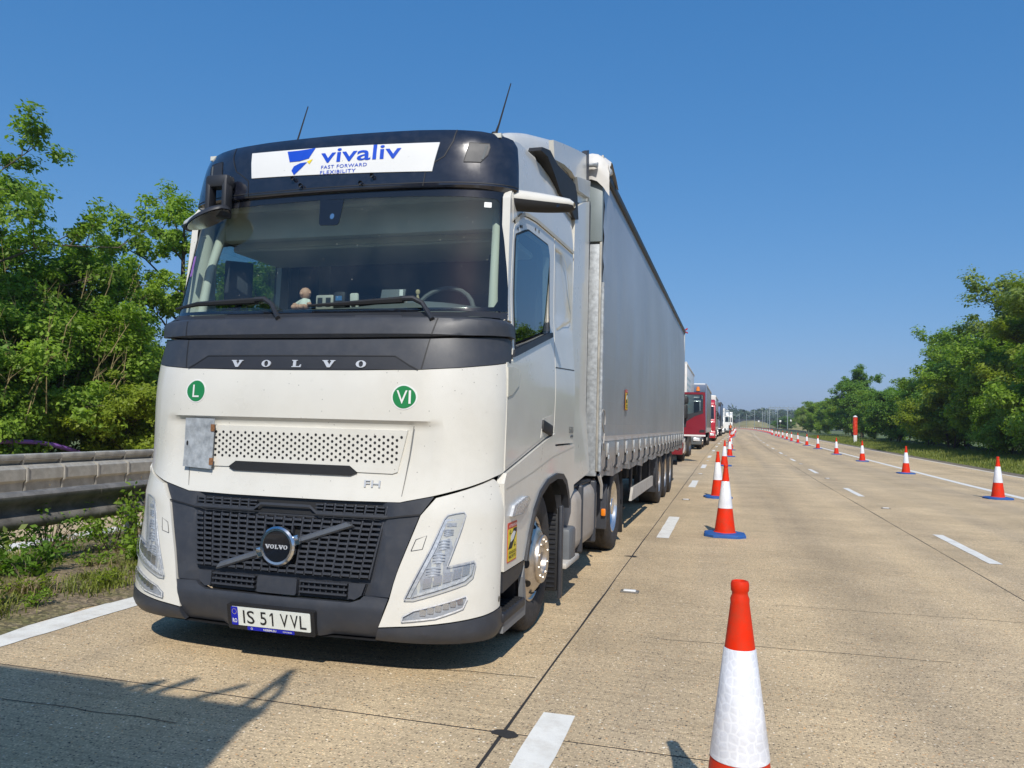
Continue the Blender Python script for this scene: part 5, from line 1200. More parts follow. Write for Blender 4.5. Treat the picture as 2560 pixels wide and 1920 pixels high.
def box_trailer(name, label, loc, rz, skin, length=13.6, h=4.1, kind='curtain', trim=None, front=None, group='trailers in the queue', cat='trailer', first_axle=7.6):
    t = empty(name, loc, rz); tag(t, label, cat, group)
    m = MB(); m.bbox((0, length / 2, (h + 1.1) / 2), (2.5, length, h - 1.1), .03); m.build('body', skin, t)
    tm = trim or M_GREYP
    for s in (1, -1):
        m = MB(); m.bbox((s * 1.255, length / 2, h - .05), (.05, length + .04, .12), .015); m.build('top_rail', tm, t)
        m = MB(); m.bbox((s * 1.245, .0, (h + 1.1) / 2), (.1, .1, h - 1.1), .015); m.build('corner_post', front or tm, t)
        m = MB(); m.bbox((s * 1.26, length / 2, 1.1), (.04, length, .2), .012); m.build('bottom_rail', M_RUSTY if kind == 'curtain' else M_GWHITE, t)
        if kind == 'curtain':
            for k in range(16): m = MB(); m.bbox((s * 1.285, .5 + k * (length - 1) / 15, 1.2), (.015, .05, .3), .004); m.build('strap', M_STRAP, t, smooth=0)
        m = MB(); m.bbox((s * 1.2, first_axle - 2.4, .55), (.03, 2.6, .2), .01); m.build('side_guard', M_GWHITE, t)
        for k in range(3): wheel(t, (s * 1.2, first_axle + 1.31 * k, .5), s, w=.37, kind='trailer')
        m = MB(); m.bbox((s * .5, length / 2, .95), (.12, length - .4, .28), .01); m.build('chassis_beam', M_BLACK, t)
    m = MB(); m.bbox((0, -.02, h - .3), (2.5, .06, .5), .02); m.build('front_head', front or tm, t)
    return t
ROADX = lambda y: -1.95 + B(y) * .8
SLOPE = lambda y: math.atan(.8 * (B(y + 5) - B(y - 5)) / 10)
# -- dark red rigid lorry with a tall white refrigerated box and its door open
y0 = 31.9; RT = empty('box_lorry', (-2.12, y0, ZR(y0)), 0)
tag(RT, 'dark red cab-over lorry with tall white box body and wide open door', 'lorry', 'lorries queueing behind the white cab')
bev_prism([(.06, .8), (.04, 1.75), (.3, 2.1), (.42, 2.75), (.55, 2.95), (2.0, 2.95), (2.0, .8)], -1.2, 1.2, .08).build('cab_shell', M_RED, RT)
bev_prism([(.0, .3), (-.02, .7), (.05, .98), (.8, .98), (.8, .3)], -1.24, 1.24, .06).build('bumper', M_RED, RT)
m = MB(); m.add([(-1.08, .2, 2.05), (1.08, .2, 2.05), (1.05, .38, 2.75), (-1.05, .38, 2.75)], [(0, 1, 2, 3)]); m.build('windscreen', M_FRIT, RT, smooth=0)
m = MB(); m.add([(1.205, .72, 1.1), (1.205, 1.62, 1.1), (1.205, 1.62, 2.75), (1.205, .78, 2.75), (1.205, .6, 2.1)], [(0, 1, 2, 3, 4)]); m.build('door_opening', M_INT_D, RT, smooth=0)
# open door, swung square to the cab
DF = lambda a, b: Vector((1.12 + a, .62 - .03 * 0, b))
dpoly = [(.0, 1.05), (.98, 1.05), (.985, 1.6), (.97, 2.0), (.955, 2.83), (.93, 2.86), (.03, 2.86), (.0, 2.8)]
dwin = [(.16, 1.98), (.30, 1.95), (.60, 2.02), (.86, 2.12), (.87, 2.72), (.84, 2.76), (.1, 2.76), (.1, 2.0)]
OD = panel('open_door', dpoly, DF, RT, M_RED, 0, .06, (.3, .3), holes=[dwin])
panel('door_glass', dwin, DF, OD, M_SGLASS, -.02, .005, (.5, .5))
seam('window_rubber', dwin + [dwin[0]], DF, OD, .03, .004, M_BLACK)
panel('door_trim', [(.02, 1.42), (.2, 1.42), (.22, 1.66), (.55, 1.88), (.88, 2.0), (.88, 2.1), (.6, 2.02), (.3, 1.96), (.05, 1.96)], DF, OD, M_DGREY2, .006, .006, (.5, .5))
panel('door_handle', [(.72, 1.22), (.95, 1.22), (.95, 1.33), (.76, 1.33)], DF, OD, M_BLACK, .008, .01, (.5, .5))
panel('door_stripe', [(-.02, 1.06), (.985, 1.06), (.985, 1.125), (-.02, 1.125)], DF, OD, M_WHITE2, .006, .006, (.5, .5))
for z, h_ in ((2.52, .32), (2.05, .6)):
    m = MB(); m.bbox((1.24 + (.03 if z > 2.3 else 0), .42, z), (.3, .2, h_), .08, seg=3); m.build('mirror', M_BLACK, OD, smooth=60)
m = MB(); m.tube([(1.0, .45, 2.78), (1.25, .44, 2.72), (1.25, .44, 1.8)], .03, 6); m.build('mirror_arm', M_BLACK, OD)
m = MB(); m.bbox((1.16, -.02, 1.38), (.16, .05, .1), .01); m.build('amber_marker', M_YELLOW, RT)
for s in (1, -1):
    wheel(RT, (s * 1.22, 1.5, .5), s, kind='steer'); wheel(RT, (s * 1.22, 6.2, .5), s, w=.6, kind='drive'); wheel(RT, (s * 1.22, 7.6, .5), s, w=.6, kind='drive')
    m = MB(); m.tube([(s * 1.25, .9, .98), (s * 1.25, .9, .55), (s * 1.25, .2, .42)], .05, 6); m.tube([(s * 1.25, .9, .95), (s * 1.25, .2, .8)], .05, 6); m.build('bumper_frame', M_GWHITE, RT)
    m = MB(); m.bbox((s * .95, -.01, .62), (.36, .1, .18), .03); m.build('headlight', M_LAMPIN, RT)
    m = MB(); m.bbox((s * .43, 6, .9), (.1, 8.6, .26), .01); m.build('chassis_rail', M_BLACK, RT)
BX = bev_prism([(2.25, 1.15), (2.25, 4.22), (10.9, 4.22), (10.9, 1.15)], -1.22, 1.22, .02).build('box_body', M_WHITE2, RT)
for s in (1, -1): m = MB(); m.bbox((s * 1.2, 2.24, 2.68), (.12, .08, 3.1), .02); m.bbox((s * 1.21, 6.55, 4.2), (.06, 8.7, .1), .015); m.build('box_edge', M_TARP, BX)
bev_prism([(1.75, 3.0), (1.7, 3.3), (1.8, 4.05), (2.24, 4.1), (2.24, 3.0)], -.85, .85, .06).build('fridge_unit', M_WHITE2, RT)
def serif_lines(parent):
    m = MB()
    for r_ in range(7):
        for k in range(4): m.box((1.223, 3.6 + .85 * k, 2.0 + .27 * r_), (.004, .62, .1))
    return m.build('side_lettering', pm('faded_blue_print', (.35, .5, .58), .5), parent, smooth=0)
serif_lines(BX)
# -- lorry 3: grey bumper, plain silver curtain trailer with amber beacon
M_CURT_G = curtain_mat('grey_curtain', (.36, .36, .355)); M_CURT_B = curtain_mat('blue_curtain', (.14, .2, .32), metal=.2); M_CURT_G2 = curtain_mat('pale_grey_curtain', (.44, .44, .42))
y = 48.3; small_cab('lorry_cab', 'dark blue lorry cab with grey bumper, mostly behind the open red door', (ROADX(y), y, ZR(y)), -SLOPE(y), pm('cab_slate', (.05, .065, .1), .3, coat=.3), pm('bumper_grey', (.1, .11, .115), .45), 3.6, mirrors=False, beacon=True)
box_trailer('curtain_trailer', 'plain grey curtain trailer just beyond the open red door', (ROADX(y + 3.4) + .12, y + 3.4, ZR(y)), -SLOPE(y), M_CURT_G, h=4.2, trim=M_TARP, front=pm('slate_front', (.12, .16, .24), .4))
y = 73.; small_cab('lorry_cab', 'bright red high-roofed lorry cab with black mirrors', (ROADX(y) + .3, y, ZR(y)), -SLOPE(y), M_RED2, M_RED2, 3.85)
box_trailer('curtain_trailer', 'pale grey curtain trailer drawn by the bright red cab', (ROADX(y + 3.6) + .15, y + 3.6, ZR(y)), -SLOPE(y + 6), M_CURT_G2, h=4.35, trim=M_TARP)
y = 97.; small_cab('lorry_cab', 'white lorry cab in front of the blue curtain trailer', (ROADX(y), y, ZR(y)), -SLOPE(y), M_WHITE2, M_WHITE2, 3.5)
box_trailer('curtain_trailer', 'slate blue curtain trailer between the bright red lorry and white tractor', (ROADX(y + 3.6) + .2, y + 3.6, ZR(y)), -SLOPE(y + 6), M_CURT_B, h=4.4, trim=M_DGREY)
y = 127.; W6 = small_cab('lorry_cab', 'small white lorry cab with its door open beside a standing person', (ROADX(y) + .1, y, ZR(y)), -SLOPE(y), M_WHITE2, M_WHITE2, 3.2, mirrors=False, door_open=True)
DF6 = lambda a, b: Vector((1.2 + a, .7, b))
OD = panel('open_door', [(0, .95), (1.0, .95), (1.0, 2.9), (.05, 2.9), (0, 2.4)], DF6, W6, M_WHITE2, 0, .06, (.5, .5), holes=[[(.14, 1.95), (.88, 1.95), (.88, 2.78), (.14, 2.78)]])
panel('door_glass', [(.14, 1.95), (.88, 1.95), (.88, 2.78), (.14, 2.78)], DF6, OD, M_SGLASS, -.02, .005, (.5, .5))
box_trailer('box_trailer', 'white box trailer directly behind the small white cab with open door', (ROADX(y + 3.5), y + 3.5, ZR(y)), -SLOPE(y + 6), M_WHITE2, h=4.2, kind='box', trim=M_TARP)
y = 150.; small_cab('lorry_cab', 'tall white lorry cab, farthest but one in the queue', (ROADX(y) + .4, y, ZR(y)), -SLOPE(y), M_WHITE2, M_GREYP, 3.9)
box_trailer('box_trailer', 'white box trailer with grey edges, last but one in the queue', (ROADX(y + 3.5) + .3, y + 3.5, ZR(y)), -SLOPE(y + 6), M_WHITE2, h=4.3, kind='box')
y = 172.; small_cab('lorry_cab', 'white lorry cab at the far end of the queue', (ROADX(y) + .9, y, ZR(y)), -SLOPE(y), M_WHITE2, M_WHITE2, 3.8)
box_trailer('box_trailer', 'cream box trailer at the far end of the queue', (ROADX(y + 3.5) + .8, y + 3.5, ZR(y)), -SLOPE(y + 6), M_TARP, h=4.3, kind='box', trim=M_WHITE2)
# -- the vehicle ahead of the white lorry, behind the camera: only its shadow reaches the picture
AH = box_trailer('curtain_trailer', 'grey trailer ahead of the white cab, seen only by its shadow', (-1.55, -14.15, 0), 0, M_CURT_G, length=13.6, h=3.95, trim=M_DGREY)
m = MB()
def barp(x, y, z): return (x, y + 13.6, z)
m.tube([(1.245, 12.6, 3.93), (1.245, 12.89, 3.97), (1.187, 13.79, 4.3)], .028, 6)
m.tube([(1.26, 13.2, 3.35), (1.234, 13.45, 3.6), (1.2, 13.86, 3.9), (1.187, 13.79, 4.2)], .024, 6)
m.tube([(.595, 13.58, 3.92), (.723, 13.63, 4.15)], .03, 6)
m.tube([(.845, 13.6, 3.92), (1.043, 13.64, 4.15)], .024, 6)
m.tube([(.40, 13.58, 3.92), (.583, 13.535, 4.15), (.52, 13.5, 3.93)], .035, 6)
m.box((-.35, 13.45, 3.99), (1.5, .25, .1))
m.build('shadow_prong_bars', M_GALV, AH)  # unseen bars added to the trailer, shaped to cast the prongs of its shadow

# ================================================================== CONES
def sleeve_mat():
    m, ns, ls = new_mat('cone_sleeve')
    out = nd(ns, 'ShaderNodeOutputMaterial'); b = nd(ns, 'ShaderNodeBsdfPrincipled', i_Roughness=.28); ls.new(b.outputs[0], out.inputs[0])
    P = nd(ns, 'ShaderNodeTexCoord').outputs['Object']
    # honeycomb seal pattern of the reflective sheeting, unrolled round the cone
    sx = nd(ns, 'ShaderNodeSeparateXYZ'); ls.new(P, sx.inputs[0])
    at = nd(ns, 'ShaderNodeMath', operation='ARCTAN2'); ls.new(sx.outputs[0], at.inputs[0]); ls.new(sx.outputs[1], at.inputs[1])
    ax = nd(ns, 'ShaderNodeMath', operation='MULTIPLY', n_1=.085); ls.new(at.outputs[0], ax.inputs[0])
    cb = nd(ns, 'ShaderNodeCombineXYZ'); ls.new(ax.outputs[0], cb.inputs[0]); ls.new(sx.outputs[2], cb.inputs[1])
    v = nd(ns, 'ShaderNodeTexVoronoi', i_Scale=34., i_Randomness=.7, feature='DISTANCE_TO_EDGE', voronoi_dimensions='2D'); ls.new(cb.outputs[0], v.inputs['Vector'])
    r = ramp(ns, [(0., (.80, .81, .84)), (.08, (.79, .80, .83)), (.13, (.71, .72, .76))]); ls.new(v.outputs['Distance'], r.inputs[0])
    n = nd(ns, 'ShaderNodeTexNoise', i_Scale=9., i_Detail=6.); ls.new(P, n.inputs['Vector'])
    rr = ramp(ns, [(.35, .86), (.7, 1.04)]); ls.new(n.outputs[0], rr.inputs[0])
    c = mixc(ns, ls, 1., r.outputs[0], rr.outputs[0], 'MULTIPLY'); ls.new(c, b.inputs['Base Color'])
    b.inputs['Coat Weight'].default_value = .4
    bp = nd(ns, 'ShaderNodeBump', i_Strength=.35, i_Distance=.003); ls.new(v.outputs['Distance'], bp.inputs['Height'])
    n2 = nd(ns, 'ShaderNodeTexNoise', i_Scale=14., i_Detail=3.); ls.new(P, n2.inputs['Vector'])
    bp2 = nd(ns, 'ShaderNodeBump', i_Strength=.3, i_Distance=.02); ls.new(n2.outputs[0], bp2.inputs['Height']); ls.new(bp.outputs[0], bp2.inputs['Normal'])
    ls.new(bp2.outputs[0], b.inputs['Normal'])
    return m
M_SLEEVE = sleeve_mat()
def cone_parts(n):
    def rad(z): return .053 + (.76 - z) * .127 if z > .25 else .118 + (.25 - z) * .13
    body = MB().lathe([(rad(.045) + .012, .045), (rad(.055) + .01, .058), (rad(.07), .066), (rad(.12), .12), (rad(.2), .2), (rad(.28), .28), (rad(.34), .34), (rad(.6), .6), (rad(.92), .92), (.0335, .935), (.0275, .95), (.0275, .958), (.0315, .964), (.032, .986), (.029, .996), (.024, .998), (.022, .99), (.02, .94), (.001, .92)], n)
    sl = MB().lathe([(rad(.388) + .001, .388), (rad(.39) + .003, .39), (rad(.5) + .003, .5), (rad(.762) + .003, .762), (rad(.765) + .0005, .765)], n)
    base = MB(); k = 8
    ring = [(.28, .16), (.16, .28), (-.16, .28), (-.28, .16), (-.28, -.16), (-.16, -.28), (.16, -.28), (.28, -.16)]
    for z, s in ((0, 1), (.03, 1.0), (.045, .94), (.05, .6), (.055, .5)): base.v += [(x * s, y * s, z) for x, y in ring]
    for i in range(4):
        for q in range(8): q2 = (q + 1) % 8; base.f.append((i * 8 + q, i * 8 + q2, (i + 1) * 8 + q2, (i + 1) * 8 + q))
    base.f.append(tuple(range(7, -1, -1))); base.f.append(tuple(range(32, 40)))
    return body.mesh('cone_body'), sl.mesh('sleeve'), base.mesh('cone_base')
CP_HI, CP_LO = cone_parts(40), cone_parts(16)
def cone(x, y, z, rz, label, group, lo=False, s=1.):
    c = empty('traffic_cone', (x, y, z), rz); tag(c, label, 'traffic cone', group); s *= .967; c.scale = (s, s, s)
    b, sl, ba = CP_LO if lo else CP_HI
    mk('cone_body', b, M_ORANGE, c, 40); mk('reflective_sleeve', sl, M_SLEEVE, c, 40); mk('cone_base', ba, M_BLUE, c, 30)
    c.rotation_euler = (RND.uniform(-.012, .012), RND.uniform(-.012, .012), rz)
    return c
LC = [(.851, 2.76), (.79, 11.0), (.64, 16.86), (.74, 30.5), (.97, 39.4), (1.08, 49.6), (1.05, 58.), (1.08, 68.1), (1.16, 78.2), (1.18, 89.), (1.48, 97.7), (1.75, 106.), (1.8, 113.7), (2.0, 127.), (2.2, 142.), (2.5, 158.), (2.8, 175.)]
for i, (x, y) in enumerate(LC):
    if i == 0: lab = 'big orange and white traffic cone nearest the camera, its foot cropped'
    elif i == len(LC) - 1: lab = 'farthest orange cone of the line beside the queue of lorries'
    else: lab = '%s cone from the camera in the line beside the lorries' % ordinal(i + 1)
    cone(x, y, ZR(y), RND.uniform(-.3, .3) + (.05 if i else .3), lab, 'cones beside the queue of lorries', i > 3, .985 if i == 0 else 1.)
RC = [(6.79, 20.1), (6.87, 29.9), (6.93, 39.3), (6.9, 47.9), (7.06, 58.7), (7.15, 67.5), (7.22, 76.5), (7.28, 84.7), (7.45, 93.4), (7.75, 104.5), (7.9, 114.6), (8.0, 122.4), (8.05, 133.6)]
yy = 143.
while yy < 420: RC.append((6.8 + B(yy), yy)); yy += 9.5
for i, (x, y) in enumerate(RC):
    if i == 0: lab = 'orange and white cone nearest the right edge, standing by the white line'
    elif i == len(RC) - 1: lab = 'farthest cone of the row along the hard shoulder'
    else: lab = '%s cone from the right edge in the hard shoulder row' % ordinal(i + 1)
    cone(x, y, ZR(y), RND.uniform(-.4, .4), lab, 'cones along the hard shoulder', i > 2)

# ================================================================== BARRIERS (left)
# near: corrugated steel beam on posts
wb = empty('crash_barrier', (-5.1, 5, 0)); tag(wb, 'dark weathered corrugated steel crash barrier beside the white lorry', 'crash barrier')
prof = [(.0, .43), (.05, .445), (.075, .475), (.075, .515), (.04, .545), (.0, .57), (-.005, .60), (.0, .63), (.04, .655), (.08, .69), (.08, .725), (.05, .75), (.0, .762), (-.035, .755)]
back = [(x - .006, z - .003) for x, z in reversed(prof)]
for k in range(-4, 14):
    m = MB(); L = 3.2; y0 = k * L - 2; m.prism(prof + back, lambda a, b, t: (a, t, b), y0, y0 + L + .06); o = m.build('beam', M_STEELD, wb, smooth=50)
    o.location.x = .003 * (k % 2)
    m = MB(); m.bbox((-.09, y0 + .6, .37), (.07, .11, .74), .008); m.build('post', M_STEEL, wb)
# far: stepped steel safety barrier of short panels
sb = empty('step_barrier', (-9.2, 5, 0)); tag(sb, 'pale stepped steel safety barrier of short panels before the trees', 'safety barrier')
pc = [(.0, .80), (.03, .795), (.035, .73), (.0, .715), (-.03, .66), (.02, .655), (.10, .60), (.105, .44), (.06, .40), (.06, .25), (.16, .19), (.17, .0), (-.25, .0), (-.25, .6), (-.12, .8)]
pm_me = MB().prism(pc, lambda a, b, t: (a, t, b), .012, .64).mesh('barrier_panel')
div = MB().prism([(.0, .80), (.05, .79), (.05, .72), (.02, .66), (.13, .62), (.135, .42), (.09, .38), (.09, .25), (.19, .2), (.2, .0), (-.2, 0), (-.2, .7)], lambda a, b, t: (a * .98 - .01, t, b), -.014, .014).mesh('divider')
cap_me = MB().bbox((-.06, .33, .775), (.2, .655, .07), .012).mesh('cap_rail')
for k in range(-9, 40):
    o = mk('panel', pm_me, M_STEEL, sb, 30); o.location.y = 4.09 + .665 * k - 5 + 5 - 4.98 + .0
    o.location.y = -.0 + (9.12 - 5) + .665 * (k - 1)
    d = mk('divider', div, M_STEEL, sb, 30); d.location.y = o.location.y
    c = mk('cap_rail', cap_me, M_STEEL, sb, 30); c.location.y = o.location.y
# purple duct sagging between timber posts
m = MB(); PD = []
for k in range(30):
    y = 8 + 8.2 * k / 29; PD.append((-14., y, .78 if y < 13.3 else .78 - .10 * (y - 13.3) ** 2))
for k in range(30): pass
pd = m.tube(PD, .05, 8).build('duct', M_PURPLE); tag(pd, 'purple plastic duct sagging along the fence behind the stepped barrier', 'duct')
m = MB(); m.bbox((-14.08, 13.25, .4), (.09, .09, .98), .01); tag(m.build('fence_post', M_WOOD), 'grey timber fence post carrying the purple duct', 'fence post')

# ================================================================== RIGHT VERGE THINGS
px, py = 12.95, 82.; pz = ZR(py) + .1
ph = empty('covered_post', (px, py, pz)); tag(ph, 'white roadside post wrapped in bright red plastic before the trees', 'roadside post')
m = MB(); m.bbox((0, 0, .35), (.3, .26, .9), .03); m.build('post_foot', M_WHITE2, ph)
m = MB()
def wrapf(a, b): q = 2 * PI * a; r = .205 + .008 * math.sin(b * 31 + 2 * math.sin(q * 2)) + .014 * math.sin(q * 5 + b * 9); return (r * math.cos(q), r * .85 * math.sin(q), .75 + 1.75 * b)
m.grid(wrapf, 24, 40).build('plastic_wrap', pm('red_plastic', (.6, .04, .012), .5, var=.2), ph, smooth=60)
m = MB(); m.lathe([(.22, 2.5), (.15, 2.58), (.06, 2.65), (.001, 2.66)], 12); m.build('post_cap', M_WHITE2, ph)
# guard rail on the right far down
gr = empty('guard_rail', (0, 150, 0)); tag(gr, 'dark steel guard rail starting beyond the right-hand cones', 'guard rail')
yy = 150.
while yy < 330:
    y1 = yy + 6; m = MB(); xa, xb = 13.1 + B(yy), 13.1 + B(y1); za = ZR(yy) + (.72 if yy > 151 else .15); zb = ZR(y1) + .72
    m.add([(xa, yy - 150, za - .32), (xa, yy - 150, za), (xb, y1 - 150, zb), (xb, y1 - 150, zb - .32), (xa + .08, yy - 150, za - .32), (xa + .08, yy - 150, za), (xb + .08, y1 - 150, zb), (xb + .08, y1 - 150, zb - .32)], [(0, 1, 2, 3), (7, 6, 5, 4), (1, 5, 6, 2), (0, 3, 7, 4)]); m.build('rail', M_STEELD, gr, smooth=0)
    m = MB(); m.box((xb, y1 - 150, zb - .5), (.1, .1, .8)); m.build('post', M_STEEL, gr, smooth=0); yy = y1
# railway catenary masts and portal
def mast(x, y, h, label, arm=1):
    t = empty('overhead_line_mast', (x, y, ZR(y))); tag(t, label, 'mast', 'railway overhead line masts')
    m = MB(); m.bbox((0, 0, h / 2), (.16, .16, h), .02); m.build('column', M_GREYP, t)
    m = MB(); m.tube([(0, 0, h * .86), (arm * 2.6, 0, h * .92)], .06, 5); m.tube([(0, 0, h * .72), (arm * 2.4, 0, h * .9)], .05, 5); m.build('cantilever', M_GREYP, t)
    return t
gx, gy = 13.6, 250.
gt = empty('rail_gantry', (gx, gy, ZR(gy))); tag(gt, 'grey steel railway portal gantry spanning above the far bushes', 'gantry')
for x in (0, 5.2): m = MB(); m.bbox((x, 0, 3.6), (.25, .25, 7.2), .02); m.build('column', M_GREYP, gt)
for z in (6.6, 7.15): m = MB(); m.bbox((4.2, 0, z), (9.4, .14, .12), .02); m.build('boom', M_GREYP, gt)
m = MB()
for k in range(10): m.tube([(-.4 + k * .95, 0, 6.6), (.08 + k * .95, 0, 7.15)], .05, 4); m.tube([(.08 + k * .95, 0, 7.15), (.55 + k * .95, 0, 6.6)], .05, 4)
m.build('lattice', M_GREYP, gt)
for k in range(7): m = MB(); m.tube([(.3 + 1.3 * k, 0, 7.15), (.3 + 1.3 * k, 0, 7.7)], .05, 5); m.build('insulator', M_GREYP, gt)
for k, x in enumerate((1.0, 8.6)): m = MB(); m.tube([(x, 0, 6.6), (x, 0, 4.6)], .07, 5); m.tube([(x, 0, 4.7), (x + 1.1, 0, 5.3)], .05, 5); m.build('drop_arm', M_GREYP, gt)
for i, (fx, fy, d, h) in enumerate(((1845, 1040, 300, 5.8), (1861.5, 1037, 330, 6.2), (1880, 1034, 280, 7.0), (1898, 1037, 260, 6.2), (1903.5, 1035, 300, 7.2), (1910, 1036, 280, 6.8), (1932, 1030, 240, 7.0))):
    mast(.8 + (fx - 1815) / 1935 * d, d, h, '%s railway line mast from the left among the far masts' % ordinal(i + 1), 1 if i % 2 else -1)
# dark noise fence and white marker boards far off
nf = empty('noise_fence', (0, 0, 0)); tag(nf, 'long dark noise fence below the far wood', 'fence')
for k in range(12): m = MB(); m.box((6.5 + 1.35 * k, 470, ZR(470) + 4.2 + .05 * (k % 2)), (1.3, .2, 2.2)); m.build('fence_panel', M_DGREY, nf, smooth=0)
m = MB(); m.box((12, 470.3, ZR(470) + 1.6), (18, .2, 3.2)); m.build('fence_base', M_WOOD, nf, smooth=0)
for i, (fx, fy, d) in enumerate(((1889.5, 1053.5, 240), (1938, 1052, 200), (1962, 1050, 210))):
    x = .8 + (fx - 1815) / 1935 * d; z = 1.466 + (1071 - fy) / 1935 * d
    t = empty('marker_board', (x, d, ZR(d))); tag(t, ['small white board left of the far dark bush', 'square white board right of the far dark bush', 'white board above the pale embankment'][i], 'marker board')
    m = MB(); m.bbox((0, 0, z - ZR(d)), (.45, .06, .45), .02); m.build('board', M_SWHITE, t); m = MB(); m.bbox((0, .05, (z - ZR(d)) / 2), (.06, .05, z - ZR(d)), .01); m.build('stake', M_WOOD, t)

# ================================================================== VEGETATION
NR = np.random.default_rng(5)
def leaf_mesh(name, P, N, size, asp=.55, mats=None, curl=.25):
    """one folded leaf (two triangles pairs) per point; P,N (n,3), size (n,)"""
    n = len(P)
    N = N / np.maximum(1e-6, np.linalg.norm(N, axis=1))[:, None]
    r = NR.normal(size=(n, 3)); t = np.cross(N, r); t /= np.maximum(1e-6, np.linalg.norm(t, axis=1))[:, None]; b = np.cross(N, t)
    s = size[:, None]
    v = np.empty((n, 4, 3)); v[:, 0] = P - t * s; v[:, 1] = P + b * s * asp - N * s * curl * .5; v[:, 2] = P + t * s * 1.05 - N * s * curl; v[:, 3] = P - b * s * asp - N * s * curl * .5
    me = bpy.data.meshes.new(name); me.vertices.add(n * 4); me.vertices.foreach_set('co', v.reshape(-1))
    me.loops.add(n * 4); me.loops.foreach_set('vertex_index', np.arange(n * 4, dtype=np.int32))
    me.polygons.add(n); me.polygons.foreach_set('loop_start', np.arange(0, n * 4, 4, dtype=np.int32)); me.polygons.foreach_set('loop_total', np.full(n, 4, dtype=np.int32))
    me.update(calc_edges=True)
    return me
def make_tree(h, r, base, nleaf, leaf, seed, limbs=9, subs=6, cl=.42, droop=0., open_=0., trunk_r=None, stems=1, flat=1.):
    """returns (wood mesh, crown mesh): tapered trunk(s), limbs, twigs; leaves clustered round the twig ends"""
    rn = np.random.default_rng(seed); wood = MB(); ends = []
    tr = trunk_r or .018 * h + .03
    for st in range(stems):
        bx, by = (rn.normal(size=2) * (.35 if stems > 1 else .02)); lean = rn.normal(size=2) * (.12 if stems > 1 else .04)
        top = .88 * h * rn.uniform(.85, 1.0); n = 7; tp = []
        for i in range(n + 1): f = i / n; tp.append(Vector((bx + lean[0] * f * h + .06 * math.sin(f * 5 + seed), by + lean[1] * f * h + .06 * math.cos(f * 4 + seed), top * f)))
        wood.tube(tp, [tr * (1.15 if i == 0 else 1 - .82 * i / n) / (1 if stems == 1 else 1.5) for i in range(n + 1)], 6)
        for l in range(max(3, limbs // stems)):
            f = base / h + (.96 - base / h) * (l + rn.uniform(0, .8)) / max(1, limbs // stems); f = min(.97, f); k = f * top / h
            p0 = tp[0].lerp(tp[-1], min(1, f)); i0 = min(n - 1, int(f * n)); p0 = tp[i0].lerp(tp[i0 + 1], f * n - i0)
            az = l * 2.4 + rn.uniform(-.5, .5) + st * 1.7
            g = (f - base / h) / (1 - base / h); prof = (math.sin(PI * (.16 + .80 * min(1, max(0, g)))) ** .75)
            reach = r * prof * rn.uniform(.7, 1.1); rise = (h * .14 + .25 * reach) * rn.uniform(.5, 1.2) * (1 - droop)
            p3 = p0 + Vector((math.cos(az) * reach, math.sin(az) * reach, rise)); pm_ = p0.lerp(p3, .5) + Vector((0, 0, .12 * reach))
            lr = tr * .34 * (1 - .6 * f) / (1 if stems == 1 else 1.2); wood.tube([p0, pm_, p3], [lr, lr * .6, lr * .25], 5, False)
            for q in range(subs):
                t = rn.uniform(.3, 1.0); s0 = p0.lerp(pm_, t * 2) if t < .5 else pm_.lerp(p3, t * 2 - 1)
                d = Vector(rn.normal(size=3)); d.z = abs(d.z) * .7 - droop * .4; d = d.normalized() * rn.uniform(.35, .9) * (.32 * r + .3)
                s1 = s0 + d; wood.tube([s0, s0.lerp(s1, .6) + Vector((0, 0, .05)), s1], [lr * .4, lr * .25, lr * .1], 4, False)
                ends.append(tuple(s1)); ends.append(tuple(s0.lerp(s1, .6)))
                if rn.random() > open_: ends.append(tuple(s1 + Vector(rn.normal(size=3)) * .3))
        ends.append(tuple(tp[-1] + Vector((0, 0, .2))))
    E_ = np.array(ends); E_[:, 2] = np.maximum(E_[:, 2], .25)
    per = max(4, nleaf // len(E_)); C_ = np.repeat(E_, per, 0); n = len(C_)
    wgt = np.repeat(rn.uniform(.55, 1.35, len(E_)), per)
    d = rn.normal(size=(n, 3)); d /= np.linalg.norm(d, axis=1)[:, None]; rad = rn.random(n) ** .5 * cl * wgt
    P = C_ + d * rad[:, None] * np.array([1, 1, .72 * flat]); P[:, 2] = np.maximum(P[:, 2], .03)
    ctr = np.array([0, 0, (h + base) / 2]); out = P - ctr; out /= np.linalg.norm(out, axis=1)[:, None]
    N = rn.normal(size=(n, 3)) * .62 + d * .55 + out * .65 + np.array([0, 0, .8])
    global NR
    NR = rn
    crown = leaf_mesh('crown', P, N, (.5 + 1.0 * rn.random(n) ** 1.4) * leaf)
    return wood.mesh('trunk'), crown
def plant_tree(name, meshes, mat, loc, rz, s, label, cat='tree', group=None, bark=None, sz=None):
    t = empty(name, loc, rz); t.scale = (s, s, sz or s); tag(t, label, cat, group)
    w, c = meshes
    o = mk('trunk', w, None, t, 0); 
    if not w.materials: w.materials.append(bark or M_BARK)
    k = bpy.data.objects.new('crown', c); COL.objects.link(k); k.parent = t
    if not c.materials: c.materials.append(mat)
    else:
        if c.materials[0] != mat: k.material_slots[0].link = 'OBJECT'; k.material_slots[0].material = mat
    return t
ASH = make_tree(8.8, 3.5, 2.8, 30000, .062, 3, 14, 8, .34, open_=.7)
ASH2 = make_tree(7.6, 2.3, 3.2, 17000, .06, 8, 12, 7, .28, open_=.9)
HORN = make_tree(6.3, 2.9, .5, 92000, .056, 12, 22, 10, .46)
SHRUB = make_tree(4.2, 2.3, .2, 50000, .058, 17, 18, 8, .42, stems=4)
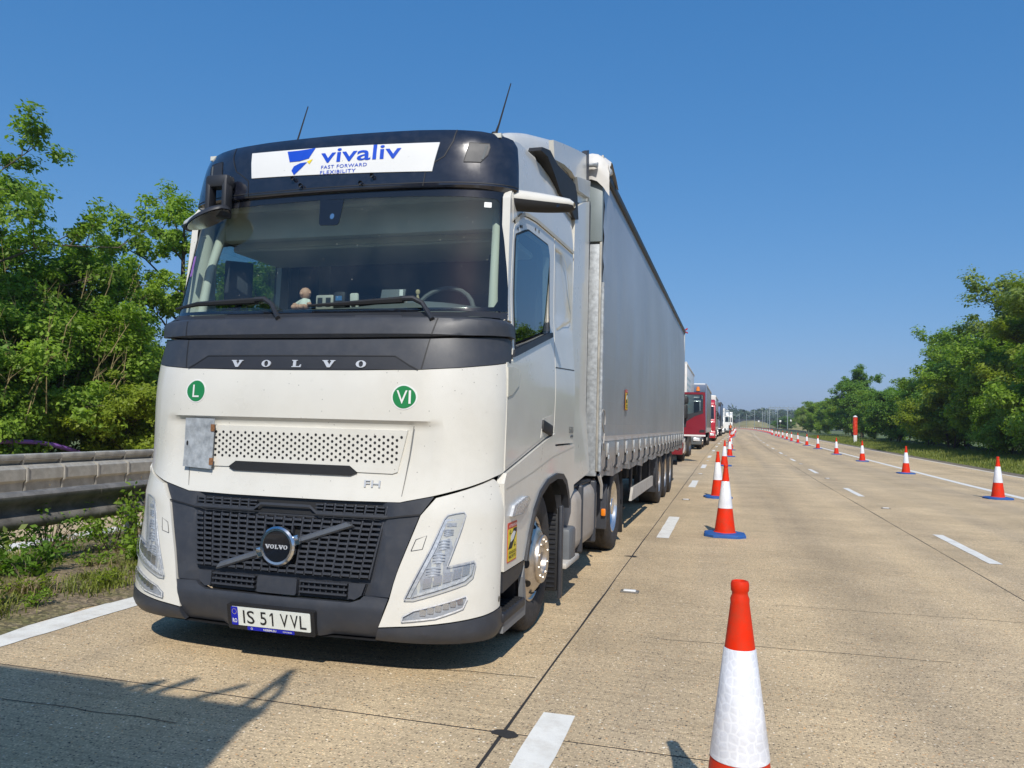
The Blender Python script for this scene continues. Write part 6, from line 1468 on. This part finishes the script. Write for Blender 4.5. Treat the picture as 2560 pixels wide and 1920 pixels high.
HAZEL = make_tree(3.2, 1.9, .15, 32000, .066, 23, 15, 7, .4, stems=4)
R1 = make_tree(8.0, 3.4, .4, 70000, .085, 31, 24, 9, .5)
R2 = make_tree(6.2, 2.9, .2, 58000, .085, 37, 20, 9, .5, stems=2)
R3 = make_tree(8.6, 2.6, 1.2, 34000, .09, 41, 15, 8, .45, open_=.5)
R4 = make_tree(4.0, 2.6, .1, 38000, .08, 47, 16, 8, .46, stems=3)
gL = 'trees and shrubs behind the stepped barrier'
LT = [('ash_tree', ASH, L_ASH, (-16.7, 13.9), .4, 1.0, 'tall airy ash tree at the left edge of the picture'),
      ('ash_tree', ASH2, L_MID, (-15.6, 20.4), 1.9, 1.12, 'slender airy ash tree showing sky gaps beside the white cab'),
      ('ash_tree', ASH2, L_MID, (-16.8, 18.3), 4.2, .86, 'thin bare-topped tree rising behind the dense hornbeam'),
      ('hornbeam_tree', HORN, L_DARK, (-17.2, 16.4), .7, .96, 'dense dark green hornbeam in the middle of the left wood'),
      ('hornbeam_tree', HORN, L_DARK, (-19.5, 13.2), 2.9, .78, 'dark hornbeam under the tall ash at the left edge'),
      ('hornbeam_tree', HORN, L_DARK, (-19.0, 20.2), 5.1, .85, 'dark hornbeam glimpsed behind the slender ash'),
      ('multi_stem_shrub', SHRUB, L_MID, (-15.4, 14.9), .3, 1.0, 'many-stemmed hazel with yellowish stems in front of the hornbeam'),
      ('multi_stem_shrub', SHRUB, L_DARK, (-15.6, 12.4), 2.3, .95, 'leafy shrub above the purple duct at the left edge'),
      ('multi_stem_shrub', SHRUB, L_MID, (-14.9, 17.6), 4.0, .92, 'leafy shrub beside the left corner of the white cab'),
      ('low_bush', HAZEL, L_LIME, (-13.6, 16.0), .9, .72, 'low bright green bush above the stepped barrier'),
      ('low_bush', HAZEL, L_MID, (-14.9, 13.4), 3.3, .8, 'low broad-leaved bush behind the timber fence post'),
      ('low_bush', HAZEL, L_MID, (-15.2, 10.8), 5.3, .9, 'broad-leaved bush at the far left behind the barrier'),
      ('willow_tree', R1, L_GREY, (-16.5, 26.5), 1.2, .95, 'grey green willow seen through the cab windows')]
for nm, me, mt, (x, y), rz, s, lab in LT: plant_tree(nm, me, mt, (x, y, -.12), rz, s, lab, 'shrub' if 'bush' in nm or 'shrub' in nm else 'tree', gL)
for i, (x, y, s) in enumerate(((-21, 9.5, .7), (-22.5, 15.5, .75), (-22, 22.5, .7), (-18, 24, .65), (-16.5, 31, .8), (-18.5, 36, .8))):
    plant_tree('wood_tree', HORN if i % 2 else R1, L_DARK, (x, y, -.12), i * 1.3, s, ['dark tree deep in the left wood behind the tall ash', 'dark tree deepest behind the dense hornbeam', 'dark tree deep behind the slender ash', 'dark bush half hidden by the left edge of the cab', 'tree hidden behind the cab, glimpsed through its glass', 'farthest tree behind the cab, glimpsed through its glass'][i], 'tree', gL)
def bare_twigs(seed, h, r, n, y_bias):
    rn = np.random.default_rng(seed); m_ = MB()
    for k in range(n):
        az = rn.uniform(0, 6.28); q = r * rn.uniform(.45, 1.0); z0 = h * rn.uniform(.3, .75); p = Vector((math.cos(az) * q, math.sin(az) * q, z0)); L = rn.uniform(.7, 1.7)
        d = Vector((math.cos(az) * rn.uniform(.1, .5), math.sin(az) * rn.uniform(.1, .5), 1)).normalized(); e = p + d * L + Vector(rn.normal(size=3)) * .12
        m_.tube([p, p.lerp(e, .5) + Vector(rn.normal(size=3)) * .06, e], [.016, .011, .004], 4, False)
        for j in range(2): f = rn.uniform(.3, .8); s_ = p.lerp(e, f); m_.tube([s_, s_ + d * .35 + Vector(rn.normal(size=3)) * .15], [.007, .002], 4, False)
    return m_.mesh('bare_twigs')
TW1, TW2 = bare_twigs(5, 4.2, 2.35, 46, 0), bare_twigs(9, 6.3, 2.9, 60, 0)
for o in list(bpy.data.objects):
    if o.type == 'EMPTY' and (o.name.startswith('multi_stem_shrub') or o.name.startswith('hornbeam_tree')) and o.location.x > -18: mk('bare_twigs', TW1 if o.name.startswith('multi') else TW2, M_TWIG, o, 0)
gR = 'trees along the right verge'
RT_ = [(R1, L_DARK, 16.4, 36.5, .8, 1.0, 'broad dark tree cut by the right edge of the picture'),
       (R2, L_MID, 15.2, 42.5, 2.1, 1.12, 'leafy round tree behind the nearest right-hand cone'),
       (R1, L_GREY, 20.0, 47.0, 3.4, 1.36, 'tallest grey green tree at the right edge'),
       (R3, L_LIME, 16.2, 48.5, .3, 1.1, 'bright green sapling in front of the tallest right tree'),
       (R2, L_MID, 15.2, 53.0, 4.2, 1.15, 'round mid green tree left of the bright sapling'),
       (R1, L_GREY, 19.0, 57.5, 5.0, 1.38, 'tall grey green willow second highest of the right row'),
       (R4, L_LIME, 14.6, 59.5, 1.1, 1.1, 'low yellow green bush at the foot of the right row'),
       (R2, L_DARK, 16.0, 64.0, 2.6, 1.2, 'dark round tree in the middle of the right row'),
       (R1, L_MID, 18.0, 70.0, 4.4, 1.15, 'green tree stepping down behind the middle of the right row'),
       (R2, L_MID, 16.6, 76.0, .6, .95, 'round tree just right of the red wrapped post'),
       (R4, L_DARK, 15.0, 82.0, 3.0, 1.25, 'dark bush behind the red wrapped post'),
       (R2, L_DARK, 16.2, 92.0, 5.4, .93, 'dark rounded tree just left of the red wrapped post'),
       (R2, L_MID, 16.4, 104.0, 1.6, .95, 'green tree between the red wrapped post and the spiky tree'),
       (R3, L_DARK, 17.0, 119.0, 2.2, 1.15, 'dark spiky tree standing above the far end of the right row'),
       (R2, L_LIME, 17.4, 131.0, 3.9, .95, 'bright green tree left of the spiky tree'),
       (R4, L_MID, 18.5, 147.0, 5.9, 1.4, 'last green tree at the far end of the right row'),
       (R4, L_DARK, 17.0, 116.0, .2, 1.6, 'dark bush at the foot of the spiky tree'),
       (R1, L_DARK, 22.0, 40.0, 1.0, 1.1, 'dark tree behind the right edge trees'),
       (R1, L_DARK, 21.0, 66.0, 2.0, 1.2, 'dark tree behind the middle of the right row'),
       (R2, L_DARK, 19.5, 85.0, 3.0, 1.1, 'dark tree behind the red wrapped post'),
       (R4, L_MID, 14.2, 47.5, 4.0, .8, 'small bush in the grass near the second right-hand cone'),
       (R4, L_DARK, 15.2, 69.0, 2.0, .9, 'low dark bush right of the red wrapped post')]
RT_ += [(R4, L_DARK, 17.6, 38.5, 1.3, 1.2, 'dark undergrowth bush at the foot of the right edge tree'), (R4, L_MID, 17.0, 45.2, 2.9, 1.15, 'undergrowth bush below the tallest right tree'), (R4, L_DARK, 17.4, 50.6, 4.6, 1.2, 'dark undergrowth bush behind the bright green sapling'),
        (R4, L_DARK, 17.0, 56.0, .4, 1.25, 'dark undergrowth bush left of the round mid green tree'), (R4, L_DARK, 17.6, 61.8, 3.7, 1.3, 'dark undergrowth bush behind the low yellow green bush'), (R4, L_MID, 18.6, 73.0, 5.2, 1.3, 'undergrowth bush among the middle trees of the right row'),
        (R2, L_MID, 15.8, 172.0, .9, 1.05, 'pale green tree by the start of the far guard rail'), (R2, L_GREY, 16.0, 190.0, 3.1, 1.1, 'hazy green tree behind the far guard rail'), (R4, L_MID, 16.8, 205.0, 5.0, 1.3, 'farthest hazy bush of the right row beside the gantry'), (R2, L_MID, 16.5, 160.0, 1.9, 1.0, 'mid green tree just beyond the last roadside trees'),
        (R4, L_DARK, 20.6, 78.0, .2, 1.3, 'shaded bush deep behind the red wrapped post'), (R4, L_DARK, 20.2, 90.0, 1.2, 1.3, 'shaded bush deep behind the dark rounded tree'), (R4, L_DARK, 20.4, 106.0, 2.2, 1.4, 'shaded bush deep behind the spiky tree'), (R4, L_DARK, 21.5, 60.0, 4.2, 1.3, 'shaded bush deep behind the second highest willow'), (R4, L_DARK, 19.8, 128.0, 5.2, 1.5, 'shaded bush deep behind the bright green far tree'),
        (R2, L_MID, 18.6, 98.0, 2.4, 1.05, 'green tree behind the dark rounded tree left of the post'), (R1, L_MID, 22.5, 52.5, 4.9, 1.4, 'high green crown filling the skyline near the right edge')]
for me, mt, x, y, rz, s, lab in RT_: plant_tree('verge_tree' if me is not R4 else 'verge_bush', me, mt, (x + 1.1 + B(y), y, ZR(y) + .1), rz, s, lab, 'bush' if me is R4 else 'tree', gR)
plant_tree('far_bush', R4, L_DARK, (21.5, 292, ZR(292)), 1., 1.6, 'dark rounded bush between the two far embankments', 'bush', sz=1.0)
# far wood on the rise: one mass
def far_wood():
    pts = []; rn = np.random.default_rng(77)
    for k in range(520):
        y = rn.uniform(560, 800); x = rn.uniform(-.10, .22) * y + rn.normal() * 3; h = rn.uniform(6, 11) * (1.0 if rn.random() > .1 else 1.35); r = rn.uniform(3, 5.5)
        z0 = 2 + (y - 560) / 240 * 9
        n = 130; d = rn.normal(size=(n, 3)); d /= np.linalg.norm(d, axis=1)[:, None]; q = d * rn.uniform(.6, 1.05, n)[:, None] * np.array([r, r, h / 2]); pts.append(q + np.array([x, y, z0 + h / 2]))
    P = np.concatenate(pts); N = rn.normal(size=P.shape) + np.array([0, -.3, .8])
    return leaf_mesh('far_woodland', P, N, rn.uniform(.7, 1.4, len(P)), asp=.8)
o = mk('far_woodland', far_wood(), leafmat('leaves_far_wood', (.035, .06, .03), (.07, .11, .05), (.1, .13, .07), trans=.1), None, 0); tag(o, 'hazy green wood on the rise at the end of the road', 'wood', kind='stuff')
# ---------------- grass and weeds
def blades(name, P, H, W, lean, mat, label):
    n = len(P); az = NR.uniform(0, 2 * PI, n); d = np.stack([np.cos(az), np.sin(az), np.zeros(n)], 1); sd = np.stack([-np.sin(az), np.cos(az), np.zeros(n)], 1)
    L = (lean * NR.uniform(.2, 1.4, n))[:, None]; up = np.array([0, 0, 1.])
    H = H[:, None]; W = W[:, None]; v = np.empty((n, 5, 3)); mid = P + up * H * .6 + d * H * L * .3
    v[:, 0] = P - sd * W; v[:, 1] = P + sd * W; v[:, 2] = mid + sd * W * .75; v[:, 3] = mid - sd * W * .75; v[:, 4] = P + up * H * (1 - .3 * np.minimum(1, L)) + d * H * L
    idx = np.arange(n)[:, None] * 5 + np.array([[0, 1, 2, 3, 3, 2, 4]])
    me = bpy.data.meshes.new(name); me.vertices.add(n * 5); me.vertices.foreach_set('co', v.reshape(-1)); me.loops.add(n * 7); me.loops.foreach_set('vertex_index', idx.reshape(-1).astype(np.int32))
    st = (np.arange(n)[:, None] * 7 + np.array([[0, 4]])).reshape(-1); me.polygons.add(n * 2); me.polygons.foreach_set('loop_start', st.astype(np.int32)); me.polygons.foreach_set('loop_total', np.tile([4, 3], n).astype(np.int32)); me.update(calc_edges=True)
    o = mk(name, me, mat, None, 0); tag(o, label, 'grass', kind='stuff'); return o
n = 52000; yv = 18 + 110 * NR.random(n) ** 1.6; xv = 11.0 + 5.0 * NR.random(n) ** 1.3
P = np.stack([xv + np.array([B(q) for q in yv]), yv, np.array([ZR(q) for q in yv]) + .03 + .25 * (xv - 10.93) / 9], 1)
tall = .08 + .20 * np.minimum(1, (xv - 11.0) / 1.6)
blades('verge_grass', P, tall * NR.uniform(.5, 1.3, n), NR.uniform(.006, .014, n), .5, L_GRASS, 'long green grass of the right verge under the trees')
def clump_pts(n, x0, x1, y0, y1, k, sp):
    c = np.stack([NR.uniform(x0, x1, k), NR.uniform(y0, y1, k)], 1)[NR.integers(0, k, n)]; return c + NR.normal(size=(n, 2)) * sp
n = 46000; q = clump_pts(n, -6.0, -4.05, 2.0, 13, 330, .1); q[:, 0] = np.clip(q[:, 0], -6.05, -3.9)
P = np.stack([q[:, 0], q[:, 1], np.full(n, .03)], 1)
blades('reserve_grass', P, NR.uniform(.03, .13, n), NR.uniform(.003, .006, n), .8, L_GRASS, 'patchy short grass on the soil of the central reservation')
n = 13000; q = clump_pts(n, -6.1, -4.1, 2.0, 13, 90, .1); q[:, 0] = np.clip(q[:, 0], -6.05, -3.92); P = np.stack([q[:, 0], q[:, 1], np.full(n, .03)], 1)
blades('dry_grass', P, NR.uniform(.04, .2, n), NR.uniform(.002, .005, n), .9, L_DRY, 'straw coloured dead grass among the central reservation weeds')
n = 34000; q = np.stack([NR.uniform(-20, -12.6, n), NR.uniform(5, 30, n)], 1); P = np.stack([q[:, 0], q[:, 1], np.full(n, -.1)], 1)
blades('wood_edge_grass', P, NR.uniform(.15, .6, n), NR.uniform(.006, .014, n), .5, L_GRASS, 'tall rough grass at the foot of the left wood')
def weed(seed, h, r, nl, leaf, stems=7):
    rn = np.random.default_rng(seed); w = MB(); pts = []
    for k in range(stems):
        az = rn.uniform(0, 6.28); L = rn.uniform(.5, 1.) * r; t = Vector((math.cos(az) * L, math.sin(az) * L, h * rn.uniform(.55, 1.1))); m_ = t * .5 + Vector((0, 0, .1 * h))
        w.tube([(0, 0, 0), m_, t], [.006, .004, .0015], 4, False)
        for j in range(6): f = rn.uniform(.2, 1); pts.append(m_ * (2 * f) if f < .5 else m_.lerp(t, 2 * f - 1))
    E_ = np.array([tuple(p) for p in pts]); per = max(2, nl // len(E_)); C_ = np.repeat(E_, per, 0); P = C_ + rn.normal(size=C_.shape) * .05 * (.5 + h); P[:, 2] = np.maximum(P[:, 2], .01)
    global NR
    NR = rn
    return w.mesh('stem'), leaf_mesh('leaves', P, rn.normal(size=P.shape) * .7 + np.array([0, 0, .8]), rn.uniform(.5, 1.3, len(P)) * leaf)
WD = [weed(1, .62, .42, 700, .028, 9), weed(2, .36, .34, 420, .03, 8), weed(3, .2, .24, 260, .022, 7), weed(4, .8, .3, 60, .011, 16)]
WL = [(0, -5.0, 6.35, 1.0, L_MID, 'bushy green weed under the crash barrier next to the bumper'), (0, -5.15, 5.75, .85, L_DARK, 'dark leafy weed left of the bushy one under the barrier'), (3, -5.3, 5.9, .8, L_DRY, 'tangle of bare dry stalks under the barrier'), (3, -4.9, 6.6, .85, L_DRY, 'dry branching stalks beside the lorry bumper'),
      (1, -4.9, 4.55, .9, L_MID, 'low leafy weed at the left edge beneath the barrier'), (1, -4.75, 5.15, 1.0, L_DARK, 'dark low weed in the middle of the soil strip'), (2, -4.35, 4.85, .8, L_LIME, 'small bright weed nearest the white edge line'), (2, -4.1, 5.3, .7, L_LIME, 'tiny weed at the road edge near the bumper'),
      (2, -4.05, 4.6, .6, L_MID, 'tiny leafy weed touching the white edge line'), (1, -5.5, 5.2, 1.1, L_GREY, 'pale green weed behind the beam at the left'), (0, -5.7, 6.9, .8, L_MID, 'tall weed behind the beam near the lorry'), (1, -5.2, 4.0, 1.2, L_MID, 'leafy weed cut by the left edge'), (0, -5.4, 4.75, .7, L_MID, 'upright weed behind the barrier at the far left'), (2, -4.6, 5.75, .9, L_MID, 'small weed among the pale stones'), (0, -5.35, 5.3, .75, L_MID, 'leafy weed between the dark weed and the left edge'), (1, -5.05, 5.1, 1.1, L_GREY, 'pale low weed under the middle of the beam'), (1, -4.55, 6.2, .9, L_MID, 'low weed right against the bumper corner'), (2, -4.25, 4.3, 1.1, L_LIME, 'bright tuft at the left edge near the white line'), (1, -4.7, 4.3, .9, L_MID, 'spreading weed low at the left edge')]
for i, x, y, s, mt, lab in WL:
    t = empty('weed', (x, y, .04), RND.uniform(0, 6)); t.scale = (s, s, s); tag(t, lab, 'weed', 'weeds under the crash barrier')
    w, l = WD[i]; o = mk('stem', w, M_BARK, t, 0); k = bpy.data.objects.new('leaves', l); COL.objects.link(k); k.parent = t
    if not l.materials: l.materials.append(mt)
    elif l.materials[0] != mt: k.material_slots[0].link = 'OBJECT'; k.material_slots[0].material = mt
# stones among the weeds
def stone_mesh(seed):
    bm = bmesh.new(); bmesh.ops.create_icosphere(bm, subdivisions=2, radius=1); rn = random.Random(seed)
    ph = [rn.uniform(0, 6) for _ in range(6)]
    for v in bm.verts:
        k = 1 + .2 * math.sin(3 * v.co.x + ph[0]) + .15 * math.sin(4 * v.co.y + ph[1]) + .15 * math.sin(5 * v.co.z + ph[2]); v.co *= k; v.co.z *= .6
    me = bpy.data.meshes.new('stone'); bm.to_mesh(me); bm.free(); return me
SM = [stone_mesh(k) for k in range(3)]
for i, (x, y, s, lab) in enumerate(((-4.72, 5.75, .075, 'pale flat stone on the soil below the weeds'), (-4.63, 6.1, .06, 'pale lumpy stone nearest the lorry bumper'), (-4.85, 6.0, .05, 'small cream stone beside the bushy weed'), (-4.8, 5.4, .05, 'small pale stone left of the flat stone'), (-4.55, 4.45, .045, 'lone pale stone towards the left edge'), (-5.0, 6.3, .06, 'stone half hidden under the bushy weed'))):
    o = mk('stone', SM[i % 3], M_STONE, None, 40); o.location = (x, y, .03); o.scale = (s, s * .8, s); o.rotation_euler = (0, 0, i); tag(o, lab, 'stone', 'stones on the soil strip')

# ================================================================== SMALL THINGS ON THE DASHBOARD
TRM = Matrix.Translation((-1.7386, 4.0209, 0)) @ Matrix.Rotation(-.0076, 4, 'Z')
def onto(o, p, rz=0): o.matrix_world = TRM @ Matrix.Translation(p) @ Matrix.Rotation(rz, 4, 'Z'); return o
M_SKIN = pm('doll_skin', (.55, .3, .2), .6, var=.06); M_SHIRT = pm('doll_shirt', (.65, .68, .62), .7, var=.06)
def dollmesh():
    bm = bmesh.new()
    def ball(c, r, s=(1, 1, 1)):
        g = bmesh.ops.create_icosphere(bm, subdivisions=2, radius=r)
        for v in g['verts']: v.co = Vector((v.co.x * s[0], v.co.y * s[1], v.co.z * s[2])) + Vector(c)
    ball((0, 0, .115), .04, (1, .95, 1.02)); ball((0, -.035, .108), .014); ball((-.038, 0, .118), .009); ball((.038, 0, .118), .009)
    ball((-.03, -.07, .016), .018, (1, 1.3, 1)); ball((.03, -.07, .016), .018, (1, 1.3, 1)); ball((.062, -.03, .04), .012, (1.6, 1, 1)); ball((-.062, -.03, .04), .012, (1.6, 1, 1))
    ball((-.025, -.03, .02), .02, (1, 2, 1)); ball((.025, -.03, .02), .02, (1, 2, 1))
    me = bpy.data.meshes.new('doll_body'); bm.to_mesh(me); bm.free(); return me
dl = empty('doll'); onto(dl, (-.16, .50, 2.165), -.2); tag(dl, 'small seated doll in a pale shirt on the dashboard', 'doll'); mk('body', dollmesh(), M_SKIN, dl, 60)
m = MB(); m.lathe([(.001, .015), (.04, .016), (.042, .04), (.034, .065), (.02, .082), (.001, .085)], 14); m.tube([(-.03, 0, .068), (-.055, -.02, .045)], .012, 6); m.tube([(.03, 0, .068), (.055, -.02, .045)], .012, 6); m.build('shirt', M_SHIRT, dl, 60)
gd = empty('toll_box'); onto(gd, (-.02, .52, 2.17)); tag(gd, 'grey two-window toll box on the dashboard beside the doll', 'toll box')
m = MB(); m.bbox((0, 0, .05), (.13, .04, .1), .012); m.build('case', M_STEEL, gd)
for x in (-.03, .03): m = MB(); m.box((x, -.0215, .05), (.035, .002, .06)); m.build('window', M_BLACK, gd, smooth=0)
gd = empty('toll_tag'); onto(gd, (.10, .49, 2.165)); tag(gd, 'black toll tag with small lit display on the dashboard', 'toll tag')
m = MB(); m.bbox((0, 0, .06), (.085, .03, .12), .02); m.build('case', M_BLACK, gd)
m = MB(); m.box((.0, -.0165, .075), (.045, .002, .03)); m.build('display', pm('display_blue', (.05, .15, .35), .3), gd, smooth=0)
gd = empty('white_meter'); onto(gd, (.20, .50, 2.165)); tag(gd, 'cream handheld meter leaning on the dashboard', 'meter')
m = MB(); m.bbox((0, 0, .055), (.06, .025, .11), .015, Matrix.Rotation(.1, 3, 'X')); m.build('case', M_INT_L, gd)
m = MB(); m.box((.0, -.0145, .035), (.03, .002, .03)); m.build('display', M_BLACK, gd, smooth=0)
gd = empty('tablet_holder'); onto(gd, (.44, .56, 2.18)); tag(gd, 'dark tablet with white label standing on the dashboard', 'tablet')
m = MB(); m.bbox((0, 0, .07), (.17, .012, .12), .006, Matrix.Rotation(-.3, 3, 'X')); m.build('screen', M_INT_M, gd)
m = MB(); m.box((.065, -.012, .1), (.025, .003, .04)); m.build('label', M_SWHITE, gd, smooth=0)
def figurine(p, s, label):
    t = empty('figurine'); onto(t, p); t.scale = (s, s, s); tag(t, label, 'figurine', 'figurines on the dashboard')
    m = MB(); m.lathe([(.001, .05), (.012, .052), (.016, .065), (.013, .08), (.001, .084)], 10); m.tube([(0, 0, .05), (0, 0, .012)], [.008, .011], 8); m.tube([(0, 0, .012), (.02, -.02, .004)], .006, 6); m.tube([(0, 0, .012), (-.012, -.02, .004)], .006, 6); m.tube([(0, 0, .04), (.014, -.01, .02)], .004, 5)
    m.build('body', pm('figure_tan_%d' % int(p[0] * 100), (.45, .36, .2), .6), t, 50)
figurine((.64, .50, 2.21), .95, 'tan figurine sitting near the steering wheel'); figurine((.36, .50, 2.17), .6, 'tiny figurine left of the dark tablet'); figurine((.54, .56, 2.2), .6, 'tiny figurine right of the dark tablet')

# ================================================================== PERSON by the far white cab
def person(loc, rz):
    t = empty('person', loc, rz); tag(t, 'person in dark clothes and orange vest standing by the open white door', 'person')
    me = bpy.data.meshes.new('body')
    J = [(0, 0, .95), (0, 0, 1.2), (0, 0, 1.42), (0, -.01, 1.52), (0, -.02, 1.64), (0, -.02, 1.74), (.19, 0, 1.40), (.25, -.02, 1.13), (.23, -.1, .90), (-.19, 0, 1.40), (-.25, -.02, 1.13), (-.23, -.1, .90), (.1, 0, .88), (.11, -.02, .48), (.12, .02, .07), (.12, -.12, .03), (-.1, 0, .88), (-.11, .02, .48), (-.12, .06, .07), (-.12, -.08, .03)]
    Ed = [(0, 1), (1, 2), (2, 3), (3, 4), (4, 5), (2, 6), (6, 7), (7, 8), (2, 9), (9, 10), (10, 11), (0, 12), (12, 13), (13, 14), (14, 15), (0, 16), (16, 17), (17, 18), (18, 19)]
    Rr = [.15, .15, .16, .06, .1, .08, .075, .055, .045, .075, .055, .045, .1, .075, .05, .045, .1, .075, .05, .045]
    me.from_pydata(J, Ed, []); o = bpy.data.objects.new('body', me); COL.objects.link(o); o.parent = t; me.materials.append(pm('dark_clothes', (.035, .03, .045), .8))
    md = o.modifiers.new('skin', 'SKIN'); sv = me.skin_vertices[0].data
    for v, r in zip(sv, Rr): v.radius = (r, r)
    sv[0].use_root = True
    ss = o.modifiers.new('sub', 'SUBSURF'); ss.levels = 1; ss.render_levels = 1
    m = MB(); m.lathe([(.001, 1.79), (.07, 1.765), (.095, 1.70), (.09, 1.62), (.06, 1.55), (.055, 1.5)], 14, 'z', (0, -.02, 0)); m.build('head', pm('skin_tone', (.42, .26, .19), .6), t, 60)
    m = MB(); m.lathe([(.175, 1.0), (.18, 1.2), (.19, 1.38), (.12, 1.47)], 14); m.build('vest', pm('vest_orange', (.6, .16, .03), .6), t, 60)
    m = MB(); m.lathe([(.001, 1.80), (.078, 1.775), (.101, 1.70), (.1, 1.67)], 14, 'z', (0, -.01, 0)); m.build('hair', M_BLACK, t, 60)
    return t
person((1.42, 124.6, ZR(124.6)), .4)

# ================================================================== AIR
hz = MB().box((0, 520, 17), (1900, 1160, 37)).build('haze', None, smooth=0)
m, ns, ls = new_mat('haze_air'); out = nd(ns, 'ShaderNodeOutputMaterial'); pv = nd(ns, 'ShaderNodeVolumePrincipled')
pv.inputs['Color'].default_value = (.86, .93, 1, 1); pv.inputs['Density'].default_value = .0004; pv.inputs['Anisotropy'].default_value = .2
ls.new(pv.outputs[0], out.inputs['Volume']); hz.data.materials.append(m)
tag(hz, 'thin summer haze filling the air over the motorway', 'haze', kind='stuff')
